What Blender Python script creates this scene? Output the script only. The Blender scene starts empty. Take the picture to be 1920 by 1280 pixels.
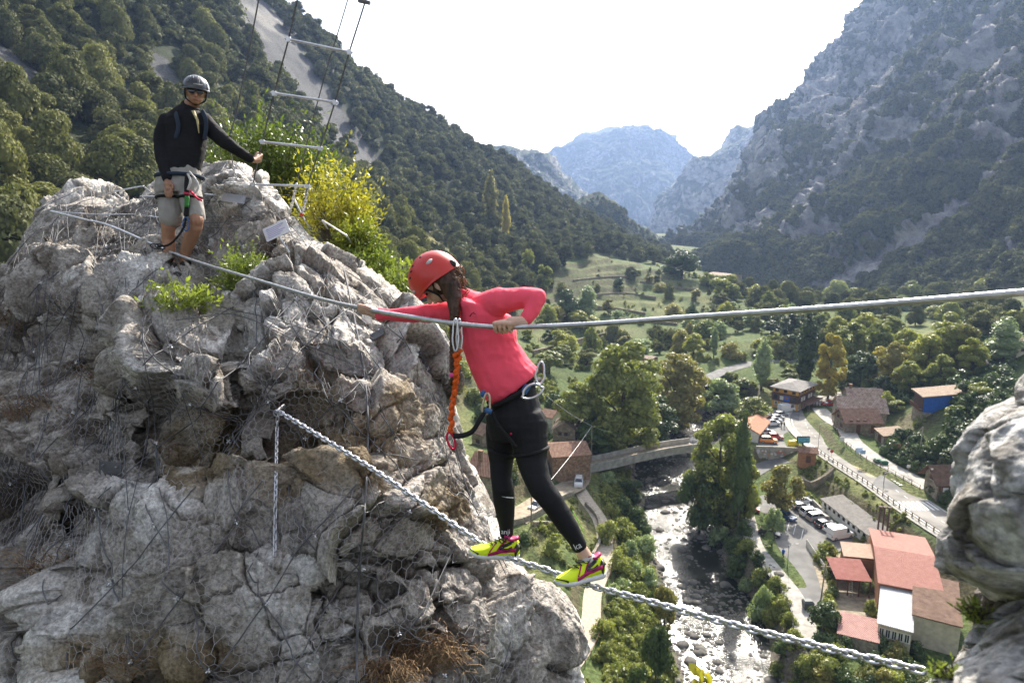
import bpy, bmesh, math, random
import numpy as np
from mathutils import Vector, Matrix, Quaternion, Euler
R = math.radians
# ---------------------------------------------------------------- camera, sky, sun, exposure
SC = bpy.context.scene
COL = SC.collection
CAM = np.array([0.0, 0.0, 64.0]); PITCH = R(11.5); FPX = 1280.0
FW = np.array([0, math.cos(PITCH), -math.sin(PITCH)]); RT = np.array([1.0, 0, 0]); UP = np.array([0, math.sin(PITCH), math.cos(PITCH)])
cd = bpy.data.cameras.new('camera'); cam = bpy.data.objects.new('camera', cd); COL.objects.link(cam)
cam.location = CAM; cam.rotation_euler = (math.pi / 2 - PITCH, 0, 0)
cd.lens = 24; cd.sensor_width = 36; cd.clip_start = 0.1; cd.clip_end = 20000
cd.dof.use_dof = True; cd.dof.focus_distance = 4.6; cd.dof.aperture_fstop = 4.8
SC.camera = cam
SUN_AZ, SUN_EL = R(19.0), R(36.0)
w = bpy.data.worlds.new('World'); SC.world = w; w.use_nodes = True
nt = w.node_tree; nt.nodes.clear()
sky = nt.nodes.new('ShaderNodeTexSky'); sky.sky_type = 'NISHITA'; sky.sun_disc = False
sky.sun_elevation = SUN_EL; sky.sun_rotation = SUN_AZ; sky.altitude = 200; sky.air_density = 1.0; sky.dust_density = 5.0; sky.ozone_density = 1.0
bg = nt.nodes.new('ShaderNodeBackground'); bg.inputs[1].default_value = 0.12
wo = nt.nodes.new('ShaderNodeOutputWorld'); hs_ = nt.nodes.new('ShaderNodeHueSaturation'); hs_.inputs['Saturation'].default_value = .42; nt.links.new(sky.outputs[0], hs_.inputs['Color']); nt.links.new(hs_.outputs[0], bg.inputs[0]); nt.links.new(bg.outputs[0], wo.inputs[0])
sd = bpy.data.lights.new('sun', 'SUN'); sd.energy = 5.0; sd.angle = R(0.6); sd.color = (1.0, 0.93, 0.82)
sun = bpy.data.objects.new('sun', sd); COL.objects.link(sun)
SUNV = Vector((math.sin(SUN_AZ) * math.cos(SUN_EL), math.cos(SUN_AZ) * math.cos(SUN_EL), math.sin(SUN_EL)))
sun.rotation_euler = SUNV.to_track_quat('Z', 'Y').to_euler()
vs = SC.view_settings; vs.view_transform = 'Standard'; vs.look = 'None'; vs.gamma = 1.0; vs.exposure = 1.3; vs.use_curve_mapping = False
SC.render.engine = 'CYCLES'
SC.cycles.max_bounces = 6; SC.cycles.diffuse_bounces = 3; SC.cycles.glossy_bounces = 2; SC.cycles.transmission_bounces = 3
SC.cycles.volume_bounces = 0; SC.cycles.transparent_max_bounces = 8; SC.cycles.caustics_reflective = False; SC.cycles.caustics_refractive = False
SC.cycles.use_denoising = True; SC.cycles.sample_clamp_indirect = 4.0; SC.cycles.sample_clamp_direct = 0

# ---------------------------------------------------------------- maths helpers
def P(px, py, d):
    """photo pixel + depth along the view axis -> world point"""
    px = np.asarray(px, float)[..., None]; py = np.asarray(py, float)[..., None]; d = np.asarray(d, float)[..., None]
    return CAM + d * (FW + (px - 960) / FPX * RT - (py - 640) / FPX * UP)
def pz(px, py, z):
    """photo pixel on the horizontal plane z -> world point"""
    dr = FW + (px - 960) / FPX * RT - (py - 640) / FPX * UP
    return CAM + dr * ((z - CAM[2]) / dr[2])
def smooth(a, b, x):
    t = np.clip((x - a) / (b - a), 0, 1); return t * t * (3 - 2 * t)
def h3(ix, iy, iz, s=0):
    h = (ix.astype(np.int64) * 374761393 + iy.astype(np.int64) * 668265263 + iz.astype(np.int64) * 2147483647 + s * 1274126177) & 0xffffffff
    h = ((h ^ (h >> 13)) * 1274126177) & 0xffffffff
    h = ((h ^ (h >> 16)) * 2246822519) & 0xffffffff
    return ((h ^ (h >> 15)) & 0xffffff) / float(0xffffff)
def vnoise(p, s=0):
    i = np.floor(p).astype(np.int64); f = p - i; f = f * f * f * (f * (f * 6 - 15) + 10)
    r = 0
    for a in (0, 1):
        for b in (0, 1):
            for c in (0, 1):
                wgt = (f[:, 0] if a else 1 - f[:, 0]) * (f[:, 1] if b else 1 - f[:, 1]) * (f[:, 2] if c else 1 - f[:, 2])
                r = r + wgt * h3(i[:, 0] + a, i[:, 1] + b, i[:, 2] + c, s)
    return r * 2 - 1
def fbm(p, octs=5, s=0, ridged=False, gain=.5):
    r = np.zeros(len(p)); a = 1.0; t = 0
    for k in range(octs):
        n = vnoise(p * (2.03 ** k) + 17.3 * k, s + k)
        if ridged: n = 1 - 2 * np.abs(n)
        r += a * n; t += a; a *= gain
    return r / t
def worley(p, s=0):
    """F1, F2, id hash, offset to the feature point (N,3)"""
    i = np.floor(p).astype(np.int64); n = len(p)
    f1 = np.full(n, 9.0); f2 = np.full(n, 9.0); cid = np.zeros(n); off = np.zeros((n, 3))
    for a in (-1, 0, 1):
        for b in (-1, 0, 1):
            for c in (-1, 0, 1):
                x, y, z = i[:, 0] + a, i[:, 1] + b, i[:, 2] + c
                q = np.stack([x + h3(x, y, z, s), y + h3(x, y, z, s + 1), z + h3(x, y, z, s + 2)], 1)
                dv = p - q; d = np.sqrt((dv ** 2).sum(1))
                m = d < f1
                f2 = np.where(m, f1, np.minimum(f2, d)); cid = np.where(m, h3(x, y, z, s + 3), cid); off[m] = dv[m]; f1 = np.where(m, d, f1)
    return f1, f2, cid, off

# ---------------------------------------------------------------- scene helpers
def tag(o, label=None, cat=None, group=None, kind=None):
    if label: o['label'] = label
    if cat: o['category'] = cat
    if group: o['group'] = group
    if kind: o['kind'] = kind
    return o
def empty(name, loc=(0, 0, 0), rz=0, label=None, cat=None, group=None):
    o = bpy.data.objects.new(name, None); COL.objects.link(o); o.location = loc; o.rotation_euler = (0, 0, rz); o.empty_display_size = .1
    return tag(o, label, cat, group)
def link(name, me, mat=None, parent=None, loc=None):
    o = bpy.data.objects.new(name, me); COL.objects.link(o)
    if mat is not None:
        for m in (mat if isinstance(mat, (list, tuple)) else [mat]): me.materials.append(m)
    if parent is not None: o.parent = parent
    if loc is not None: o.location = loc
    return o
def copy_tree(o, parent=None):
    c = o.copy(); COL.objects.link(c); c.parent = parent
    for ch in list(o.children): copy_tree(ch, c)
    return c
def npmesh(name, V, F, smooth_=True, attrs=None, mats=None):
    """V (n,3); F (m,3|4) array of faces, one size; attrs {name:(n,3|4) colours on points or (n,) floats}; mats per-face index"""
    me = bpy.data.meshes.new(name); V = np.asarray(V, np.float32); F = np.asarray(F, np.int32)
    k = F.shape[1]; m = len(F)
    me.vertices.add(len(V)); me.vertices.foreach_set('co', V.ravel())
    me.loops.add(m * k); me.loops.foreach_set('vertex_index', F.ravel())
    me.polygons.add(m); me.polygons.foreach_set('loop_start', np.arange(0, m * k, k, dtype=np.int32))
    me.polygons.foreach_set('loop_total', np.full(m, k, np.int32))
    if smooth_: me.polygons.foreach_set('use_smooth', np.ones(m, bool))
    if mats is not None: me.polygons.foreach_set('material_index', np.asarray(mats, np.int32))
    me.update(calc_edges=True)
    for an, av in (attrs or {}).items():
        av = np.asarray(av, np.float32)
        if av.ndim == 1:
            at = me.attributes.new(an, 'FLOAT', 'POINT'); at.data.foreach_set('value', av)
        else:
            if av.shape[1] == 3: av = np.concatenate([av, np.ones((len(av), 1), np.float32)], 1)
            at = me.attributes.new(an, 'FLOAT_COLOR', 'POINT'); at.data.foreach_set('color', av.ravel())
    me.validate(); return me
def gridfaces(nr, nc, wrap=False):
    a = np.arange(nr * nc).reshape(nr, nc)
    if wrap: a = np.concatenate([a, a[:, :1]], 1)
    return np.stack([a[:-1, :-1], a[:-1, 1:], a[1:, 1:], a[1:, :-1]], -1).reshape(-1, 4)

class MB:
    """collects boxes, prisms, tubes; build() links them as one mesh object"""
    def __init__(s): s.v = []; s.f = []; s.m = []; s.mi = 0; s.n = 0
    def add(s, V, F):
        V = [tuple(map(float, v)) for v in V]
        s.v += V; s.f += [tuple(i + s.n for i in f) for f in F]; s.m += [s.mi] * len(F); s.n += len(V); return s
    def box(s, x0, x1, y0, y1, z0, z1, M=None):
        V = [(x, y, z) for z in (z0, z1) for x, y in ((x0, y0), (x1, y0), (x1, y1), (x0, y1))]
        if M is not None: V = [M @ Vector(v) for v in V]
        return s.add(V, [(3, 2, 1, 0), (4, 5, 6, 7), (0, 1, 5, 4), (1, 2, 6, 5), (2, 3, 7, 6), (3, 0, 4, 7)])
    def prism(s, poly, z0, z1, M=None):
        n = len(poly); V = [(x, y, z0) for x, y in poly] + [(x, y, z1) for x, y in poly]
        if M is not None: V = [M @ Vector(v) for v in V]
        return s.add(V, [tuple(range(n - 1, -1, -1)), tuple(range(n, 2 * n))] + [(i, (i + 1) % n, n + (i + 1) % n, n + i) for i in range(n)])
    def hull(s, A, B):
        """loft two rings of the same count"""
        n = len(A)
        return s.add(list(A) + list(B), [tuple(range(n - 1, -1, -1)), tuple(range(n, 2 * n))] + [(i, (i + 1) % n, n + (i + 1) % n, n + i) for i in range(n)])
    def rings(s, rs, cap=True):
        n = len(rs[0]); V = [p for r in rs for p in r]; F = []
        for k in range(len(rs) - 1):
            for i in range(n):
                j = (i + 1) % n; F.append((k * n + i, k * n + j, (k + 1) * n + j, (k + 1) * n + i))
        if cap: F += [tuple(range(n - 1, -1, -1)), tuple((len(rs) - 1) * n + i for i in range(n))]
        return s.add(V, F)
    def tube(s, pts, r, n=6, cap=True, flat=1.0):
        pts = [Vector(p) for p in pts]; rr = r if isinstance(r, (list, tuple, np.ndarray)) else [r] * len(pts)
        up = None; rs = []
        for i, p in enumerate(pts):
            t = (pts[min(i + 1, len(pts) - 1)] - pts[max(i - 1, 0)])
            t = t.normalized() if t.length > 1e-9 else Vector((0, 0, 1))
            if up is None: up = t.orthogonal().normalized()
            up = (up - t * up.dot(t)); up = up.normalized() if up.length > 1e-6 else t.orthogonal().normalized()
            b = t.cross(up)
            rs.append([p + (up * math.cos(2 * math.pi * k / n) + b * math.sin(2 * math.pi * k / n) * flat) * rr[i] for k in range(n)])
        return s.rings(rs, cap)
    def quad(s, a, b, c, d): return s.add([a, b, c, d], [(0, 1, 2, 3)])
    def ball(s, c, r, n=8, m=6, sc=(1, 1, 1)):
        rs = []
        for k in range(1, m):
            ph = math.pi * k / m
            rs.append([(c[0] + r * sc[0] * math.sin(ph) * math.cos(2 * math.pi * i / n), c[1] + r * sc[1] * math.sin(ph) * math.sin(2 * math.pi * i / n), c[2] + r * sc[2] * math.cos(ph)) for i in range(n)])
        return s.rings(rs)
    def build(s, name, mat, parent=None, smooth_=False, bevel=0, auto=None):
        me = bpy.data.meshes.new(name); me.from_pydata(s.v, [], s.f)
        if smooth_: me.polygons.foreach_set('use_smooth', [True] * len(me.polygons))
        me.polygons.foreach_set('material_index', s.m); me.update()
        bm = bmesh.new(); bm.from_mesh(me); bmesh.ops.recalc_face_normals(bm, faces=bm.faces[:])
        if bevel: bmesh.ops.bevel(bm, geom=bm.edges[:], offset=bevel, segments=2, affect='EDGES', clamp_overlap=True)
        bm.to_mesh(me); bm.free()
        if auto:
            me.polygons.foreach_set('use_smooth', [True] * len(me.polygons))
            me.set_sharp_from_angle(angle=R(auto))
        return link(name, me, mat, parent)

# ---------------------------------------------------------------- materials
def mat(name, col, rough=.8, metal=0, spec=.3, var=0.0, vscale=1.0, bump=0.0, bscale=20.0, col2=None, detail=5, coord='Object', trans=0, stretch=None, coat=0, mixlo=.35, mixhi=.65):
    m = bpy.data.materials.new(name); m.use_nodes = True; t = m.node_tree; N = t.nodes; L = t.links
    b = N['Principled BSDF']; b.inputs['Base Color'].default_value = (*col, 1); b.inputs['Roughness'].default_value = rough
    b.inputs['Metallic'].default_value = metal; b.inputs['Specular IOR Level'].default_value = spec
    if coat: b.inputs['Coat Weight'].default_value = coat
    if col2 is not None or var or bump:
        tc = N.new('ShaderNodeTexCoord'); mp = N.new('ShaderNodeMapping'); L.new(tc.outputs[coord], mp.inputs[0])
        if stretch: mp.inputs['Scale'].default_value = stretch
    if col2 is not None or var:
        nz = N.new('ShaderNodeTexNoise'); nz.inputs['Scale'].default_value = vscale; nz.inputs['Detail'].default_value = detail
        L.new(mp.outputs[0], nz.inputs['Vector'])
        rp = N.new('ShaderNodeValToRGB'); L.new(nz.outputs['Fac'], rp.inputs[0])
        rp.color_ramp.elements[0].position = mixlo; rp.color_ramp.elements[1].position = mixhi
        c2 = col2 if col2 is not None else tuple(min(1, c * (1 + var)) for c in col)
        c1 = col if col2 is not None else tuple(c * (1 - var) for c in col)
        rp.color_ramp.elements[0].color = (*c1, 1); rp.color_ramp.elements[1].color = (*c2, 1)
        L.new(rp.outputs[0], b.inputs['Base Color'])
    if bump:
        nb = N.new('ShaderNodeTexNoise'); nb.inputs['Scale'].default_value = bscale; nb.inputs['Detail'].default_value = 6; L.new(mp.outputs[0], nb.inputs['Vector'])
        bp = N.new('ShaderNodeBump'); bp.inputs['Strength'].default_value = bump; bp.inputs['Distance'].default_value = .6 / bscale
        L.new(nb.outputs['Fac'], bp.inputs['Height']); L.new(bp.outputs[0], b.inputs['Normal'])
    return m
def leafmat(name, c1, c2, *a_, **k_):
    return leafmat_(name, tuple(x * 1.35 for x in c1), tuple(min(.8, x * 1.45) for x in c2), *a_, **k_)
def leafmat_(name, c1, c2, rough=.45, tr=.35, scale=.6, spec=.35):
    """leaf: principled + translucent, tint varies from leaf to leaf and from tree to tree"""
    m = bpy.data.materials.new(name); m.use_nodes = True; t = m.node_tree; N = t.nodes; L = t.links
    b = N['Principled BSDF']; b.inputs['Roughness'].default_value = rough; b.inputs['Specular IOR Level'].default_value = spec
    geo = N.new('ShaderNodeNewGeometry'); oi = N.new('ShaderNodeObjectInfo')
    nz = N.new('ShaderNodeTexNoise'); nz.inputs['Scale'].default_value = scale; nz.inputs['Detail'].default_value = 2
    L.new(geo.outputs['Position'], nz.inputs['Vector'])
    a = N.new('ShaderNodeMath'); a.operation = 'MULTIPLY_ADD'; L.new(geo.outputs['Random Per Island'], a.inputs[0]); a.inputs[1].default_value = .35
    L.new(nz.outputs['Fac'], a.inputs[2])
    a2 = N.new('ShaderNodeMath'); a2.operation = 'MULTIPLY_ADD'; L.new(oi.outputs['Random'], a2.inputs[0]); a2.inputs[1].default_value = .5; L.new(a.outputs[0], a2.inputs[2])
    rp = N.new('ShaderNodeValToRGB'); L.new(a2.outputs[0], rp.inputs[0])
    rp.color_ramp.elements[0].position = .45; rp.color_ramp.elements[1].position = 1.1 if False else 1.0
    rp.color_ramp.elements[0].color = (*c1, 1); rp.color_ramp.elements[1].color = (*c2, 1)
    L.new(rp.outputs[0], b.inputs['Base Color'])
    tl = N.new('ShaderNodeBsdfTranslucent'); mx = N.new('ShaderNodeMixRGB'); mx.blend_type = 'MULTIPLY'; mx.inputs[0].default_value = 1
    L.new(rp.outputs[0], mx.inputs[1]); mx.inputs[2].default_value = (1.6, 1.7, .8, 1); L.new(mx.outputs[0], tl.inputs[0])
    ms = N.new('ShaderNodeMixShader'); ms.inputs[0].default_value = tr; L.new(b.outputs[0], ms.inputs[1]); L.new(tl.outputs[0], ms.inputs[2])
    L.new(ms.outputs[0], N['Material Output'].inputs[0]); return m
# ---------------------------------------------------------------- terrain: smooth surface through surveyed points
def cp(px, py, d): return P(px, py, d)
ctrl = [pz(*a) for a in [
    # river bed, banks and flats (x, y, z)
    (1400, 1275, -5), (1330, 1150, -5), (1290, 1050, -5), (1250, 950, -5), (1225, 890, -5), (1260, 845, -5), (1330, 790, -4), (1385, 745, 1),
    (1195, 1275, -2), (1130, 1150, -1), (1150, 1020, -1), (1160, 930, 0), (1110, 890, 2), (1090, 850, 3), (1060, 1275, 1), (1050, 1150, 2), (1060, 1050, 3), (990, 960, 6),
    (1500, 1275, -2), (1470, 1130, 0), (1440, 1000, 0), (1420, 920, 0), (1560, 1250, 0), (1520, 1060, 0), (1560, 990, 0), (1480, 940, 0), (1500, 900, 1),
    (1380, 860, 1), (1440, 820, 3), (1460, 780, 3), (1490, 760, 3), (1700, 1250, 0), (1640, 1000, 1.2), (1560, 900, 1.5), (1750, 1100, 1.5), (1800, 1270, 1),
    (1540, 850, 4), (1620, 900, 4.5), (1700, 950, 5), (1760, 1000, 5), (1580, 790, 3.5), (1530, 800, 3.5), (1545, 760, 3.5), (1640, 850, 5.5), (1700, 890, 5.5), (1760, 910, 6),
    (1610, 770, 6), (1690, 800, 8), (1740, 830, 10), (1745, 765, 14), (1700, 730, 10), (1650, 720, 8), (1800, 800, 14), (1870, 680, 19), (1900, 645, 23), (1960, 760, 22), (1820, 720, 17),
    (1500, 690, 5), (1430, 690, 5), (1350, 705, 4), (1340, 730, 2), (1300, 720, 4), (1470, 660, 7), (1600, 690, 5), (1680, 690, 7),
    (1250, 680, 6), (1150, 720, 5), (1080, 760, 5), (1150, 830, 2), (1400, 640, 9), (1500, 620, 9), (1600, 620, 9), (1760, 640, 14), (1700, 610, 10), (1840, 610, 20),
]] + [cp(*a) for a in [
    # terraced hill and the ground behind it
    (1000, 700, 225), (1000, 640, 270), (1100, 650, 300), (1100, 600, 340), (1100, 560, 375), (1200, 620, 330), (1200, 580, 365), (1200, 540, 400), (1200, 500, 430), (1000, 560, 330), (1030, 500, 385), (1100, 500, 415), (1100, 470, 440),
    (1300, 600, 345), (1300, 560, 380), (1300, 525, 420), (1350, 522, 430), (1400, 535, 440), (1450, 545, 450), (1500, 560, 450), (1600, 580, 450), (1300, 515, 600), (1420, 535, 700), (1550, 545, 650), (1700, 575, 480), (1850, 580, 420),
    # wooded slope on the left up to its ridge
    (1225, 492, 500), (1160, 465, 520), (1080, 425, 540), (1010, 370, 570), (950, 320, 600), (900, 292, 620), (850, 262, 610), (800, 228, 600), (700, 163, 560), (600, 75, 520), (510, 10, 480), (300, -150, 420), (0, -350, 350), (-300, -600, 300),
    (1150, 490, 475), (1050, 470, 450), (950, 400, 470), (900, 500, 350), (850, 400, 400), (950, 600, 280), (900, 600, 270), (900, 700, 205), (700, 400, 300), (700, 300, 400), (750, 480, 240), (800, 600, 205), (400, 300, 195), (400, 100, 320), (100, 300, 150), (100, 100, 225), (100, 480, 110), (300, 420, 140), (500, 450, 165), (600, 200, 390), (-100, 300, 130), (-200, 0, 190),
    (960, 850, 150), (850, 900, 130), (950, 1050, 115), (980, 1250, 98), (700, 1000, 90), (0, 1000, 60), (400, 900, 80), (-300, 700, 70), (880, 760, 185), (860, 820, 160),
]]
for a, b, c in ((0, 20, 12), (60, 30, 0), (100, 60, 2), (160, 90, 14), (-60, 20, 30), (220, 130, 16), (300, 250, 30), (330, 420, 40), (-200, 60, 70), (0, -60, 60), (100, -60, 30), (-120, -60, 80), (260, -40, 40), (-60, 900, 40), (0, 800, 90), (100, 760, 30), (-250, 800, 120), (-500, 700, 160), (-560, 400, 260), (200, 900, 10), (400, 1000, 5), (500, 700, 60)): ctrl.append(np.array([a, b, c], float))
ctrl = np.array(ctrl)
def _K(A, B): return np.sqrt(((A[:, None, :] - B[None, :, :]) ** 2).sum(-1) + 9.0)
_n = len(ctrl); _M = np.zeros((_n + 3, _n + 3)); _M[:_n, :_n] = -_K(ctrl[:, :2], ctrl[:, :2]) + np.eye(_n) * -0.5
_M[:_n, _n:] = np.concatenate([np.ones((_n, 1)), ctrl[:, :2]], 1); _M[_n:, :_n] = _M[:_n, _n:].T
_W = np.linalg.solve(_M, np.concatenate([ctrl[:, 2], np.zeros(3)]))
def base_z(x, y):
    x = np.atleast_1d(np.asarray(x, float)).ravel(); y = np.atleast_1d(np.asarray(y, float)).ravel(); out = np.empty(len(x))
    for k in range(0, len(x), 20000):
        q = np.stack([x[k:k + 20000], y[k:k + 20000]], 1)
        out[k:k + 20000] = -_K(q, ctrl[:, :2]) @ _W[:_n] + _W[_n] + q @ _W[_n + 1:]
    return out
def pdist(x, y, line):
    """distance to a polyline and position along it"""
    line = np.asarray(line, float); best = np.full(len(x), 1e9); side = np.zeros(len(x)); tt = np.zeros(len(x))
    for i in range(len(line) - 1):
        a = line[i, :2]; b = line[i + 1, :2]; ab = b - a
        t = np.clip(((x - a[0]) * ab[0] + (y - a[1]) * ab[1]) / (ab @ ab), 0, 1)
        dx = x - a[0] - t * ab[0]; dy = y - a[1] - t * ab[1]; d = np.hypot(dx, dy); m = d < best
        best[m] = d[m]; side[m] = np.sign(ab[0] * dy - ab[1] * dx)[m]; tt[m] = i + t[m]
    return best, side, tt
def spline(pts, n=8):
    pts = [np.asarray(p, float) for p in pts]; pts = [2 * pts[0] - pts[1]] + pts + [2 * pts[-1] - pts[-2]]; out = []
    for i in range(1, len(pts) - 2):
        p0, p1, p2, p3 = pts[i - 1:i + 3]
        for k in range(n):
            t = k / n; out.append(.5 * ((2 * p1) + (-p0 + p2) * t + (2 * p0 - 5 * p1 + 4 * p2 - p3) * t * t + (-p0 + 3 * p1 - 3 * p2 + p3) * t ** 3))
    out.append(pts[-2]); return np.array(out)
RIVZ = -5.0
river_c = spline([pz(*a, RIVZ) for a in ((1440, 1420), (1385, 1280), (1335, 1150), (1300, 1050), (1262, 950), (1245, 890), (1262, 845), (1320, 800), (1365, 768))])
ROADZ = 4.6
# main road centre line; each vertex x, y, z
road_c = spline([pz(*a) for a in ((1960, 1085, 5.2), (1830, 1015, 5.1), (1740, 960, 5), (1660, 905, 4.8), (1590, 862, 4.4), (1536, 824, 3.9), (1512, 797, 3.7), (1516, 775, 3.6), (1560, 752, 3.7), (1640, 738, 4), (1740, 725, 5), (1830, 712, 7))])
back_road_c = spline([pz(*a) for a in ((1310, 722, 4.5), (1345, 700, 4.5), (1395, 684, 4.8), (1440, 677, 5), (1500, 675, 5.4), (1560, 676, 6))])
alley_c = spline([pz(*a) for a in ((1745, 915, 5.6), (1690, 885, 5.8), (1640, 858, 5.9), (1600, 828, 6), (1585, 805, 6), (1556, 785, 5), (1535, 765, 4))])
lane_c = spline([pz(*a) for a in ((1092, 838, 3.2), (1086, 870, 3), (1078, 905, 2.6), (1040, 925, 3.6), (1000, 950, 5), (960, 975, 6.5))])
path_c = spline([pz(*a) for a in ((1076, 900, 2.7), (1098, 935, 1.8), (1125, 975, 1), (1135, 1020, .4), (1128, 1070, 0), (1112, 1110, 0), (1108, 1160, 0), (1098, 1200, 0), (1070, 1245, .5), (1030, 1290, 1))])
walk_c = spline([pz(*a) for a in ((1405, 965, .2), (1420, 1020, .2), (1450, 1060, .2), (1490, 1110, .1), (1515, 1160, 0), (1518, 1215, 0))])
ramp_c = spline([pz(1400, 892, .2), pz(1440, 870, .6), pz(1480, 861, 2.0), pz(1510, 856, 3.6)])
cross_c = spline([pz(1668, 917, 4.85), pz(1684, 899, 5.2), pz(1712, 892, 5.6)])
flats = [(ramp_c, 2.6, 1.2), (cross_c, 4, 2), (road_c, 5.5, 7), (back_road_c, 2.8, 5), (alley_c, 2.6, 3.5), (lane_c, 3.2, 4), (path_c, 1.2, 2.5), (walk_c, 2.5, 3)]
parkA = [(1395, 930), (1450, 915), (1515, 925), (1560, 958), (1650, 1020), (1790, 1070), (1800, 1240), (1640, 1215), (1560, 1200), (1540, 1160), (1505, 1165), (1465, 1085), (1420, 1000)]
parkB = [(1412, 840), (1422, 800), (1436, 768), (1480, 755), (1540, 748), (1545, 765), (1505, 790), (1512, 815), (1515, 842), (1470, 846)]
def poly_sd(x, y, poly):
    d = np.full(len(x), 1e9); ins = np.zeros(len(x), bool); n = len(poly)
    for i in range(n):
        a = poly[i]; b = poly[(i + 1) % n]; ab = b - a; t = np.clip(((x - a[0]) * ab[0] + (y - a[1]) * ab[1]) / (ab @ ab), 0, 1)
        d = np.minimum(d, np.hypot(x - a[0] - t * ab[0], y - a[1] - t * ab[1]))
        ins ^= ((a[1] > y) != (b[1] > y)) & (x < (b[0] - a[0]) * (y - a[1]) / ((b[1] - a[1]) or 1e-9) + a[0])
    return np.where(ins, -d, d)
pads = [(np.array([pz(*q, 0)[:2] for q in parkA]), 0.0), (np.array([pz(*q, 3.4)[:2] for q in parkB]), 3.66)]
def ground_z(x, y):
    shp = np.shape(x); x = np.atleast_1d(np.asarray(x, float)).ravel(); y = np.atleast_1d(np.asarray(y, float)).ravel()
    z = base_z(x, y); d = np.hypot(x, y)
    p = np.stack([x, y, np.zeros(len(x))], 1)
    hill = smooth(8, 40, z)
    z = z + fbm(p / 60, 5, 3) * 7 * hill * smooth(60, 200, d)
    # terraces of the small meadows
    th = smooth(4, 14, z) * (1 - smooth(50, 66, z)) * smooth(250, 290, y) * smooth(0, 30, x) * (1 - smooth(620, 700, y))
    zz = z + fbm(p / 35, 3, 9) * 2.0; st = 3.2; fr = zz / st - np.floor(zz / st)
    z = z + th * (st * (np.floor(zz / st) + smooth(.55, 1, fr)) - zz) * .9
    z = z + fbm(p / 7, 4, 5) * (.25 + .9 * hill)
    for pl, zp in pads:
        k = 1 - smooth(.5, 4, poly_sd(x, y, pl)); z = z * (1 - k) + (zp - .12) * k
    for c, wd, fall in flats:
        dd, sdx, tt = pdist(x, y, c); zi = np.interp(tt, np.arange(len(c)), c[:, 2]); k = 1 - smooth(wd, wd + fall, dd)
        z = z * (1 - k) + (zi - .12) * k
    dd, sdx, tt = pdist(x, y, river_c)
    wd = 5.6 + 1.2 * np.sin(tt * .5)
    bed = RIVZ - .7 + fbm(p / 5, 3, 21) * .35 + smooth(-.2, .6, -sdx * fbm(p / 14, 2, 22)) * .0
    k = 1 - smooth(wd, wd + 5, dd + fbm(p / 6, 3, 31) * 1.6)
    z = z * (1 - k) + bed * k
    return z.reshape(shp) if shp else float(z[0])
def hit(px, py, t0=60., t1=1200.):
    """where the ray through a photo pixel meets the ground"""
    dr = FW + (px - 960) / FPX * RT - (py - 640) / FPX * UP
    t = np.geomspace(t0, t1, 700); q = CAM + t[:, None] * dr; g = ground_z(q[:, 0], q[:, 1]); m = np.where(q[:, 2] < g)[0]
    if not len(m): return None
    i = max(m[0], 1); a, b = q[i - 1, 2] - g[i - 1], g[i] - q[i, 2]; s = a / max(a + b, 1e-6); tt = t[i - 1] + (t[i] - t[i - 1]) * s
    q = CAM + tt * dr; return np.array([q[0], q[1], ground_z(q[0], q[1])])

# polar sheet: fine where the picture looks
az = np.concatenate([np.linspace(R(-120), R(-52), 40)[:-1], np.linspace(R(-52), R(52), 560), np.linspace(R(52), R(120), 40)[1:]])
rr = np.geomspace(22, 1600, 520)
AZ, RR = np.meshgrid(az, rr); GX = RR * np.sin(AZ); GY = RR * np.cos(AZ)
GZ = ground_z(GX, GY)
far = smooth(900, 1200, RR); GZ = GZ * (1 - far) + far * -5
gx, gy, gz = GX.ravel(), GY.ravel(), GZ.ravel(); pp = np.stack([gx, gy, gz], 1)
def colmix(a, b, k): return a * (1 - k[:, None]) + np.asarray(b) * k[:, None]
n1 = fbm(pp / 18, 4, 41); n2 = fbm(pp / 4, 4, 42)
slope = np.hypot(np.gradient(GZ, axis=0) / np.gradient(RR, axis=0), np.gradient(GZ, axis=1) / (RR * np.gradient(AZ, axis=1))).ravel()
C = np.tile(np.array([.085, .115, .036]), (len(gx), 1))
C = colmix(C, (.15, .155, .06), smooth(-.1, .4, n1)); C = colmix(C, (.055, .075, .028), smooth(.0, .5, n2) * .8)
C = colmix(C, (.06, .065, .035), smooth(.35, .6, slope) * smooth(240, 300, gy) * .8)
C = colmix(C, (.17, .15, .08), smooth(.15, .5, fbm(pp / 45, 3, 55)) * smooth(250, 330, gy) * .3)
C = colmix(C, (.12, .10, .06), smooth(.5, .9, slope) * (gy < 700) * .8)
wood = smooth(40, 70, gz) * smooth(0, 40, -gx + 90 + (gz - 30) * 1.2) 
C = colmix(C, (.035, .045, .02), np.clip(wood, 0, 1) * (gx < 220))
dd, sdx, tt = pdist(gx, gy, river_c)
C = colmix(C, (.16, .14, .11), (1 - smooth(7, 10.5, dd + n2 * 4)))
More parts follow.
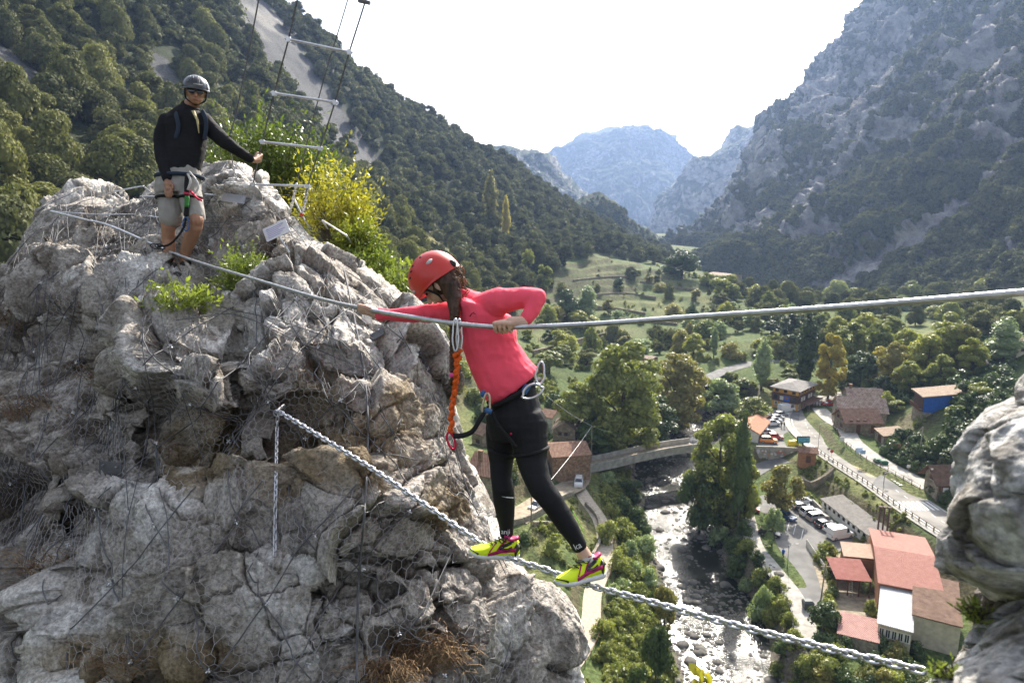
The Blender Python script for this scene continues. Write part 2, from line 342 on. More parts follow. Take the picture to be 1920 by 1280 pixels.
# scree streaks on the wooded slope (bare pale stones)
scree_lines = [[P(*a) for a in ((430, -60, 440), (470, 20, 420), (520, 90, 400), (590, 150, 385), (650, 185, 380))], [P(*a) for a in ((-40, 60, 200), (0, 110, 190), (40, 135, 180))], [P(*a) for a in ((300, 110, 265), (325, 135, 250), (335, 145, 245))]]
SCREE = np.zeros(len(gx))
for ln, wd in zip(scree_lines, (34, 14, 7)):
    d_, _, _ = pdist(gx, gy, ln); SCREE = np.maximum(SCREE, 1 - smooth(wd * .6, wd, d_ + n2 * 7))
C = colmix(C, (.10, .10, .10), SCREE)
ROCKY = smooth(.2, .45, fbm(pp / 30, 4, 77)) * smooth(90, 150, gz) * (gx < 50) * .9
C = colmix(C, (.22, .21, .19), ROCKY)
MEADOW = np.maximum.reduce([1 - smooth(10, 16, np.hypot(gx - h_[0], gy - h_[1])) for h_ in [P(760, 385, 330), P(790, 380, 335), P(890, 310, 590), P(910, 320, 585)]])
C = colmix(C, (.22, .2, .08), MEADOW)
me = npmesh('ground', pp, gridfaces(*GX.shape)[:, ::-1], attrs={'tint': C})
def tintmat(name, rough=.95, bump=.5, bscale=.6, fine=.25, dist=1.0, fscale=3.0):
    m = bpy.data.materials.new(name); m.use_nodes = True; t = m.node_tree; N = t.nodes; L = t.links; b = N['Principled BSDF']
    b.inputs['Roughness'].default_value = rough; b.inputs['Specular IOR Level'].default_value = .15
    at = N.new('ShaderNodeAttribute'); at.attribute_name = 'tint'; g = N.new('ShaderNodeNewGeometry')
    nz = N.new('ShaderNodeTexNoise'); nz.inputs['Scale'].default_value = fscale; nz.inputs['Detail'].default_value = 6; nz.inputs['Roughness'].default_value = .65; L.new(g.outputs['Position'], nz.inputs['Vector'])
    mr = N.new('ShaderNodeMapRange'); mr.inputs[1].default_value = .3; mr.inputs[2].default_value = .7; mr.inputs[3].default_value = 1 - fine; mr.inputs[4].default_value = 1 + fine; L.new(nz.outputs['Fac'], mr.inputs[0])
    mx = N.new('ShaderNodeVectorMath'); mx.operation = 'SCALE'; L.new(at.outputs['Color'], mx.inputs[0]); L.new(mr.outputs[0], mx.inputs['Scale']); L.new(mx.outputs[0], b.inputs['Base Color'])
    nb = N.new('ShaderNodeTexNoise'); nb.inputs['Scale'].default_value = bscale; nb.inputs['Detail'].default_value = 8; nb.inputs['Roughness'].default_value = .65; L.new(g.outputs['Position'], nb.inputs['Vector'])
    bp = N.new('ShaderNodeBump'); bp.inputs['Strength'].default_value = bump; bp.inputs['Distance'].default_value = dist; L.new(nb.outputs['Fac'], bp.inputs['Height']); L.new(bp.outputs[0], b.inputs['Normal'])
    return m
M_ground = tintmat('grass and earth', bump=.8, bscale=1.2, dist=.6, fine=.6, fscale=1.4)
tag(link('ground', me, M_ground), 'green valley floor, meadows and wooded slopes below the rock', 'ground', kind='structure')
# river water
rc = river_c; tg = np.gradient(rc[:, :2], axis=0); tg /= np.linalg.norm(tg, axis=1)[:, None]; nn = np.stack([-tg[:, 1], tg[:, 0]], 1)
V = np.concatenate([[np.array([*(c[:2] + n * s), RIVZ]) for s in np.linspace(-17, 17, 9)] for c, n in zip(rc, nn)])
wm = bpy.data.materials.new('river water'); wm.use_nodes = True; N = wm.node_tree.nodes; L = wm.node_tree.links; b = N['Principled BSDF']
b.inputs['Base Color'].default_value = (.018, .02, .014, 1); b.inputs['Roughness'].default_value = .13; b.inputs['IOR'].default_value = 1.33; b.inputs['Specular IOR Level'].default_value = .36
g = N.new('ShaderNodeNewGeometry'); n_ = N.new('ShaderNodeTexNoise'); n_.inputs['Scale'].default_value = 3.4; n_.inputs['Detail'].default_value = 6; n_.inputs['Roughness'].default_value = .62; L.new(g.outputs['Position'], n_.inputs['Vector'])
n2_ = N.new('ShaderNodeTexNoise'); n2_.inputs['Scale'].default_value = .09; n2_.inputs['Detail'].default_value = 3; L.new(g.outputs['Position'], n2_.inputs['Vector'])
mr = N.new('ShaderNodeMapRange'); mr.inputs[1].default_value = .38; mr.inputs[2].default_value = .62; mr.inputs[3].default_value = .12; mr.inputs[4].default_value = 1; L.new(n2_.outputs['Fac'], mr.inputs[0])
bp = N.new('ShaderNodeBump'); bp.inputs['Distance'].default_value = .14; L.new(mr.outputs[0], bp.inputs['Strength']); L.new(n_.outputs['Fac'], bp.inputs['Height']); L.new(bp.outputs[0], b.inputs['Normal'])
tag(link('river', npmesh('river', V, gridfaces(len(rc), 9)), wm), 'shallow glittering river', 'river', kind='structure')

# ---------------------------------------------------------------- mountains: real relief between a foot and a crest
def mountain(name, crest, foot, label, nc=260, nr=200, rough=(60, 6), veg=.5, seed=0, rockc=(.33, .32, .31), vegc=(.036, .055, .024), back=1.5, scale=1.0, curve=1.0, extra=None, rocky=None, skin=None):
    """crest, foot: lists of (px, py, depth); each column runs from the foot up to the crest, then falls away behind"""
    cr = np.array(crest, float); ft = np.array(foot, float); px = np.linspace(cr[0, 0], cr[-1, 0], nc)
    ci = [np.interp(px, cr[:, 0], cr[:, k]) for k in (1, 2)]; fi = [np.interp(px, ft[:, 0], ft[:, k]) for k in (1, 2)]
    A = P(px, ci[0], ci[1]); B = P(px, fi[0], fi[1])
    u = np.concatenate([np.linspace(0, 1, nr), np.linspace(1.03, 1.6, 18)])
    rows = []
    for t in u:
        if t <= 1:
            q = B + (A - B) * t; q[:, 2] = B[:, 2] + (A[:, 2] - B[:, 2]) * (t ** curve)
        else:
            dirv = (A - CAM) * np.array([1, 1, 0]); dirv /= np.linalg.norm(dirv, axis=1)[:, None]
            q = A + dirv * (t - 1) * back * 400 * scale; q[:, 2] = A[:, 2] - (t - 1) * (t - 1) * 1.6 * (A[:, 2] - B[:, 2])
        rows.append(q)
    G = np.array(rows); nrr = len(u)
    p = G.reshape(-1, 3); s = 1 / (170 * scale)
    env = np.repeat(smooth(0, .12, u) , nc)
    tang = np.zeros_like(G); tang[1:-1] = G[2:] - G[:-2]; tang[0] = G[1] - G[0]; tang[-1] = G[-1] - G[-2]
    ct = np.zeros_like(G); ct[:, 1:-1] = G[:, 2:] - G[:, :-2]; ct[:, 0] = G[:, 1] - G[:, 0]; ct[:, -1] = G[:, -1] - G[:, -2]
    nrm = np.cross(ct.reshape(-1, 3), tang.reshape(-1, 3)); nrm /= np.linalg.norm(nrm, axis=1)[:, None] + 1e-9
    sp = p * s * np.array([1, 1, .55])
    big = fbm(sp, 6, seed, ridged=True, gain=.55); fine_ = fbm(p * s * 6, 6, seed + 9, ridged=True, gain=.6)
    cresta = np.exp(-((np.repeat(u, nc) - 1) / .06) ** 2)
    d = big * rough[0] + fine_ * rough[1]
    q = p + nrm * (d * env * (1 - .75 * cresta))[:, None]
    Q = q.reshape(nrr, nc, 3); e1 = np.gradient(Q, axis=1); e2 = np.gradient(Q, axis=0); n = np.cross(e1.reshape(-1, 3), e2.reshape(-1, 3)); n /= np.linalg.norm(n, axis=1)[:, None] + 1e-9
    steep = 1 - np.abs(n[:, 2]); vn = fbm(p * s * np.array([3.4, 3.4, 1.9]), 6, seed + 30, gain=.62); vn2 = fbm(p * s * 22, 3, seed + 31)
    k = smooth(-.12, .12, (steep - .55) * 1.3 + vn * .9 + vn2 * .75 + (.5 - veg))
    if rocky is not None: k = np.clip(rocky(p, k, vn * .9 + vn2 * 1.3), 0, 1)
    Cc = colmix(np.tile(np.array(vegc), (len(p), 1)), rockc, k)
    Cc = colmix(Cc, (.3, .25, .19), k * smooth(.2, .6, fbm(p * s * 5 * np.array([1, 1, .3]), 3, seed + 40)) * .5)
    Cc = colmix(Cc, (.09, .10, .04), (1 - k) * smooth(.1, .6, fbm(p * s * 8, 3, seed + 50)) * .7)
    me = npmesh(name, q, gridfaces(nrr, nc)[:, ::-1], attrs={'tint': Cc})
    o = tag(link(name, me, M_mount), label, 'mountain', kind='structure')
    return o, q, n, k, np.repeat(u, nc)
M_mount = tintmat('limestone crags and scrub', bump=1.0, bscale=.05, dist=14.0, fine=.75, fscale=.07)
def r1(p, k, vn):
    """hand-placed cliffs of the right mountain"""
    dvec = p - CAM; dep = dvec @ FW; X = 960 + FPX * dvec[:, 0] / dep; Y = 640 - FPX * (dvec @ UP) / dep
    out = smooth(.12, .42, vn) * .75
    for cx, cy, rx, ry, an in ((1860, 170, 75, 165, -8), (1700, 75, 75, 45, 10), (1660, 160, 60, 70, 30), (1700, 280, 120, 28, -20), (1570, 190, 55, 90, 35), (1480, 330, 60, 75, 35), (1385, 380, 30, 62, 20), (1800, 235, 60, 40, -40), (1560, 330, 45, 35, 20), (1900, 470, 35, 30, 0), (1600, 270, 60, 30, 60), (1540, 400, 50, 60, 30), (1420, 440, 60, 40, 30), (1640, 240, 50, 40, 40)):
        a = R(an); u_ = (X - cx) * math.cos(a) + (Y - cy) * math.sin(a); v_ = -(X - cx) * math.sin(a) + (Y - cy) * math.cos(a)
        out = np.maximum(out, smooth(-.05, .12, 1 - np.hypot(u_ / rx, v_ / ry) + vn * 1.2))
    d_ = np.abs((Y - 555) - (X - 1560) * -0.62) ; sc_ = (1 - smooth(7 + (1920 - X) * .02, 12 + (1920 - X) * .03, d_ + vn * 8)) * (X > 1540)
    return np.maximum(out, sc_)
MT = {}
MT['right'] = mountain('mountain', [(1180, 520, 1150), (1230, 500, 1150), (1300, 465, 1200), (1350, 415, 1250), (1395, 350, 1300), (1430, 285, 1350), (1454, 222, 1380), (1500, 180, 1400), (1560, 110, 1430), (1600, 60, 1450), (1640, 5, 1450), (1700, -60, 1450), (1850, -160, 1400), (2100, -260, 1300), (2500, -300, 1200)],
    [(1180, 560, 700), (1300, 560, 700), (1400, 570, 640), (1600, 600, 520), (1750, 630, 440), (1920, 660, 380), (2200, 700, 300), (2500, 750, 250)], 'steep limestone mountain with scrub and pale cliffs on the right', nc=680, nr=460, rough=(46, 17), veg=.5, seed=3, rocky=r1, rockc=(.30, .285, .27))
MT['ridge'] = mountain('mountain', [(1150, 500, 2200), (1230, 440, 2250), (1260, 380, 2300), (1307, 316, 2350), (1350, 283, 2400), (1400, 252, 2400), (1455, 218, 2400), (1550, 160, 2400), (1700, 100, 2400)],
    [(1150, 560, 1500), (1700, 560, 1500)], 'hazy rocky ridge dropping from the right mountain to the gorge', nc=220, nr=180, rough=(75, 16), seed=11, scale=1.4, veg=.45)
MT['far'] = mountain('mountain', [(850, 420, 3900), (950, 350, 3900), (1000, 315, 3900), (1030, 297, 3900), (1060, 280, 3900), (1100, 258, 3900), (1135, 250, 3900), (1210, 250, 3900), (1232, 257, 3900), (1250, 275, 3900), (1275, 298, 3900), (1305, 320, 3900), (1360, 370, 3900), (1450, 450, 3900)],
    [(850, 520, 2700), (1450, 520, 2700)], 'far blue hazy mountain closing the gorge', nc=220, nr=160, rough=(110, 26), seed=21, scale=2.2, veg=.6, rockc=(.2, .21, .22))
MT['leftfar'] = mountain('mountain', [(820, 330, 1700), (900, 292, 1700), (925, 284, 1700), (945, 278, 1700), (960, 283, 1700), (975, 290, 1700), (1005, 288, 1750), (1022, 300, 1750), (1060, 345, 1800), (1100, 392, 1850), (1170, 440, 1900), (1240, 500, 1950)],
    [(820, 560, 1100), (1240, 560, 1300)], 'hazy crag behind the wooded left slope', nc=200, nr=140, rough=(40, 14), seed=31, scale=1.1, veg=.45)
MT['knob'] = mountain('mountain', [(1000, 430, 900), (1060, 405, 900), (1090, 385, 900), (1120, 374, 900), (1150, 385, 900), (1175, 410, 920), (1215, 438, 950), (1260, 490, 980), (1300, 530, 1000)],
    [(1000, 560, 700), (1300, 560, 760)], 'small wooded knoll at the mouth of the gorge', nc=120, nr=90, rough=(12, 6), seed=41, scale=.5, veg=.8)
# ---------------------------------------------------------------- trees
rng = np.random.default_rng(7)
def lump_tree(n_lump, shape, leaves, leaf, seed, flat=.8, core=True, lr=(.16, .26), aspect=1.0):
    """crown in a box about 1 wide and `aspect` tall, base at z=0: leaf clumps on the shells of many lumps around dark-free cores.
    shape(t) -> crown half-width at relative height t"""
    g = np.random.default_rng(seed); V = []; F = []; n = 0
    cen = []; rad = []
    for i in range(n_lump):
        t = g.uniform(.04, .96); a = g.uniform(0, 2 * math.pi); w_ = shape(t); rl = g.uniform(*lr) * (0.55 + .6 * w_ / .5)
        r_ = max(w_ - rl * .75, 0) * math.sqrt(g.uniform(.25, 1))
        cen.append((r_ * math.cos(a), r_ * math.sin(a), t * aspect)); rad.append(rl)
    cen = np.array(cen); rad = np.array(rad)
    wgt = rad ** 2; idx = g.choice(n_lump, leaves, p=wgt / wgt.sum())
    d = g.normal(size=(leaves, 3)); d /= np.linalg.norm(d, axis=1)[:, None]; d[:, 2] = np.where(d[:, 2] < -.35, -d[:, 2], d[:, 2])
    c = cen[idx] + d * rad[idx][:, None] * g.uniform(.78, 1.08, leaves)[:, None] * np.array([1, 1, flat])
    # keep leaves that are not deep inside another lump
    dm = np.sqrt((((c[:, None] - cen[None]) / np.array([1, 1, flat])) ** 2).sum(-1)) / rad[None]; keep = (dm.min(1) > .72); c = c[keep]; d = d[keep]; k = len(c)
    nrm = d + g.normal(size=(k, 3)) * .55; nrm /= np.linalg.norm(nrm, axis=1)[:, None]
    up = g.normal(size=(k, 3)); tx = np.cross(nrm, up); tx /= np.linalg.norm(tx, axis=1)[:, None]; ty = np.cross(nrm, tx)
    sz = leaf * g.uniform(.6, 1.35, k)[:, None]
    q = np.stack([c - tx * sz, c - ty * sz * .55 + nrm * sz * .15, c + tx * sz, c + ty * sz * .6 + nrm * sz * .1], 1).reshape(-1, 3)
    V = [q]; F = [np.arange(4 * k).reshape(k, 4)]; n = 4 * k
    if core:
        th = np.linspace(0, 2 * math.pi, 9)[:-1]; ph = np.linspace(0, math.pi, 6)
        for cc, r_ in zip(cen, rad):
            r2 = r_ * .64
            pts = np.array([[math.sin(p_) * math.cos(t_), math.sin(p_) * math.sin(t_), math.cos(p_)] for p_ in ph for t_ in th]) * (r2 * g.uniform(.85, 1.1, (48, 1))) * np.array([1, 1, flat]) + cc
            V.append(pts); F.append(gridfaces(6, 8, True) + n); n += 48
    return npmesh('crown', np.concatenate(V), np.concatenate(F), smooth_=False)
rnd = lambda t: .5 * math.sqrt(max(0, 1 - (2 * t - .9) ** 2 / 1.25)) * (1 if t > .1 else .75)
dome = lambda t: .5 * math.sqrt(max(0.02, 1 - t ** 2.2))
egg = lambda t: .5 * (math.sin(math.pi * (t * .86 + .1)) ** .7)
pop = lambda t: .5 * (math.sin(math.pi * min(1, t * .93 + .08)) ** .6)
cyp = lambda t: .5 * (1 - t) ** .6
CR = {
    'oak': [lump_tree(18, dome, 4600, .029, 100 + i, aspect=.75, lr=(.17, .27)) for i in range(5)],
    'oakfar': [lump_tree(9, dome, 260, .07, 120 + i, aspect=.8, lr=(.2, .3)) for i in range(4)],
    'broad': [lump_tree(46, egg, 11000, .024, 140 + i, aspect=1.3, lr=(.09, .17), flat=.75) for i in range(3)],
    'mid': [lump_tree(24, egg, 4400, .032, 160 + i, aspect=1.1, lr=(.12, .2)) for i in range(4)],
    'poplar': [lump_tree(34, pop, 3200, .045, 180 + i, aspect=2.9, lr=(.2, .34), flat=1.3) for i in range(2)],
    'cypress': [lump_tree(20, cyp, 1200, .06, 190, aspect=4.5, lr=(.2, .35), flat=1.8)],
    'bush': [lump_tree(14, dome, 1300, .04, 200 + i, aspect=.7, lr=(.15, .26)) for i in range(3)],
}
L_oak = leafmat('evergreen oak leaves', (.034, .042, .016), (.115, .118, .045), tr=.15, rough=.75, spec=.12)
L_hill = leafmat('hillside leaves', (.036, .044, .02), (.105, .108, .05), tr=.12, rough=.8, spec=.1)
L_oakb = leafmat('lighter slope leaves', (.05, .06, .022), (.15, .15, .055), tr=.2, rough=.7, spec=.12)
L_green = leafmat('broadleaf green', (.055, .078, .02), (.18, .19, .055), tr=.3)
L_dark = leafmat('dark green leaves', (.02, .035, .012), (.06, .085, .028), tr=.15)
L_lime = leafmat('light green leaves', (.085, .11, .03), (.22, .22, .06), tr=.35)
L_yel = leafmat('autumn yellow leaves', (.16, .14, .035), (.29, .24, .065), tr=.35)
L_olive = leafmat('olive yellowing leaves', (.08, .085, .03), (.19, .17, .06), tr=.3)
L_silver = leafmat('silvery leaves', (.10, .13, .07), (.2, .24, .13), tr=.3, rough=.35)
L_rust = leafmat('rusty leaves', (.2, .08, .03), (.3, .14, .05), tr=.3)
M_bark = mat('bark', (.10, .085, .065), .95, var=.3, vscale=6, bump=.5, bscale=12)
def trunk_mesh(h, r, seed, limbs=5, spread=.3):
    g = random.Random(seed); b = MB(); top = Vector((g.uniform(-.03, .03), g.uniform(-.03, .03), h))
    b.tube([(0, 0, -.05), (g.uniform(-.01, .01), g.uniform(-.01, .01), h * .45), top], [r * 1.25, r, r * .35], 7)
    for i in range(limbs):
        a = i * 2.4 + g.random(); z = h * g.uniform(.35, .75); e = Vector((math.cos(a) * spread * g.uniform(.6, 1), math.sin(a) * spread * g.uniform(.6, 1), z + h * g.uniform(.15, .35)))
        b.tube([(0, 0, z), Vector((0, 0, z)).lerp(e, .5) + Vector((0, 0, .02)), e], [r * .5, r * .35, r * .12], 5)
    me = b.build('trunk', M_bark).data; return me
_t = {'oak': (.5, .03), 'broad': (1.0, .03), 'mid': (.85, .03), 'poplar': (2.4, .05), 'cypress': (4.0, .1), 'bush': (.35, .02), 'oakfar': (.5, .03)}
_lift = {'oak': .06, 'broad': .05, 'mid': .07, 'poplar': .12, 'cypress': .2, 'bush': -.06, 'oakfar': .05}
TR = {}
for k, (h_, r_) in _t.items():
    TR[k] = trunk_mesh(h_, r_, len(k) * 7, spread=.3 if k not in ('poplar', 'cypress') else .2)
for o in list(COL.objects):
    if o.name.startswith('trunk'): bpy.data.objects.remove(o)
_asp = {'oak': .75, 'broad': 1.3, 'mid': 1.1, 'poplar': 2.9, 'cypress': 4.5, 'bush': .7, 'oakfar': .8}
def tree(kind, loc, h, wid, leaf, label, name=None, group=None, v=None, trunk=True, cat='tree'):
    """h total height, wid crown width in metres"""
    v = rng.integers(len(CR[kind])) if v is None else v
    o = empty(name or {'poplar': 'poplar_tree', 'cypress': 'cypress_tree', 'bush': 'bush', 'oak': 'oak_tree'}.get(kind, 'broadleaf_tree'), loc, rng.uniform(0, 6.28), label, cat, group)
    a = _asp[kind]; lift = _lift[kind]; sz = h / (a * 1.03 + lift)
    o.scale = (wid, wid, sz)
    c = link('crown', CR[kind][v], None, o); c.location = (0, 0, lift)
    if not CR[kind][v].materials: CR[kind][v].materials.append(leaf)
    c.material_slots[0].link = 'OBJECT'; c.material_slots[0].material = leaf
    if trunk:
        t_ = link('trunk', TR[kind], None, o)
    return o
def proj(p):
    d = np.asarray(p) - CAM; z = d @ FW; return 960 + FPX * (d @ RT) / z, 640 - FPX * (d @ UP) / z, z
def T(kind, px, py, top, wpx, leaf, label, **k):
    """tree whose foot is seen at photo pixel (px, py), reaching up to `top`, wpx pixels wide"""
    p = hit(px, py)
    if p is None: print('no hit', px, py, label); return
    dz = proj(p)[2]; h = (py - top) * dz / FPX * 1.02; return tree(kind, p - np.array([0, 0, .2]), h, wpx * dz / FPX, leaf, label, **k)

ROCK_OUT = [(-50, 560), (0, 500), (80, 380), (150, 345), (300, 340), (430, 310), (560, 420), (700, 520), (820, 640), (870, 820), (960, 1060), (1060, 1200), (1070, 1300), (-50, 1300)]
def inside(px, py, poly):
    r = np.zeros(len(px), bool); n = len(poly)
    for i in range(n):
        (x0, y0), (x1, y1) = poly[i], poly[(i + 1) % n]
        c = ((y0 > py) != (y1 > py)) & (px < (x1 - x0) * (py - y0) / ((y1 - y0) or 1e-9) + x0); r ^= c
    return r
# ---- left wooded slope
sp = 8.2
gxx, gyy = np.meshgrid(np.arange(-420, 330, sp), np.arange(30, 760, sp)); q = np.stack([gxx.ravel(), gyy.ravel()], 1) + rng.uniform(-.42, .42, (gxx.size, 2)) * sp
z = ground_z(q[:, 0], q[:, 1]); p3 = np.column_stack([q, z]); X, Y, D = proj(p3)
m = (D > 60) & (X > -160) & (X < 1260) & (Y > -200) & (Y < 720)
p3, X, Y, D = p3[m], X[m], Y[m], D[m]; z = p3[:, 2]
# woodland mask: over the line from lower-left meadows to the ridge foot, fewer on scree and meadows
edge = np.interp(X, [-200, 760, 850, 930, 1000, 1060, 1120, 1180, 1260], [900, 900, 660, 610, 560, 500, 470, 490, 497])
m = (Y < edge) & ~(inside(X + 45, Y - 45, ROCK_OUT) & inside(X - 45, Y - 45, ROCK_OUT))
for ln, wd in zip(scree_lines, (25, 10, 5)):
    d_, _, _ = pdist(p3[:, 0], p3[:, 1], ln); m &= (d_ > wd) | (rng.random(len(m)) < .04)
for h_ in [P(760, 385, 330), P(790, 380, 335), P(890, 310, 590), P(910, 320, 585)]: m &= np.hypot(p3[:, 0] - h_[0], p3[:, 1] - h_[1]) > 13
m &= ~((fbm(p3 / 30, 4, 77) > .5) & (z > 100)) | (rng.random(len(m)) < .35)
p3, X, Y, D = p3[m], X[m], Y[m], D[m]
size = rng.uniform(8, 13.5, len(p3)) * np.where(rng.random(len(p3)) < .2, .65, 1)
app = size / D; order = np.argsort(-app); NIND = 230
lab = ['dark green evergreen oak, one of the dense crowns on the left wooded slope']
g_ = 'evergreen oaks covering the left slope'
for i in order[:NIND]:
    tree('oak' if rng.random() < .8 else 'mid', p3[i] - np.array([0, 0, .6]), size[i] * rng.uniform(.75, 1.25), size[i] * rng.uniform(.85, 1.15), [L_oak, L_oak, L_hill, L_oakb][int(rng.integers(4))], lab[0], group=g_)
rest = order[NIND:]
def gn_scatter(name, pts, scl, kinds, leaf, label, seed):
    me = npmesh(name, pts, np.zeros((0, 3), int), attrs={'scl': scl}) if False else None
    me = bpy.data.meshes.new(name); me.vertices.add(len(pts)); me.vertices.foreach_set('co', np.asarray(pts, np.float32).ravel())
    at = me.attributes.new('scl', 'FLOAT', 'POINT'); at.data.foreach_set('value', np.asarray(scl, np.float32)); me.update()
    o = link(name, me); lib = bpy.data.collections.new(name + ' crowns')
    for i, cm in enumerate(kinds):
        mm = cm.copy(); mm.materials.clear(); mm.materials.append(leaf); lib.objects.link(bpy.data.objects.new('crown', mm))
    ng = bpy.data.node_groups.new(name, 'GeometryNodeTree'); ng.interface.new_socket('Geometry', in_out='INPUT', socket_type='NodeSocketGeometry'); ng.interface.new_socket('Geometry', in_out='OUTPUT', socket_type='NodeSocketGeometry')
    N = ng.nodes; L = ng.links; gi = N.new('NodeGroupInput'); go = N.new('NodeGroupOutput'); ip = N.new('GeometryNodeInstanceOnPoints'); ci = N.new('GeometryNodeCollectionInfo')
    ci.inputs[0].default_value = lib; ci.inputs['Separate Children'].default_value = True; ci.inputs['Reset Children'].default_value = True
    mp_ = N.new('GeometryNodeMeshToPoints'); L.new(gi.outputs[0], mp_.inputs[0]); L.new(mp_.outputs[0], ip.inputs['Points']); L.new(ci.outputs[0], ip.inputs['Instance']); ip.inputs['Pick Instance'].default_value = True
    na = N.new('GeometryNodeInputNamedAttribute'); na.data_type = 'FLOAT'; na.inputs[0].default_value = 'scl'
    L.new(na.outputs[0], ip.inputs['Scale'])
    rv = N.new('FunctionNodeRandomValue'); rv.data_type = 'FLOAT_VECTOR'; rv.inputs[0].default_value = (-.15, -.15, 0); rv.inputs[1].default_value = (.15, .15, 6.28); rv.inputs['Seed'].default_value = seed
    L.new(rv.outputs[0], ip.inputs['Rotation']); L.new(ip.outputs[0], go.inputs[0])
    mod = o.modifiers.new('scatter', 'NODES'); mod.node_group = ng
    return tag(o, label, 'forest', kind='stuff')
gn_scatter('forest', p3[rest] - np.array([0, 0, .5]), size[rest] * 1.05, CR['oak'][:3] + CR['oakfar'] + CR['mid'][:2], L_hill, 'dark evergreen forest covering the far left slope', 3)
print('slope trees', len(p3))
# ---- scrub on the right mountain and on the knoll
def scrub(key, n, smin, smax, dens, label, seed, xr=(1180, 2150)):
    o, q, nrm, k, u = MT[key]; g = np.random.default_rng(seed)
    w_ = (1 - k) ** 2 * (u < 1.0) * dens(q, u); X, Y, D = proj(q); w_ *= (X > xr[0]) & (X < xr[1]) & (Y > -80)
    w_ *= np.clip(D, 300, 2000) / 1000
    idx = g.choice(len(q), n, p=w_ / w_.sum()); pts = q[idx] + g.normal(size=(n, 3)) * 3.0
    pts = q[idx] + g.uniform(-.5, .5, (n, 1)) * (q[np.minimum(idx + 1, len(q) - 1)] - q[idx]) + g.uniform(-.5, .5, (n, 1)) * (q[np.maximum(idx - 1, 0)] - q[idx]) * 0
    return gn_scatter('scrub', pts - np.array([0, 0, 1.0]), g.uniform(smin, smax, n) * (1 - .45 * np.clip(u[idx], 0, 1)), CR['oakfar'], L_hill, label, seed)
scrub('right', 42000, 6.5, 12, lambda q, u: .25 + smooth(.75, .2, u) * 1.2 + .0 * u, 'dark scrub and holm oaks over the right mountain', 5)
scrub('knob', 900, 8, 13, lambda q, u: 1 + 0 * u, 'trees over the small knoll below the gorge', 6, (1000, 1300))

# ---- valley trees, one by one
def many(kind, lst, leaf, label, group=None, **k):
    for a in lst: T(kind, *a, leaf, label, group=group, **k)
T('broad', 1165, 858, 632, 175, L_green, 'huge spreading riverside tree, the tallest crown behind the footbridge', v=0)
T('broad', 1262, 812, 655, 130, L_olive, 'tall olive green tree right of the huge riverside tree', v=1)
T('broad', 1085, 835, 712, 105, L_green, 'broad green tree just right of the climber hips', v=2)
T('broad', 1210, 850, 730, 130, L_dark, 'shaded dark green tree leaning over the river behind the footbridge', v=2)
T('mid', 1120, 850, 775, 90, L_dark, 'low dark tree at the left end of the footbridge')
T('mid', 1030, 700, 655, 60, L_green, 'bushy tree just behind the climber back')
T('mid', 1388, 744, 712, 44, L_green, 'round tree at the river end of the back road bank')
T('mid', 1448, 742, 706, 40, L_olive, 'small tree just left of the yellow hotel roof')
T('bush', 1330, 735, 712, 44, L_dark, 'dark bush below the left end of the back road')
T('broad', 1342, 985, 765, 140, L_green, 'large light crowned tree on the right river bank between bridge and car park', v=1)
T('poplar', 1383, 985, 765, 42, L_dark, 'dark upright tree standing in front of the large river bank tree')
T('mid', 1310, 1000, 850, 85, L_dark, 'lower dark tree overhanging the river below the large bank tree')
T('mid', 1395, 975, 850, 60, L_green, 'green tree at the upper corner of the car park by the river bank')
T('mid', 1466, 962, 868, 78, L_olive, 'round crowned tree shading the car park')
T('mid', 1447, 1022, 945, 42, L_silver, 'small thin leafed tree beside the riverside walk')
T('poplar', 1427, 732, 636, 38, L_silver, 'pale upright poplar left of the yellow hotel')
T('poplar', 1507, 722, 582, 44, L_dark, 'tall dark poplar right behind the yellow hotel')
T('broad', 1552, 748, 622, 62, L_yel, 'tall yellowing tree right of the yellow hotel')
T('mid', 1350, 792, 708, 88, L_silver, 'pale willow left of the yellow hotel across the river')
T('mid', 1413, 795, 742, 72, L_green, 'round bright tree beside the small red roofed shed')
T('mid', 1392, 735, 705, 40, L_green, 'small tree beside the back road')
T('mid', 1478, 722, 690, 40, L_green, 'small round tree in the field behind the yellow hotel')
T('poplar', 1338, 670, 612, 17, L_silver, 'small pale poplar in the middle of the terraced meadows')
T('poplar', 949, 462, 370, 17, L_yel, 'slim golden yellow poplar on the wooded slope')
T('poplar', 921, 440, 322, 30, L_olive, 'olive green poplar left of the golden poplar')
T('cypress', 1372, 514, 472, 13, L_dark, 'slim dark cypress beside the farmhouse on the ridge')
T('oak', 1278, 522, 474, 84, L_dark, 'broad dark oak on the crest of the terraced hill')
T('poplar', 1100, 606, 536, 40, L_silver, 'tall pale tree on the terraces right of the climber shoulder')
T('oak', 1062, 600, 548, 58, L_dark, 'dark round tree left of the tall pale terrace tree')
T('mid', 990, 518, 465, 26, L_lime, 'small lime green tree above the climber shoulder')
T('mid', 1020, 540, 492, 34, L_lime, 'lime green bushy tree on the highest terrace')
T('mid', 1358, 562, 510, 56, L_lime, 'bright green tree below the ridge farmhouse')
T('mid', 1358, 622, 562, 34, L_lime, 'bright green tree in the middle of the meadow behind the cable')
T('mid', 1300, 668, 624, 44, L_lime, 'lime green tree left of the small meadow poplar')
T('mid', 1048, 662, 618, 50, L_lime, 'lime green tree behind the climber lower back')
T('poplar', 1878, 682, 594, 62, L_silver, 'tall silvery green tree on the hillside at the far right')
T('broad', 1440, 600, 545, 40, L_green, 'green tree right of the terraces under the upper cable')
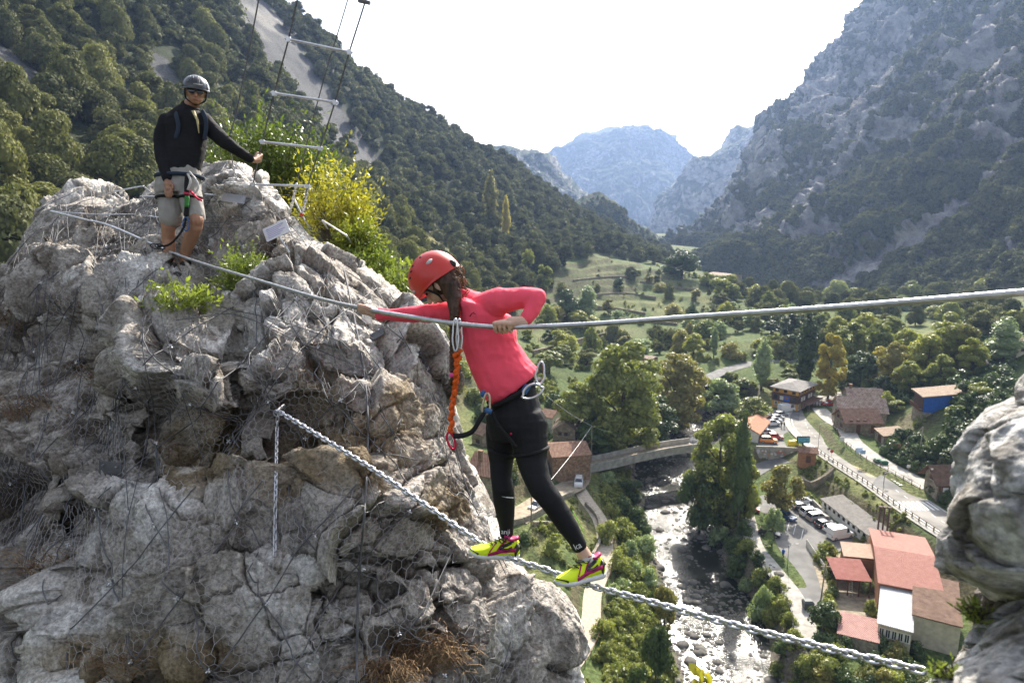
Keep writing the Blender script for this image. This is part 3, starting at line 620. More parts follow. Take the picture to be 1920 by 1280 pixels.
for px, py, tp, wd, lf in ((1590, 700, 600, 74, L_green), (1640, 690, 605, 70, L_green), (1672, 735, 640, 64, L_olive), (1700, 700, 612, 70, L_lime), (1735, 720, 625, 78, L_lime), (1772, 705, 600, 84, L_lime), (1800, 700, 606, 80, L_olive), (1818, 712, 630, 56, L_lime), (1640, 720, 650, 52, L_yel), (1610, 735, 655, 70, L_dark), (1568, 650, 590, 50, L_lime), (1535, 640, 585, 44, L_green), (1620, 650, 585, 60, L_lime), (1665, 655, 590, 60, L_green), (1760, 730, 665, 60, L_green), (1700, 742, 675, 60, L_lime), (1588, 742, 690, 46, L_dark), (1480, 640, 585, 50, L_dark), (1515, 655, 610, 44, L_dark), (1655, 748, 700, 40, L_dark)):
    T('broad' if rng.random() < .5 else 'mid', px, py, tp, wd, lf, 'leafy valley tree in the mixed grove behind the stone houses', group='grove behind the stone houses')
for px, py, tp, wd, lf in ((1865, 735, 690, 50, L_dark), (1835, 752, 712, 48, L_green), (1812, 765, 735, 38, L_dark), (1855, 770, 735, 46, L_dark), (1680, 772, 745, 34, L_green), (1660, 770, 735, 44, L_green), (1720, 712, 685, 36, L_lime), (1690, 822, 800, 30, L_dark), (1795, 815, 780, 50, L_dark), (1810, 830, 790, 56, L_dark), (1760, 850, 815, 50, L_dark), (1720, 860, 832, 40, L_dark), (1790, 790, 755, 40, L_green), (1880, 720, 690, 40, L_dark), (1785, 870, 838, 44, L_dark), (1740, 885, 860, 34, L_dark), (1675, 835, 812, 30, L_dark)):
    T('mid' if rng.random() < .4 else 'bush', px, py, tp, wd, lf, 'bushy tree on the steep hillside around the blue house', name='hillside_tree', group='bushes and trees around the blue house')
# small trees and hedges over the terraces and meadows
g2 = np.random.default_rng(31); k_ = 0
while k_ < 115:
    px, py = g2.uniform(985, 1560), g2.uniform(475, 690)
    if py < np.interp(px, [980, 1100, 1250, 1400, 1560], [520, 478, 505, 540, 565]) : continue
    if 1120 < px < 1290 and 540 < py < 620 and g2.random() < .75: continue
    if abs(px - 1400) < 170 and abs(py - 690) < 22: continue
    k_ += 1; sc = (py - 440) / 160
    r_ = g2.random(); lf = (L_dark, L_green, L_oak, L_lime, L_silver, L_olive)[int(r_ * 5.99)] if g2.random() < .6 else L_oak
    hgt = g2.uniform(14, 34) * max(.5, sc); T('mid' if g2.random() < .5 else 'bush', px, py, py - hgt, hgt * g2.uniform(.9, 1.6), lf, 'small tree scattered over the terraced meadows of the valley', name='meadow_tree', group='small trees over the terraced meadows')
# hedge at the far edge of the fields
for i in range(26):
    px = 1330 + i * 20 + g2.uniform(-8, 8); py = np.interp(px, [1330, 1560, 1850], [535, 570, 590]) + g2.uniform(-6, 10)
    T('oak', px, py + 4, py - g2.uniform(16, 30), g2.uniform(28, 46), L_oak if g2.random() < .7 else L_green, 'dark tree in the wooded belt at the foot of the right mountain', name='belt_tree', group='trees at the foot of the right mountain')
for i in range(60):
    px = 1420 + g2.uniform(0, 520); py = g2.uniform(560, 625)
    T('oak', px, py + 6, py - g2.uniform(22, 38), g2.uniform(36, 60), L_oak if g2.random() < .75 else L_green, 'dark tree in the wooded belt at the foot of the right mountain', name='belt_tree', group='trees at the foot of the right mountain')
# river banks and gardens
lb = [(1140, 900), (1185, 925), (1165, 950), (1190, 975), (1170, 1000), (1205, 1000), (1210, 1030), (1180, 1035), (1160, 1060), (1190, 1070), (1215, 1085), (1170, 1095), (1200, 1110), (1150, 1110), (1225, 1130), (1210, 1150), (1140, 1000), (1130, 1180), (1180, 1170), (1160, 1220), (1230, 1250)]
for px, py in lb: 
    s_ = g2.uniform(36, 56); T('bush', px, py + 12, py + 12 - s_ * .75, s_, (L_green, L_silver, L_dark, L_green)[int(g2.integers(4))], 'leafy bush on the left river bank below the stone path', group='bushes on the left river bank')
T('mid', 1184, 945, 888, 48, L_dark, 'dark round bush alone on the left bank above the river bend', name='bush')
T('mid', 1228, 1300, 1150, 62, L_dark, 'dark narrow tree rising from the left bank at the lower edge', v=1)
T('mid', 1195, 1330, 1225, 46, L_dark, 'second dark bank tree left of the narrow one at the lower edge', v=2)
T('mid', 1245, 1185, 1085, 50, L_olive, 'ragged olive tree leaning over the glittering river')
rb = [(1395, 990), (1400, 1030), (1385, 1060), (1420, 1045), (1430, 1080), (1400, 1090), (1455, 1100), (1465, 1130), (1480, 1160), (1450, 1150), (1490, 1200), (1470, 1215), (1500, 1260), (1460, 1250), (1440, 1120), (1350, 1010), (1380, 1020), (1485, 1290), (1360, 960)]
for px, py in rb:
    s_ = g2.uniform(34, 54); T('bush', px, py + 10, py + 10 - s_ * .7, s_, (L_green, L_silver, L_dark, L_green)[int(g2.integers(4))], 'leafy bush on the right river bank below the walk', group='bushes on the right river bank')
T('bush', 1430, 1165, 1098, 58, L_silver, 'rounded pale bush beside the river near the chain')
T('mid', 1543, 1190, 1118, 62, L_dark, 'dark small tree at the gate below the red roofed sheds')
for i in range(34):
    px, py = g2.uniform(1500, 1740), g2.uniform(1205, 1330)
    if px > 1600 and py < 1225: continue
    s_ = g2.uniform(36, 62); T('bush', px, py, py - s_ * .7, s_, (L_green, L_olive, L_dark, L_oak)[int(g2.integers(4))], 'overgrown garden bush below the sheds at the lower right', group='garden bushes at the lower right')
for i in range(30):
    px, py = g2.uniform(950, 1085), g2.uniform(985, 1290)
    s_ = g2.uniform(16, 34); T('bush', px, py, py - s_ * .7, s_, (L_green, L_lime, L_dark, L_green)[int(g2.integers(4))], 'low shrub in the sloping garden beside the stone path', name='garden_shrub', group='shrubs in the sloping garden')
for px, py, tp, wd, lf in ((1626, 1108, 1082, 34, L_silver), (1632, 1150, 1122, 34, L_green), (1560, 1120, 1095, 30, L_dark)): T('bush', px, py, tp, wd, lf, 'yard shrub beside the lean-to shed', name='yard_shrub', group='yard shrubs by the lean-to')
for px, py, tp, wd, lf in ((1000, 900, 868, 36, L_green), (960, 905, 880, 30, L_dark), (890, 755, 728, 50, L_green), (870, 700, 668, 50, L_green), (905, 790, 752, 40, L_dark), (1040, 780, 735, 60, L_dark), (935, 985, 955, 30, L_dark), (850, 740, 700, 50, L_olive), (1015, 820, 785, 40, L_dark)): T('bush', px, py, tp, wd, lf, 'bush among the stone houses of the left bank', name='village_bush', group='bushes among the left bank houses')
# ---------------------------------------------------------------- roads, paths, car parks
M_asph = mat('worn asphalt', (.17, .165, .155), .9, var=.22, vscale=.35, bump=.15, bscale=6, coord='Object')
M_asph2 = mat('dusty asphalt', (.24, .225, .2), .92, var=.25, vscale=.25, bump=.15, bscale=5)
M_conc = mat('pale concrete', (.36, .34, .3), .9, var=.25, vscale=.8, bump=.2, bscale=6)
M_dirt = mat('pale trodden path', (.30, .25, .18), .95, var=.25, vscale=1.2, bump=.3, bscale=8)
M_path = mat('pale stone paving', (.42, .36, .28), .92, var=.2, vscale=2.5, bump=.3, bscale=8)
M_line = mat('road paint white', (.7, .7, .67), .7, var=.15, vscale=3)
M_yline = mat('road paint yellow', (.6, .5, .2), .7, var=.15, vscale=3)
def ribbon(name, c, w0, w1, mt, dz, label=None, cat=None, kind='structure', drape=False, cols=5, group=None, parent=None, build=True, dens=3):
    """strip along a centre line from offset w0 to w1"""
    c = spline(c, dens) if dens > 1 else np.asarray(c); tg = np.gradient(c[:, :2], axis=0); tg /= np.linalg.norm(tg, axis=1)[:, None]; nn_ = np.stack([-tg[:, 1], tg[:, 0]], 1)
    off = np.linspace(w0, w1, cols); V = np.zeros((len(c), cols, 3))
    for j, o_ in enumerate(off):
        V[:, j, :2] = c[:, :2] + nn_ * o_; V[:, j, 2] = c[:, 2] + dz
    if drape: V[..., 2] = ground_z(V[..., 0].ravel(), V[..., 1].ravel()).reshape(V.shape[:2]) + dz
    me = npmesh(name, V.reshape(-1, 3), gridfaces(len(c), cols)); o = link(name, me, mt, parent)
    if kind or label: tag(o, label, cat, group, kind)
    return o
ribbon('road', road_c[:], -4.0, 4.0, M_asph2, 0, 'main valley road curving past the yellow hotel')
ribbon('pavement', road_c, 4.05, 5.6, M_conc, .12, 'raised concrete pavement beside the main road')
ribbon('road', back_road_c, -2.6, 2.6, M_asph, 0, 'narrow grey road crossing the field behind the hotel')
ribbon('road', alley_c, -2.2, 2.2, M_conc, .0, 'narrow lane below the stone houses')
ribbon('road', lane_c, -3.0, 3.0, M_dirt, 0, 'dusty village lane on the left bank')
ribbon('path', path_c, -1.5, 1.5, M_path, 0, 'stone paved riverside path')
ribbon('pavement', walk_c, -2.2, 1.0, M_conc, .05, 'pale riverside walk with railing')
def poly_sheet(name, pts, z, mt, label):
    b = MB(); v = [pz(px, py, z) for px, py in pts]; b.add(v, [tuple(range(len(v)))]); o = b.build(name, mt); return tag(o, label, None, None, 'structure')
parkA = [(1405, 935), (1450, 925), (1505, 930), (1545, 958), (1600, 1010), (1585, 1025), (1540, 1030), (1512, 1045), (1545, 1120), (1530, 1150), (1512, 1160), (1470, 1080), (1425, 1000)]
parkB = [(1418, 835), (1428, 800), (1440, 772), (1480, 762), (1505, 772), (1498, 790), (1506, 815), (1510, 838), (1470, 842)]
crossR = [(1655, 872), (1700, 868), (1745, 880), (1790, 905), (1775, 925), (1720, 915), (1690, 918), (1660, 900)]
parkA = [(1405, 935), (1450, 922), (1505, 930), (1545, 958), (1600, 1010), (1590, 1028), (1552, 1040), (1530, 1050), (1560, 1110), (1545, 1150), (1518, 1155), (1480, 1085), (1435, 1000)]
poly_sheet('car_park', parkA, 0.0, M_asph, 'grey asphalt car park beside the river')
parkB = [(1420, 836), (1428, 800), (1440, 772), (1480, 760), (1500, 768), (1498, 790), (1502, 815), (1508, 838)]
poly_sheet('car_park', parkB, 3.66, M_asph, 'small asphalt car park below the yellow hotel')
poly_sheet('yard', [(1524, 1052), (1560, 1042), (1600, 1030), (1650, 1130), (1650, 1215), (1565, 1195), (1552, 1145)], .03, M_dirt, 'bare dusty yard between the sheds')
crossR = [(1648, 872), (1700, 866), (1745, 876), (1790, 900), (1775, 925), (1720, 915), (1690, 918), (1660, 900)]
ribbon('road', cross_c, -3.6, 3.6, M_asph, .01, 'side road joining the main road at the crossing')
# painted markings: one thing per marking run
mk = lambda w0, w1, name, label, m=M_line, c=road_c, dz=.02, grp=None: ribbon(name, c, w0, w1, m, dz, label, 'road marking', None, cols=2, group=grp)
mk(-3.6, -3.45, 'edge_line', 'long white edge line on the river side of the main road'); mk(3.45, 3.6, 'edge_line', 'long white edge line on the hill side of the main road')
rc_f = spline(road_c, 3)
for i in range(4, len(rc_f) - 8, 5):
    if 80 < i < 110: continue
    mk(-.06, .06, 'centre_dash', 'white dash of the broken centre line of the main road', c=rc_f[i:i + 3] if False else rc_f[i:i + 3], grp='centre line dashes')
def local_quads(name, cpx, z, ang, rects, mt, label, cat, grp=None):
    o = pz(*cpx, z); M = Matrix.Translation(Vector(o)) @ Matrix.Rotation(R(ang), 4, 'Z'); b = MB()
    for x0, x1, y0, y1 in rects: b.quad(*[M @ Vector(v) for v in ((x0, y0, .03), (x1, y0, .03), (x1, y1, .03), (x0, y1, .03))])
    return tag(b.build(name, mt), label, cat, grp)
def ang_at(px, py, z=4.8):
    p = pz(px, py, z); i = np.argmin(np.hypot(rc_f[:, 0] - p[0], rc_f[:, 1] - p[1])); t = rc_f[min(i + 1, len(rc_f) - 1)] - rc_f[i - 1]; return math.degrees(math.atan2(t[1], t[0])), rc_f[i]
a_, c_ = ang_at(1716, 948); o_ = c_
local_quads('zebra_crossing', (1716, 948), c_[2], a_, [(-2, 2, -3.7 + k * .95, -3.7 + k * .95 + .5) for k in range(8)], M_line, 'white zebra crossing across the main road at the lower right', 'road marking')
local_quads('zebra_crossing', (1686, 897), 5.27, a_ + 90, [(-2, 2, -3.6 + k * .95, -3.6 + k * .95 + .5) for k in range(8)], M_line, 'worn zebra crossing on the side road beside the green containers', 'road marking')
a2, c2_ = ang_at(1632, 888)
zz = [(k * .8, k * .8 + .22, 1.0, 3.0) for k in range(-5, 6)] + [(-4.2, 4.6, .9, 1.02), (-4.2, 4.6, 2.98, 3.1)]
local_quads('yellow_hatching', (1632, 888), c2_[2], a2, [(x0, x1, y0 - 2, y1 - 2) for x0, x1, y0, y1 in zz], M_yline, 'yellow hatched bus box painted on the main road', 'road marking')
for k, (px, py) in enumerate(((1478, 985), (1490, 992), (1504, 1001))): local_quads('bay_line', (px, py), .03, 62, [(-2.3, 2.3, -.05, .05)], M_line, 'thin white parking bay line on the riverside car park', 'road marking', 'parking bay lines')

# ---------------------------------------------------------------- buildings
def tiles(name, c1, c2, rough=.85, sc=3.2, axis='x'):
    m = mat(name, c1, rough, col2=c2, vscale=1.3, detail=8, mixlo=.3, mixhi=.7); t = m.node_tree; N = t.nodes; L = t.links; b = N['Principled BSDF']
    tc = N.new('ShaderNodeTexCoord'); wv = N.new('ShaderNodeTexWave'); wv.bands_direction = axis.upper(); wv.inputs['Scale'].default_value = sc * .32; wv.inputs['Distortion'].default_value = .6; wv.inputs['Detail Scale'].default_value = 4
    L.new(tc.outputs['Object'], wv.inputs[0]); bp = N.new('ShaderNodeBump'); bp.inputs['Strength'].default_value = .8; bp.inputs['Distance'].default_value = .12; L.new(wv.outputs['Fac'], bp.inputs['Height']); L.new(bp.outputs[0], b.inputs['Normal']); src = b.inputs['Base Color'].links[0].from_socket; mr_ = N.new('ShaderNodeMapRange'); mr_.inputs[3].default_value = .68; mr_.inputs[4].default_value = 1.12; L.new(wv.outputs['Fac'], mr_.inputs[0]); sv = N.new('ShaderNodeVectorMath'); sv.operation = 'SCALE'; L.new(src, sv.inputs[0]); L.new(mr_.outputs[0], sv.inputs['Scale']); L.new(sv.outputs[0], b.inputs['Base Color']); return m
def stone(name, c1, c2, sc=2.2):
    m = mat(name, c1, .95, col2=c2, vscale=1.2, detail=8); t = m.node_tree; N = t.nodes; L = t.links; b = N['Principled BSDF']
    tc = N.new('ShaderNodeTexCoord'); vo = N.new('ShaderNodeTexVoronoi'); vo.inputs['Scale'].default_value = sc; L.new(tc.outputs['Object'], vo.inputs[0])
    ve = N.new('ShaderNodeTexVoronoi'); ve.feature = 'DISTANCE_TO_EDGE'; ve.inputs['Scale'].default_value = sc; L.new(tc.outputs['Object'], ve.inputs[0])
    src = b.inputs['Base Color'].links[0].from_socket; mx = N.new('ShaderNodeMixRGB'); mx.blend_type = 'MULTIPLY'; mx.inputs[0].default_value = .75; L.new(src, mx.inputs[1])
    hs = N.new('ShaderNodeValToRGB'); hs.color_ramp.elements[0].color = (.55, .52, .48, 1); hs.color_ramp.elements[1].color = (1.25, 1.2, 1.1, 1); sx = N.new('ShaderNodeSeparateColor'); L.new(vo.outputs['Color'], sx.inputs[0]); L.new(sx.outputs[0], hs.inputs[0]); L.new(hs.outputs[0], mx.inputs[2]); L.new(mx.outputs[0], b.inputs['Base Color'])
    bp = N.new('ShaderNodeBump'); bp.inputs['Strength'].default_value = .7; bp.inputs['Distance'].default_value = .08; mr_ = N.new('ShaderNodeMapRange'); mr_.inputs[2].default_value = .12; L.new(ve.outputs['Distance'], mr_.inputs[0]); L.new(mr_.outputs[0], bp.inputs['Height']); L.new(bp.outputs[0], b.inputs['Normal']); return m
M_stone = stone('rubble stone wall', (.22, .19, .15), (.32, .28, .22)); M_stone2 = stone('pale rubble stone', (.28, .25, .21), (.4, .36, .3)); M_brick = stone('reddish rubble wall', (.24, .15, .10), (.34, .24, .17), 3)
M_tile = tiles('old terracotta tiles', (.22, .11, .07), (.36, .22, .15)); M_tile_pale = tiles('pale mossy terracotta tiles', (.28, .19, .13), (.38, .29, .21)); M_tile_brown = tiles('dark brown tiles', (.13, .075, .05), (.26, .16, .11), sc=5)
M_tile_ruin = tiles('broken lichen covered tiles', (.2, .12, .09), (.42, .34, .28), sc=2.4)
M_red = tiles('red corrugated roofing', (.41, .165, .12), (.50, .225, .17), .5, 6); M_redold = tiles('weathered dark red sheeting', (.27, .07, .05), (.38, .13, .10), .6, 5); M_pink = tiles('faded pinkish sheeting', (.34, .17, .15), (.42, .24, .2), .7, 4)
M_orange = tiles('orange roof tiles', (.5, .19, .09), (.6, .27, .15), .7, 4); M_whiteroof = tiles('white corrugated sheeting', (.42, .43, .44), (.55, .55, .55), .45, 4); M_tanroof = tiles('tan corrugated sheeting', (.42, .26, .18), (.52, .36, .26), .6, 5)
M_grey = tiles('grey fibre cement sheeting', (.17, .155, .14), (.27, .25, .22), .8, 4); M_slate = mat('flat grey roofing', (.2, .185, .17), .85, var=.2, vscale=1)
M_cream = mat('cream render', (.5, .44, .34), .9, var=.15, vscale=1.2); M_white = mat('white render', (.68, .67, .63), .9, var=.12, vscale=1.2); M_yellow = mat('yellow ochre render', (.62, .33, .07), .85, var=.1, vscale=1.5); M_brown = mat('brown timber cladding', (.11, .065, .045), .8, var=.25, vscale=3)
M_blue = mat('blue painted wall', (.03, .13, .5), .7, var=.12, vscale=2); M_terra = mat('terracotta render', (.36, .17, .09), .9, var=.15, vscale=1.5); M_glass = mat('window glass', (.03, .035, .04), .12, spec=.6); M_wood = mat('dark brown wood', (.12, .06, .035), .7, var=.3, vscale=6); M_pale = mat('pale window frame', (.6, .58, .53), .7); M_dark = mat('dark opening', (.02, .018, .016), .9)
M_metal = mat('galvanised metal', (.4, .41, .42), .45, metal=.7, var=.15, vscale=5); M_pole = mat('weathered wooden pole', (.24, .2, .15), .9, var=.2, vscale=5)
def facet(pf, pl, pr, z, eave=None, top=False, h=None):
    zz_ = z + h if top else z
    F = pz(*pf, zz_); Lp = pz(*pl, zz_); Rp = pz(*pr, zz_); u = (Lp - F)[:2]; a = np.linalg.norm(u); u = u / a; n = np.array([-u[1], u[0]]); v = (Rp - F)[:2]; s = 1 if v @ n > 0 else -1; b = abs(v @ n)
    if h is None:
        f0 = np.array([F[0], F[1], z]); py0 = proj(f0)[1]; h = 3.
        for _ in range(20): h += (proj(f0 + [0, 0, h])[1] - eave) * proj(f0)[2] / FPX
    return np.array([F[0], F[1], z]), u, n * s, a, b, h
def house(name, label, pf, pl, pr, z, eave=None, wall=None, roof='gable', roofmat=None, rh=1.8, over=.45, wins_x=(), wins_y=(), top=False, h=None, chimney=None, ridge='x', bands=None, winmat=None, doors_x=(), doors_y=(), thick=.16, cat='house', extra=0):
    """rectangular building; pf nearest base corner, pl/pr the corners left and right of it. local x runs pf->pl, y runs pf->pr.
    wins_x on the face y=0 (given as u0,u1 in 0..1 of the length, z0,z1 metres), wins_y on the face x=0"""
    F, u, v, a, b, h = facet(pf, pl, pr, z, eave, top, h)
    o = empty(name, tuple(F), 0, label, cat); M = Matrix(((u[0], v[0], 0, 0), (u[1], v[1], 0, 0), (0, 0, 1, 0), (0, 0, 0, 1)))
    X = lambda x, y, zz_: M @ Vector((x, y, zz_))
    bx = lambda mb, x0, x1, y0, y1, z0, z1: mb.box(x0, x1, y0, y1, z0, z1, M)
    if bands:
        z0 = -1.5
        for k, (z1, m_) in enumerate(bands):
            mb = MB(); e = .03 * (k % 2); bx(mb, -e, a + e, -e, b + e, z0, z1); mb.build('wall', m_, o); z0 = z1
    else: mb = MB(); bx(mb, 0, a, 0, b, -1.5, h); mb.build('wall', wall, o)
    oh = over; mb = MB()
    if roof == 'gable':
        if ridge == 'x': prof = [(-oh, h - oh * rh / (b / 2)), (b / 2, h + rh), (b + oh, h - oh * rh / (b / 2))]; A = [X(-oh, y, z_) for y, z_ in prof]; B = [X(a + oh, y, z_) for y, z_ in prof]; gab = [[X(x, 0, h - .01), X(x, b / 2, h + rh - .05), X(x, b, h - .01)] for x in (0.001, a - .001)]
        else: prof = [(-oh, h - oh * rh / (a / 2)), (a / 2, h + rh), (a + oh, h - oh * rh / (a / 2))]; A = [X(x, -oh, z_) for x, z_ in prof]; B = [X(x, b + oh, z_) for x, z_ in prof]; gab = [[X(0, y, h - .01), X(a / 2, y, h + rh - .05), X(a, y, h - .01)] for y in (0.001, b - .001)]
        T_ = Vector((0, 0, thick)); ring = lambda P_: [p + T_ for p in P_] + [P_[2], P_[1], P_[0]]
        mb.hull(ring(A), ring(B)); g_mb = MB()
        for q in gab: g_mb.add(q, [(0, 1, 2)])
        g_mb.build('gable', wall if wall else bands[-1][1], o)
    elif roof == 'hip':
        in_ = min(a, b) / 2; e = [X(-oh, -oh, h), X(a + oh, -oh, h), X(a + oh, b + oh, h), X(-oh, b + oh, h)]
        r_ = [X(in_, b / 2, h + rh), X(a - in_, b / 2, h + rh)] if a >= b else [X(a / 2, in_, h + rh), X(a / 2, b - in_, h + rh)]
        T_ = Vector((0, 0, thick)); lo = e; hi = [p + T_ for p in e]; V = lo + hi + r_
        f = [(3, 2, 1, 0)] + [(i, (i + 1) % 4, 4 + (i + 1) % 4, 4 + i) for i in range(4)]
        f += [(4, 5, 9, 8), (5, 6, 9), (6, 7, 8, 9), (7, 4, 8)] if a >= b else [(4, 5, 8), (5, 6, 9, 8), (6, 7, 9), (7, 4, 8, 9)]
        mb.add(V, f)
    else:   # single slope: h at x/y start, h+rh at the far end
        if ridge == 'x': q = [X(-oh, -oh, h), X(a + oh, -oh, h), X(a + oh, b + oh, h + rh), X(-oh, b + oh, h + rh)]
        else: q = [X(-oh, -oh, h), X(a + oh, -oh, h + rh), X(a + oh, b + oh, h + rh), X(-oh, b + oh, h)]
        mb.hull([p + Vector((0, 0, .02)) for p in q], [p + Vector((0, 0, .02 + thick)) for p in q])
        if rh > .5:
            g_mb = MB()
            if ridge == 'x': g_mb.hull([X(.02, .02, h), X(.02, b - .02, h), X(.02, b - .02, h + rh)], [X(a - .02, .02, h), X(a - .02, b - .02, h), X(a - .02, b - .02, h + rh)])
            else: g_mb.hull([X(.02, .02, h), X(a - .02, .02, h), X(a - .02, .02, h + rh)], [X(.02, b - .02, h), X(a - .02, b - .02, h), X(a - .02, b - .02, h + rh)])
            g_mb.build('gable', wall if wall else bands[-1][1], o)
    rf = mb.build('roof', roofmat, o)
    if chimney:
        for cx, cy in chimney:
            mb = MB(); bx(mb, cx * a - .35, cx * a + .35, cy * b - .3, cy * b + .3, h, h + rh + 1.0); bx(mb, cx * a - .45, cx * a + .45, cy * b - .4, cy * b + .4, h + rh + 1.003, h + rh + 1.12); mb.build('chimney', M_brick, rf)
    def win(face, s0, s1, z0, z1, dr=False):
        L_ = a if face == 'x' else b; s0, s1 = s0 * L_, s1 * L_
        def bb(mb, p0, p1, d0, d1, zz0, zz1): bx(mb, p0, p1, d0, d1, zz0, zz1) if face == 'x' else bx(mb, d0, d1, p0, p1, zz0, zz1)
        f = .09; mb = MB()
        for q in ((s0 - f, s0 + f, z0, z1), (s1 - f, s1 + f, z0, z1), (s0 + f, s1 - f, z1 - f, z1 + .003), (s0 + f, s1 - f, z0 - .002, z0 + f), ((s0 + s1) / 2 - .04, (s0 + s1) / 2 + .04, z0 + f, z1 - f)): bb(mb, q[0], q[1], -.09, .01, q[2], q[3])
        fr = mb.build('door' if dr else 'window', winmat or M_wood, o); mb = MB(); bb(mb, s0 + f, s1 - f, -.035, .015, z0 + f, z1 - f); mb.build('panel' if dr else 'pane', M_wood if dr else M_glass, fr)
        if not dr: mb = MB(); bb(mb, s0 - .2, s1 + .2, -.16, .01, z0 - .13, z0 - .004); mb.build('sill', M_conc, fr)
    for q in wins_x: win('x', *q)
    for q in wins_y: win('y', *q)
    for q in doors_x: win('x', *q, dr=True)
    for q in doors_y: win('y', *q, dr=True)
    return o, M, a, b, h
row = lambda n, z0, z1, w_=.45, m=.04: [(m + (i + .5 - w_ / 2) * (1 - 2 * m) / n, m + (i + .5 + w_ / 2) * (1 - 2 * m) / n, z0, z1) for i in range(n)]
# A yellow hotel
o, M, a, b, h = house('hotel', 'yellow and brown three storey hotel beside the bend of the road', (1494, 772), (1447, 762), (1538, 759), 3.5, 734, roof='hip', roofmat=M_slate, rh=1.5, over=.8, bands=None, wall=M_yellow, wins_x=row(4, 1.0, 2.1) , wins_y=row(6, .3, 2.2, .6), winmat=M_pale)
for (z0, z1, m_, nm) in ((h * .36, h * .72, M_brown, 'timber_storey'), (h * .72, h * .78, M_wood, 'balcony')):
    mb = MB(); e = .12 if nm == 'timber_storey' else .5; mb.box(-e, a + .1, -e, b + .1, z0, z1, M); st_ = mb.build(nm, m_, o)
    if nm == 'timber_storey':
        for f, n_, L_ in (('x', 4, a), ('y', 7, b)):
            for i in range(n_):
                s_ = (i + .5) * L_ / n_; mb = MB(); q = (s_ - .55, s_ + .55); zc = (z0 + z1) / 2
                mb.box(q[0], q[1], -.2, -.1, zc - .6, zc + .6, M) if f == 'x' else mb.box(-.2, -.1, q[0], q[1], zc - .6, zc + .6, M); mb.build('window', M_pale if (i % 3) else M_glass, st_)
for i in range(6):
    mb = MB(); s_ = (i + .5) * b / 6; mb.box(-.1, .02, s_ - .5, s_ + .5, h * .82, h * .95, M); mb.build('window', M_glass, o)
for i in range(3):
    mb = MB(); s_ = (i + .5) * a / 3; mb.box(s_ - .5, s_ + .5, -.1, .02, h * .82, h * .95, M); mb.build('window', M_glass, o)
mb = MB(); mb.box(a * .3, a * .55, -.24, -.14, h * .42, h * .70, M); ban = mb.build('mural_panel', M_blue, o); mb = MB(); mb.box(a * .36, a * .5, -.27, -.245, h * .52, h * .66, M); mb.build('mural_figure', mat('mural brown', (.3, .14, .07)), ban)
mb = MB(); mb.box(-3.0, -.1, b * .1, b * .95, 2.35, 2.5, M); aw = mb.build('terrace_awning', M_wood, o)
for i in range(5):
    mb = MB(); s_ = b * (.12 + .2 * i); mb.box(-2.9, -2.75, s_, s_ + .15, 0, 2.35, M); mb.build('awning_post', M_wood, aw)
# B shed with orange roof
house('shed', 'low shed with bright orange tiled roof beside the hotel car park', (1421, 834), (1376, 826), (1424, 808), 3.0, 812, wall=M_white, roofmat=M_orange, rh=1.3, ridge='y', over=.5, wins_x=[(.35, .5, 1.0, 2.0)], cat='shed')
house('shed', 'tiny dark shed with rusty roof beside the hotel car park', (1432, 800), (1421, 797), (1437, 793), 3.4, 786, wall=M_brown, roofmat=M_tile, rh=.8, cat='shed', over=.4)
# C stone farmhouses
house('stone_house', 'stone farmhouse with brown tiled roof and dark gallery above the lane', (1585, 812), (1563, 797), (1652, 814), 5.9, 790, wall=M_stone, roofmat=M_tile, rh=2.4, ridge='y', over=.7, wins_x=[(.2, .35, 2.8, 3.7), (.6, .75, 2.8, 3.7), (.3, .45, .8, 1.8)], wins_y=[(.1, .18, 2.7, 3.6), (.3, .38, 2.7, 3.6), (.5, .58, 2.7, 3.6)], doors_y=[(.32, .42, 0, 2.2), (.75, .84, 0, 2.1)], extra=1)
house('stone_house', 'stone house with broken lichen covered roof behind the brown roofed farmhouse', (1572, 792), (1560, 776), (1655, 792), 7, 768, wall=M_stone2, roofmat=M_tile_ruin, rh=2.6, ridge='y', over=.5, wins_x=[(.3, .5, 1.8, 2.8)])
house('stone_house', 'rear stone house with ragged pale roof and chimney below the grove', (1590, 764), (1578, 752), (1652, 764), 7.5, 746, wall=M_stone2, roofmat=M_tile_ruin, rh=2.2, ridge='y', over=.4, chimney=[(.5, .12)])
house('stone_hut', 'small stone hut with tan sloping roof beside the lane', (1656, 834), (1640, 820), (1682, 823), 6.2, 818, wall=M_stone2, roofmat=M_tile_pale, rh=.9, roof='mono', over=.35, doors_x=[(.3, .6, 0, 1.7)], cat='hut')
# E blue house
o, M, a, b, h = house('blue_house', 'bright blue house with sloping terracotta roof on a stone base', (1729, 787), (1711, 772), (1779, 774), float(hit(1729, 787)[2]), 745, wall=M_blue, roof='mono', roofmat=M_tile_pale, rh=1.6, ridge='x', over=.7, wins_y=[(.86, .94, 4.2, 4.9)], thick=.25)
mb = MB(); mb.box(-.12, a + .12, -.12, b + .12, -2, h * .34, M); mb.build('stone_base', M_stone2, o)
mb = MB(); mb.box(.3, a - .3, -.14, -.02, h * .42, h * .9, M); mb.build('gallery', M_brown, o)
mb = MB(); mb.box(0, a, -1.0, -.14, h * .40, h * .44, M); bal = mb.build('balcony', M_wood, o)
mb = MB(); mb.box(0, a, -1.0, -.94, h * .44, h * .58, M); mb.build('railing', M_wood, bal)
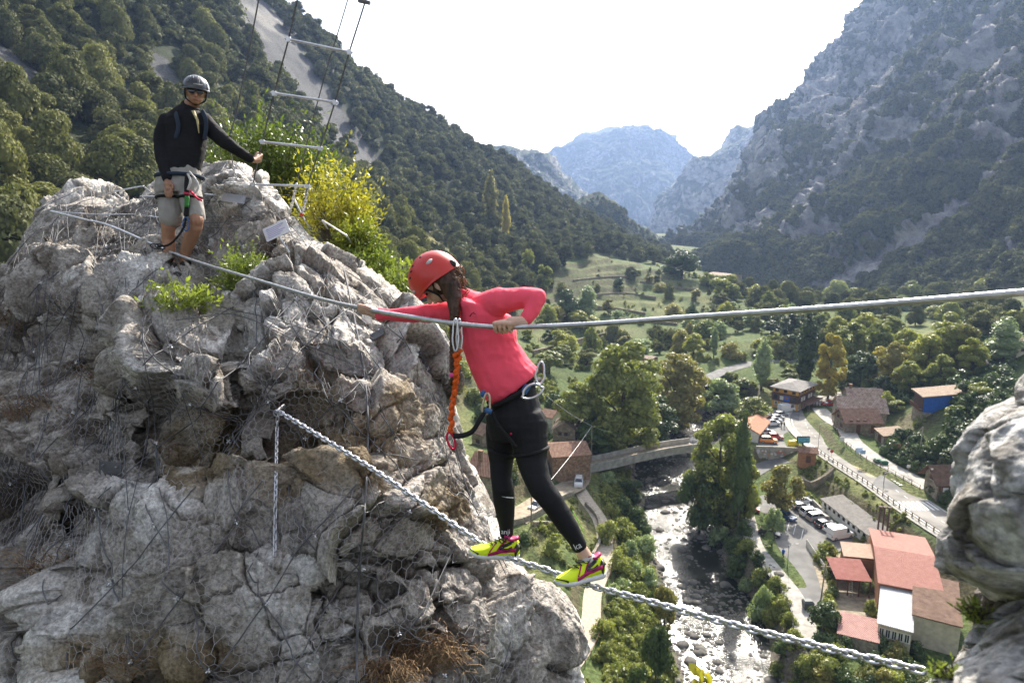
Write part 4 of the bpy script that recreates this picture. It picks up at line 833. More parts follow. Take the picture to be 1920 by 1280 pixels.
# F house at the right
o, M, a, b, h = house('stone_house', 'stone house with timber balcony beside the lower crossing', (1755, 937), (1731, 921), (1800, 930), 5.2, 897, wall=M_stone2, roofmat=M_tile_brown, rh=2.0, ridge='y', over=1.2, wins_x=[(.35, .55, 1.0, 2.2), (.4, .6, 3.6, 4.6)], wins_y=[(.2, .35, .8, 2.1)])
mb = MB(); mb.box(-.9, -.02, .3, b * .8, h * .42, h * .85, M); bl = mb.build('enclosed_balcony', M_wood, o)
for i in range(3): mb = MB(); mb.box(-.96, -.9, .5 + i * 1.4, 1.6 + i * 1.4, h * .46, h * .66, M); mb.build('panel', M_white, bl)
mb = MB(); mb.box(a * .3, a * .45, -.9, -.5, h + 1.0, h + 1.6, M); mb.build('skylight', M_pale, o)
# G long white shed
o, M, a, b, h = house('long_shed', 'long white walled shed with grey sheet roof beside the car park', (1627, 1022), (1540, 953), (1668, 1008), 0, 1003, wall=M_white, roofmat=M_grey, rh=.9, roof='mono', over=.35, thick=.12, cat='shed')
for i in range(9): mb = MB(); mb.box(a * (.06 + i * .105), a * (.06 + i * .105) + .8, -.02, .05, h - 1.0, h - .35, M); mb.build('window', M_dark, o)
# H..M red roofed complex (corners read at eave height)
def tophouse(name, label, pf, pl, pr, hh, **k): return house(name, label, pf, pl, pr, 0, top=True, h=hh, **k)
tophouse('workshop', 'large hall with wide red corrugated roof at the lower right', (1650, 1092), (1632, 992), (1763, 1103), 5.0, wall=M_terra, roofmat=M_red, rh=1.3, ridge='x' if False else 'y', over=.3, thick=.12, cat='workshop', wins_y=[(.04, .09, 1.5, 2.5)])
tophouse('annex', 'small annex with tan corrugated roof left of the red hall', (1584, 1042), (1578, 1017), (1638, 1049), 3.6, wall=M_terra, roofmat=M_tanroof, rh=.35, roof='mono', over=.25, thick=.1, cat='annex')
tophouse('glazed_building', 'building with white corrugated roof and a long window band', (1647, 1168), (1653, 1100), (1710, 1170), 4.0, wall=M_cream, roofmat=M_whiteroof, rh=.5, roof='mono', ridge='y', over=.2, thick=.1, cat='building', wins_y=[(.04 + i * .19, .04 + i * .19 + .16, 2.1, 3.5) for i in range(5)], winmat=M_pale)
tophouse('cream_building', 'cream walled building with dark brown tiled roof beside the near rock', (1713, 1153), (1713, 1081), (1800, 1156), 4.6, wall=M_cream, roofmat=M_tile_brown, rh=.6, roof='mono', ridge='y', over=.2, thick=.2, cat='building')
tophouse('low_shed', 'low shed with faded pinkish sheet roof in the garden corner', (1571, 1187), (1577, 1147), (1647, 1201), 2.4, wall=M_stone2, roofmat=M_pink, rh=.25, roof='mono', over=.15, thick=.08, cat='shed')
# open lean-to
F, u, v, a, b, h = facet((1570, 1084), (1552, 1051), (1636, 1092), 0, None, True, 3.0); o = empty('lean_to', tuple(F), 0, 'open lean-to with weathered dark red sheet roof', 'lean-to'); M = Matrix(((u[0], v[0], 0, 0), (u[1], v[1], 0, 0), (0, 0, 1, 0), (0, 0, 0, 1)))
mb = MB(); mb.hull([M @ Vector(q) for q in ((-.3, -.3, h), (a + .2, -.3, h + .6), (a + .2, b, h + .6), (-.3, b, h))], [M @ Vector(q) for q in ((-.3, -.3, h + .1), (a + .2, -.3, h + .7), (a + .2, b, h + .7), (-.3, b, h + .1))]); mb.build('roof', M_redold, o)
for s_ in (0.02, .34, .67, .98): mb = MB(); mb.box(0, .16, b * s_ - .08, b * s_ + .08, 0, h, M); mb.build('post', M_wood, o)
mb = MB(); mb.box(a - .2, a, 0, b, 0, h, M); mb.build('back_wall', M_brown, o)
lad = empty('wooden_ladder', tuple(F + np.array([u[0] * 1.0 + v[0] * b * .45, u[1] * 1.0 + v[1] * b * .45, 0])), 0, 'pale wooden ladder leaning under the red lean-to', 'ladder'); mb = MB()
for s_ in (-.25, .25): mb.tube([M.to_3x3() @ Vector((-.9, s_, 0)), M.to_3x3() @ Vector((.1, s_, 2.7))], .04, 5)
mb.build('rail', M_pale, lad); mb = MB()
for k in range(8): t_ = (k + .5) / 8; mb.tube([M.to_3x3() @ Vector((-.9 + t_, -.25, 2.7 * t_)), M.to_3x3() @ Vector((-.9 + t_, .25, 2.7 * t_))], .025, 4)
mb.build('rungs', M_pale, lad)
# left bank village
house('stone_house', 'stone house with red tiled roof left of the climber front foot', (925, 966), (877, 956), (985, 940), 6.5, 893, wall=M_stone2, roofmat=M_tile, rh=2.6, ridge='x', over=.45, wins_x=[(.35, .6, 3.6, 5.0), (.3, .5, .9, 2.2)], wins_y=[(.3, .45, 3.4, 4.6)], chimney=[(.7, .3)])
o, M, a, b, h = house('stone_house', 'stone house with pale tiled roof, chimney and rooftop balustrade by the wooden pole', (1078, 843), (1037, 840), (1092, 824), 4.0, 807, wall=M_stone, roofmat=M_tile_pale, rh=1.8, ridge='y', over=.5, wins_x=[(.35, .5, 3.4, 4.4), (.62, .77, 3.4, 4.4), (.4, .6, .4, 1.8)], wins_y=[(.3, .5, 2.4, 3.4)], chimney=[(.55, .25)])
mb = MB(); mb.box(a * .05, a * .5, b * .7, b * .75, h + 1.0, h + 2.2, M); mb.build('balustrade', M_pale, o)
house('stone_house', 'small house with terracotta walls and red roof behind the wooden pole', (1100, 840), (1080, 838), (1108, 828), 3.6, 818, wall=M_terra, roofmat=M_tile, rh=1.0, over=.35, wins_x=[(.3, .6, 1.5, 2.5)])
house('barn', 'long reddish stone barn with worn tiled roof beside the left bank lane', (1036, 896), (1018, 868), (1084, 862), 3.6, 857, wall=M_brick, roofmat=M_tile, rh=1.5, ridge='y', over=.3, cat='barn')
house('white_house', 'white house with red tiled roof just behind the climber hip', (1034, 812), (1012, 808), (1044, 800), 5, 783, wall=M_white, roofmat=M_tile, rh=1.2, over=.4, wins_y=[(.3, .5, 1.8, 2.8)])
house('stone_house', 'shadowed stone house above the red tiled house at the left bank', (905, 850), (885, 842), (925, 838), 9, 815, wall=M_stone, roofmat=M_tile_brown, rh=1.6, over=.4, wins_x=[(.3, .6, 2, 3)])
pr_ = hit(1350, 530)
house('farmhouse', 'long low farmhouse on the crest of the terraced hill', (1352, 531), (1318, 527), (1362, 524), pr_[2], 519, wall=M_stone2, roofmat=M_tile_pale, rh=1.2, over=.5, wins_x=row(4, 1, 2))
p_ = hit(1212, 684); house('stone_hut', 'ruined stone hut with reddish wall on the meadow above the huge tree', (1222, 685), (1203, 682), (1230, 680), p_[2], 674, wall=M_brick, roofmat=M_tile_ruin, rh=.5, over=.2, cat='hut', wins_x=[(.3, .5, .6, 1.6)])
p_ = hit(1850, 690); house('barn', 'grey roofed barn half hidden by trees at the upper right', (1850, 692), (1818, 690), (1860, 684), p_[2], 682, wall=M_stone2, roofmat=M_grey, rh=.8, over=.4, cat='barn')
p_ = hit(1900, 665); house('house', 'house with red roof at the right edge above the near rock', (1905, 668), (1890, 664), (1935, 664), p_[2], 645, wall=M_cream, roofmat=M_tile, rh=1.4, over=.5, wins_y=[(.2, .35, 1.5, 2.6)])
# wooden kiosk
o, M, a, b, h = house('kiosk', 'small wooden kiosk with tiled roof at the road junction', (1529, 868), (1500, 866), (1536, 861), 3.9, 848, wall=M_terra, roofmat=M_tile, rh=.7, over=.5, cat='kiosk', doors_x=[(.35, .6, 0, 1.7)])
# footbridge
def curve_z(pts, z): return spline([pz(*p_, z) for p_ in pts], 6)
bl_ = curve_z(((1106, 879), (1150, 870), (1205, 857), (1260, 846), (1310, 839)), 3.6); br = empty('footbridge', tuple(bl_[0]), 0, 'pale concrete footbridge with solid parapets over the river', 'bridge'); o0 = bl_[0]
def wall_strip(c, w0, w1, z0, z1, name, mt, parent, off=None):
    c = np.asarray(c) - (off if off is not None else 0); tg = np.gradient(c[:, :2], axis=0); tg /= np.linalg.norm(tg, axis=1)[:, None]; n_ = np.stack([-tg[:, 1], tg[:, 0]], 1); mb = MB(); rs = []
    for p, nn_ in zip(c, n_): rs.append([(p[0] + nn_[0] * w0, p[1] + nn_[1] * w0, p[2] + z0), (p[0] + nn_[0] * w1, p[1] + nn_[1] * w1, p[2] + z0), (p[0] + nn_[0] * w1, p[1] + nn_[1] * w1, p[2] + z1), (p[0] + nn_[0] * w0, p[1] + nn_[1] * w0, p[2] + z1)])
    mb.rings(rs); return mb.build(name, mt, parent)
wall_strip(bl_, 0, 4.2, -.7, -.05, 'deck', M_dirt, br, o0); wall_strip(bl_, -.22, -.003, -.9, 1.15, 'parapet', M_conc, br, o0); wall_strip(bl_, 4.203, 4.42, -.9, 1.15, 'parapet', M_conc, br, o0)
for f in (): i = int(len(bl_) * f); p = bl_[i] - o0; mb = MB(); mb.box(p[0] + .6, p[0] + 1.6, p[1] + .3, p[1] + 3.6, -9, -.7); mb.build('pier', M_conc, br)
# ramp wall with graffiti
gw = curve_z(((1418, 841), (1450, 842), (1502, 845)), 3.6); gw[:, 2] = 1.2; o0 = gw[0]; g_ = empty('graffiti_wall', tuple(o0), 0, 'concrete retaining wall with faded graffiti below the small car park', 'wall'); wall_strip(gw, 0, .4, -2, 3.1, 'wall', M_conc, g_, o0)
for k, (f, wd, cl) in enumerate(((.2, 1.6, (.6, .6, .62)), (.34, 1.2, (.45, .3, .2)), (.48, 1.8, (.65, .65, .63)), (.62, 1.0, (.5, .2, .15)), (.74, 1.6, (.62, .62, .6)))):
    i = int(len(gw) * f); a_ = gw[i] - o0; b_ = gw[min(i + 1, len(gw) - 1)] - o0; d_ = Vector(b_ - a_).normalized(); n_ = Vector((d_.y, -d_.x, 0)) ; mb = MB(); gg = random.Random(k)
    for q in range(7):
        c_ = Vector(a_) + d_ * gg.uniform(-wd, wd) + n_ * (.03 + .004 * q) + Vector((0, 0, gg.uniform(.6, 2.1))); r_ = gg.uniform(.15, .45)
        mb.add([c_ + d_ * r_ * math.cos(t * .9) + Vector((0, 0, r_ * .8 * math.sin(t * .9))) for t in range(7)], [tuple(range(7))])
    mb.build('graffiti', mat('graffiti paint', cl, .8), g_)
ribbon('ramp', ramp_c, -2.1, 2.1, M_asph, 0, 'sloping ramp below the graffiti wall')

# ---------------------------------------------------------------- walls, fences, poles
def rail_fence(name, pts, label, hgt=1.0, step=2.2, rails=2, mt=M_wood, r=.05, cat='fence', dz=0):
    pts = np.asarray(pts); o = empty(name, tuple(pts[0]), 0, label, cat); L_ = np.concatenate([[0], np.cumsum(np.linalg.norm(np.diff(pts, axis=0), axis=1))]); n = min(int(L_[-1] / step), 98)
    q = np.stack([np.interp(np.linspace(0, L_[-1], n + 1), L_, pts[:, k]) for k in range(3)], 1) - pts[0]; mb0 = MB(); mb0.box(-r, r, -r, r, -.3, hgt); pm = None
    for p in q:
        if pm is None: po = mb0.build('post', mt, o); pm = po.data
        else: po = link('post', pm, None, o)
        po.location = p
    for k in range(rails): mb = MB(); mb.tube([Vector(p) + Vector((0, 0, hgt * (k + 1) / rails - .08)) for p in q], r * .7, 5); mb.build('rail', mt, o)
    return o
off = lambda c, w_: c[:, :3] + np.concatenate([np.stack([-np.gradient(c[:, 1]), np.gradient(c[:, 0])], 1) / np.linalg.norm(np.stack([np.gradient(c[:, 0]), np.gradient(c[:, 1])], 1), axis=1)[:, None], np.zeros((len(c), 1))], 1) * w_
nr_ = -1 if True else 1
side = off(road_c, 4.6)[:36]; side2 = off(road_c, -4.9)[:36]
river_side = side if np.mean(np.hypot(*(side[:, :2] - river_c[:, None, :2].mean(0)).T)) < np.mean(np.hypot(*(side2[:, :2] - river_c[:, None, :2].mean(0)).T)) else side2
rail_fence('road_railing', river_side, 'wooden double railing on the river side of the main road', 1.1, 1.9, 2, M_pale if False else mat('grey weathered timber', (.26, .22, .18), .9, var=.2, vscale=3), .09, 'railing')
def stone_wall(pts, h_, w_, label, mt=M_stone2, z=None, name='stone_wall'):
    c = spline([hit(*p_) if z is None else pz(*p_, z) for p_ in pts], 6); o0 = c[0].copy(); o = wall_strip(c, -w_ / 2, w_ / 2, -.8, h_, name, mt, None, o0); o.location = o0; return tag(o, label, 'wall')
wall_strip(river_side, .3, 1.0, -3.5, -.05, 'retaining_wall', M_stone, None); tag(COL.objects[-1], 'dark stone retaining wall under the main road railing', 'wall')
stone_wall(((1098, 948), (1117, 968), (1125, 990), (1124, 1020), (1112, 1045)), 1.0, .5, 'pale stone wall along the inner edge of the riverside path')
stone_wall(((925, 982), (960, 985), (1000, 972), (1050, 940), (1075, 930)), 1.2, .5, 'stone wall holding the village lane above the garden')
stone_wall(((1085, 1010), (1060, 1000), (1030, 985), (1000, 985)), .8, .5, 'low dry stone wall crossing the upper garden', M_stone)
stone_wall(((1500, 905), (1520, 915), (1548, 900), (1560, 888)), 1.6, .8, 'grey stone wall around the corner of the grass field', M_stone)
stone_wall(((1503, 925), (1530, 950), (1545, 965)), 1.0, .3, 'low concrete wall at the edge of the car park', M_conc)
stone_wall(((1000, 668), (1050, 655), (1100, 640), (1135, 632)), 2.2, .8, 'old stone terrace wall behind the climber hand', M_stone)
for k, q in enumerate((((1075, 528), (1130, 522), (1180, 520)), ((1110, 556), (1170, 552), (1230, 560)), ((1090, 575), (1150, 580), (1210, 590)), ((1160, 600), (1210, 603), (1270, 610)), ((1200, 530), (1260, 540), (1310, 545)))): stone_wall(q, 1.2, .8, 'one of the dry stone walls stepping the terraced meadows', M_stone, name='terrace_wall')
for ob in [o for o in COL.objects if o.name.startswith('terrace_wall')]: ob['group'] = 'dry stone walls of the terraces'
rail_fence('path_fence', off(path_c, -1.8 if np.mean(off(path_c, -1.5)[:, 0]) > np.mean(path_c[:, 0]) else 1.8), 'wooden post fence along the river side of the riverside path', 1.0, 2.4, 1, M_wood, .05)
rail_fence('walk_railing', off(walk_c, 2.4 if np.mean(off(walk_c, 2.4)[:, 0]) < np.mean(walk_c[:, 0]) else -2.4), 'dark railing along the riverside walk of the car park', 1.1, 1.8, 2, mat('dark iron', (.05, .05, .05), .6, metal=.4), .05, 'railing')
rail_fence('wooden_fence', np.array([pz(*q, .1) for q in ((1512, 1022), (1524, 1040), (1545, 1070), (1550, 1082))]), 'pale wooden fence around the shed yard', 1.3, .5, 3, M_pale, .06)
hp = [(1010, 640), (1020, 636), (1040, 630), (1060, 626)]
rail_fence('meadow_fence', np.array([hit(*q) for q in hp]), 'dark post fence on the terrace behind the climber', 1.5, 2.5, 1, M_wood, .08)
rail_fence('lane_fence', off(alley_c, 2.6)[:34], 'wooden fence at the edge of the lane below the farmhouse', 1.0, 2.2, 2, M_wood, .05)
def pole(px, py, top, label, r=.14, mt=M_pole, arm=True, name='wooden_pole', cat='pole', lean=0):
    p = hit(px, py); d = proj(p)[2]; h_ = (py - top) * d / FPX * 1.03; o = empty(name, tuple(p), 0, label, cat); mb = MB(); mb.tube([(0, 0, -.5), (lean * h_, 0, h_)], [r, r * .7], 8); mb.build('shaft', mt, o)
    if arm: mb = MB(); mb.box(lean * h_ - .8, lean * h_ + .8, -.06, .06, h_ - .6, h_ - .45); mb.build('crossarm', mt, o)
    return p + np.array([lean * h_, 0, h_])
W1 = pole(1108, 872, 797, 'tall wooden pole at the left end of the footbridge', arm=False)
W2 = pole(996, 986, 905, 'wooden pole beside the village lane wall', arm=False)
W3 = pole(1724, 852, 800, 'tall concrete pole on the slope below the blue house', mt=M_conc, arm=False)
W4 = pole(1698, 855, 817, 'thin pole left of the tall concrete pole', r=.09, arm=False)
W5 = pole(1538, 1130, 1052, 'tall leaning wooden pole at the gate of the sheds', lean=.04)
W6 = pole(1645, 1000, 958, 'dark pole beside the triple chimney', arm=False, r=.06)
def wire(a, b, sag, label, r=.02, name='overhead_wire'):
    a = np.array(a, float); b = np.array(b, float); t = np.linspace(0, 1, 17)[:, None]; q = a + (b - a) * t; q[:, 2] -= sag * 4 * t[:, 0] * (1 - t[:, 0]); mb = MB(); mb.tube([Vector(p) for p in q], r, 4); return tag(mb.build(name, mat_wire), label, 'wire')
mat_wire = mat('pale wire', (.5, .5, .5), .5, metal=.3)
wire(P(985, 705, 140), W1, 1.0, 'wire from the upper left down to the pole at the footbridge', .04); wire(W1, P(1300, 850, 190), .8, 'wire from the footbridge pole across the river', .04)
wire(W1, W2 + np.array([2, 0, -1]), .5, 'wire from the footbridge pole down over the lane', .045)
wire(P(1430, 763, 200), P(1560, 722, 215), 2.0, 'wire over the yellow hotel', .035); wire(P(1500, 738, 205), P(1870, 655, 250), 4, 'upper of the wires crossing the grove to the right', .04); wire(P(1500, 741, 205), P(1870, 661, 250), 4.5, 'lower of the wires crossing the grove to the right', .04); wire(P(1330, 730, 240), P(1500, 752, 205), 2, 'wire crossing the willow toward the hotel', .035); wire(W3, W4, .4, 'short wire between the two poles under the blue house', .02); wire(P(1040, 680, 230), P(1130, 660, 260), 2.0, 'wire above the meadow behind the climber back', .045); wire(P(1285, 690, 260), P(1325, 630, 300), 4, 'wire rising from the bend of the back road', .06)
pylon_top = P(862, 270, 575)
def pylon(px, py, top, d, label):
    p = P(px, py, d); h_ = (py - top) * d / FPX; o = empty('pylon', tuple(p), 0, label, 'pylon'); mb = MB(); w_ = h_ * .1
    for sx in (-1, 1):
        for sy in (-1, 1): mb.tube([(sx * w_, sy * w_, -6), (sx * w_ * .15, sy * w_ * .15, h_)], .12, 4)
    for k in range(6):
        z0 = h_ * k / 6; z1 = h_ * (k + 1) / 6; a0 = w_ * (1 - .85 * k / 6); a1 = w_ * (1 - .85 * (k + 1) / 6)
        for s_ in (-1, 1): mb.tube([(-a0, s_ * a0, z0), (a1, s_ * a1, z1)], .07, 4); mb.tube([(a0, s_ * a0, z0), (-a1, s_ * a1, z1)], .07, 4)
    mb.build('lattice', M_metal, o); mb = MB()
    for k in range(3): mb.box(-w_ * 1.6, w_ * 1.6, -.1, .1, h_ * (.72 + .11 * k), h_ * (.72 + .11 * k) + .2)
    mb.build('crossarm', M_metal, o); return p + np.array([0, 0, h_])
PT = pylon(862, 300, 262, 600, 'lattice pylon on the shoulder of the wooded slope')
for k in range(6): wire(P(540 + 10 * k, 255 + 12 * k, 330), PT - np.array([(-1) ** k * 3, 0, 2 + 2.2 * (k // 2)]), 9 + k, 'power line strung from the pylon across the wooded slope', .10, 'power_line')['group'] = 'power lines below the pylon'
mast = empty('antenna_mast', tuple(P(946, 292, 1650)), 0, 'thin antenna mast on the far left crag', 'mast'); mb = MB(); mb.tube([(0, 0, -10), (0, 0, 50)], 1.0, 5); mb.build('shaft', M_metal, mast)
# triple chimney on the red hall
base = pz(1645, 1000, 3.5); cs = empty('triple_chimney', tuple(base), 0, 'three tall rusty flues rising behind the red roofed hall', 'chimney')
for k in range(3):
    mb = MB(); mb.tube([(k * .75, -k * .2, -3), (k * .75, -k * .2, 5.2)], .16, 8); fl = mb.build('flue', mat('rusty metal', (.1, .07, .06), .8, var=.3, vscale=4) if k == 0 else bpy.data.materials['rusty metal'], cs); mb = MB(); mb.box(k * .75 - .32, k * .75 + .32, -k * .2 - .32, -k * .2 + .32, 5.3, 5.5); mb.build('cowl', bpy.data.materials['rusty metal'], fl)
# ---------------------------------------------------------------- cars
M_tyre = mat('tyre rubber', (.02, .02, .02), .9); M_rim = mat('alloy rim', (.5, .5, .5), .35, metal=.8); M_lamp = mat('headlight glass', (.7, .7, .7), .15); M_tail = mat('tail light red', (.4, .02, .02), .25); M_cglass = mat('car glass', (.02, .025, .03), .06, spec=.7)
paint = {}
def cpaint(c):
    if c not in paint: paint[c] = mat('car paint ' + c, dict(white=(.72, .72, .72), black=(.02, .02, .022), grey=(.25, .26, .27), silver=(.5, .5, .51), red=(.4, .03, .03), orange=(.7, .22, .03), blue=(.03, .08, .2), green=(.05, .3, .2), beige=(.4, .36, .3))[c], .3, spec=.6, coat=.5)
    return paint[c]
protos = {}
def car_parts(kind):
    if kind in protos: return protos[kind]
    P_ = {}
    if kind == 'hatch': L_, W_, H_ = 4.1, 1.76, 1.5; low = [(0, .55), (.08, .72), (1.05, .92), (3.75, 1.0), (4.05, .85), (4.1, .5)]; cab = [(.95, .9), (1.75, 1.44), (2.2, 1.5), (3.4, 1.47), (3.95, .95)]
    elif kind == 'suv': L_, W_, H_ = 4.5, 1.86, 1.7; low = [(0, .6), (.08, .9), (1.15, 1.08), (4.2, 1.12), (4.48, .95), (4.5, .55)]; cab = [(1.05, 1.05), (1.75, 1.62), (2.3, 1.7), (4.0, 1.66), (4.4, 1.08)]
    else: L_, W_, H_ = 5.2, 2.0, 2.3; low = [(0, .6), (.08, 1.0), (.9, 1.2), (5.0, 1.25), (5.18, 1.1), (5.2, .5)]; cab = [(.8, 1.18), (1.5, 2.1), (1.9, 2.28), (5.0, 2.28), (5.15, 1.2)]
    w2 = W_ / 2
    mb = MB(); prof = [(0, .3)] + low + [(L_, .3)]
    def section(y, ins, pr, dz=0): return [(x if not ins else x + (ins if x < L_ / 2 else -ins), y, z_ - dz) for x, z_ in pr]
    mb.rings([section(-w2, .1, prof, .05), section(-w2 + .08, 0, prof), section(w2 - .08, 0, prof), section(w2, .1, prof, .05)]); P_['body'] = mb
    mb = MB(); cb = cab + [(cab[-1][0], .85), (cab[0][0], .85)]
    mb.rings([[(x, s_ * (w2 - .06 - max(0, z_ - 1) * .3 / (H_ - .9) * .6), z_) for x, z_ in cb] for s_ in (-1, 1)]); P_['cabin'] = mb
    mb = MB(); rf = [(x, z_ + .015) for x, z_ in cab[1:-1]]; k_ = w2 - .06 - (H_ - 1) * .18 / (H_ - .9)
    if kind == 'van':
        body_hi = [(1.75, 2.32), (5.02, 2.32), (5.19, 1.2), (1.9, 1.2)]; mb.rings([[(x, s_ * (w2 - .0 - max(0, z_ - 1.2) * .1), z_) for x, z_ in body_hi] for s_ in (-1, 1)])
    else:
        mb.rings([[(x, s_ * k_, z_) for x, z_ in rf] + [(x, s_ * k_, z_ - .06) for x, z_ in rf[::-1]] for s_ in (-1, 1)])
        for s_ in (-1, 1):
            for i0, i1 in ((0, 1), (3, 4)):
                a_, b_ = cab[i0], cab[i1]; mb.tube([(a_[0], s_ * (w2 - .07), a_[1]), (b_[0], s_ * (k_ if i0 == 0 else w2 - .07) if False else s_ * (w2 - .09 - max(0, b_[1] - 1) * .18 / (H_ - .9)), b_[1])], .045, 4)
            xm = cab[2][0] + .25; mb.tube([(xm, s_ * (w2 - .06), .95), (xm, s_ * (k_ + .005), H_ - .03)], .05, 4)
    P_['roof'] = mb
    wh = []
    for x in (.8, L_ - .85):
        for s_ in (-1, 1): wh.append((x, s_ * (w2 - .1)))
    protos[kind] = (P_, wh, L_, W_, {}); return protos[kind]
def car(kind, color, loc, rz, label, grp, name='parked_car', cat='car'):
    P_, wh, L_, W_, cache = car_parts(kind); o = empty(name, tuple(loc), rz, label, cat, grp)
    def part(nm, mbf, mt, parent=o):
        if nm not in cache:
            x = mbf().build(nm, mt, parent, auto=35); cache[nm] = x.data; return x
        return link(nm.split('|')[0], cache[nm], None, parent)
    for nm in ('body', 'roof'):
        x = part(nm, lambda: P_[nm], cpaint(color)); x.material_slots[0].link = 'OBJECT'; x.material_slots[0].material = cpaint(color); x.location = (-L_ / 2, 0, 0)
    x = part('cabin', lambda: P_['cabin'], M_cglass); x.location = (-L_ / 2, 0, 0)
    for i, (wx, wy) in enumerate(wh):
        w_ = part('wheel', lambda: MB().tube([(0, -.11, 0), (0, .11, 0)], .33, 14), M_tyre); w_.location = (wx - L_ / 2, wy, .33)
        r_ = part('rim', lambda: MB().tube([(0, -.125, 0), (0, .125, 0)], .2, 10), M_rim, w_)
    for s_ in (-1, 1):
        x = part('headlight', lambda: MB().box(-.06, .1, -.17, .17, -.08, .08), M_lamp); x.location = (-L_ / 2 + .06, s_ * (W_ / 2 - .3), .72)
        x = part('tail_light', lambda: MB().box(-.06, .06, -.1, .1, -.14, .14), M_tail); x.location = (L_ / 2 - .05, s_ * (W_ / 2 - .2), .85)
    return o
GA = 'cars parked below the yellow hotel'; GB = 'cars in the riverside car park'
for kind, c, px, py, z, ang, lb, gr in (
    ('van', 'white', 1474, 771, 3.68, 200, 'large white van nearest the yellow hotel', GA), ('hatch', 'grey', 1464, 780, 3.68, 195, 'grey car just below the large white van', GA), ('hatch', 'silver', 1457, 786, 3.68, 195, 'silver car third from the yellow hotel', GA), ('hatch', 'white', 1452, 791, 3.68, 192, 'white hatchback fourth from the yellow hotel', GA), ('suv', 'white', 1447, 797, 3.68, 190, 'white estate car lowest in the row of pale cars', GA),
    ('suv', 'white', 1437, 815, 3.68, 185, 'white car above the green car beside the orange roofed shed', GA), ('hatch', 'green', 1431, 822, 3.68, 190, 'green car half hidden behind the orange car', GA), ('hatch', 'red', 1453, 822, 3.68, 170, 'dark red car right of the green car', GA), ('suv', 'orange', 1440, 829, 3.68, 170, 'bright orange car at the edge of the small car park', GA), ('hatch', 'red', 1553, 760, 3.7, 10, 'red car on the road beyond the hotel corner', None),
    ('hatch', 'white', 1505, 943, 0, 200, 'white car at the top corner of the riverside car park', GB), ('hatch', 'black', 1503, 954, 0, 185, 'black car just below the topmost white car', GB), ('suv', 'white', 1520, 965, 0, 190, 'white car third in the row by the white shed', GB), ('suv', 'beige', 1532, 974, 0, 195, 'beige people carrier fourth in the row by the white shed', GB), ('hatch', 'black', 1547, 987, 0, 195, 'black car fifth in the row by the white shed', GB), ('hatch', 'white', 1562, 995, 0, 200, 'white car hidden behind the delivery van', GB), ('van', 'white', 1574, 1007, 0, 198, 'white delivery van at the end of the row by the long shed', GB), ('hatch', 'blue', 1474, 971, 0, 120, 'dark blue car in the shade of the round car park tree', GB), ('hatch', 'red', 1405, 957, 0, 160, 'red car under the large river bank tree', GB), ('hatch', 'black', 1443, 1003, 0, 150, 'dark car behind the thin leafed tree', GB),
    ('hatch', 'black', 1091, 853, 3.15, 95, 'dark car near the left end of the footbridge', None), ('suv', 'white', 1085, 908, 2.55, 82, 'white car with dark windows parked midway down the left bank lane', None), ('hatch', 'white', 1007, 952, 4.9, 50, 'white car parked behind the climber knee on the lane', None)):
    car(kind, c, pz(px, py, z) + np.array([0, 0, .02]), R(ang), lb, gr)
# ---------------------------------------------------------------- street things
def upright(name, px, py, z, hh, label, cat, build):
    p = pz(px, py, z); o = empty(name, tuple(p), 0, label, cat); build(o, hh); return o
def lampb(o, h_):
    MB().tube([(0, 0, 0), (0, 0, h_)], [.09, .05], 8).build('post', M_metal, o); MB().tube([(0, 0, h_), (.5, 0, h_ + .2), (1.2, 0, h_ + .25)], .04, 6).build('arm', M_metal, o); MB().box(1.0, 1.7, -.14, .14, h_ + .15, h_ + .27).build('lamp_head', M_conc, o)
upright('street_lamp', 1533, 848, 4.2, 7.2, 'grey street lamp at the kiosk corner', 'street lamp', lampb); upright('street_lamp', 1476, 1062, .1, 4.2, 'short lamp on the riverside walk', 'street lamp', lampb); upright('street_lamp', 1655, 925, 4.9, 4.5, 'street lamp beside the main road railing', 'street lamp', lampb)
def signb(cl, round_=True, w_=.35):
    def f(o, h_):
        MB().tube([(0, 0, 0), (0, 0, h_)], .035, 6).build('post', M_metal, o); mb = MB()
        if round_: mb.tube([(0, -.05, h_), (0, -.09, h_)], w_, 14)
        else: mb.box(-w_, w_, -.09, -.05, h_ - w_ * .8, h_ + w_ * .8)
        mb.build('sign_plate', mat('sign ' + o.name, cl, .5), o)
    return f
upright('round_sign', 1558, 862, 4.1, 2.2, 'round red sign at the road junction', 'sign', signb((.4, .05, .04), True, .42)); upright('square_sign', 1552, 858, 4.1, 2.3, 'grey square sign left of the round red sign', 'sign', signb((.25, .25, .25), False, .35)); upright('square_sign', 1656, 908, 4.9, 2.6, 'dark square sign facing away beside the main road', 'sign', signb((.12, .1, .09), False, .42))
upright('square_sign', 1701, 893, 5.3, 2.4, 'small white sign beside the worn zebra crossing', 'sign', signb((.6, .6, .6), False, .4)); upright('notice_board', 1609, 862, 5.6, 2.4, 'left of the two white and blue notice panels above the road', 'panel', signb((.5, .6, .75), False, .75)); upright('notice_board', 1616, 864, 5.6, 2.2, 'right of the two white and blue notice panels above the road', 'panel', signb((.3, .45, .65), False, .6)); upright('wooden_board', 1679, 852, 6.5, 2.0, 'brown wooden board on the bank above the lane', 'board', signb((.35, .2, .12), False, .9)); upright('yellow_board', 1708, 870, 6.2, 2.0, 'small pale yellow board right of the wooden board', 'board', signb((.5, .45, .25), False, .55)); upright('direction_sign', 1577, 838, 5.0, 2.2, 'small white direction sign on the bank inside the bend', 'sign', signb((.6, .62, .62), False, .6))
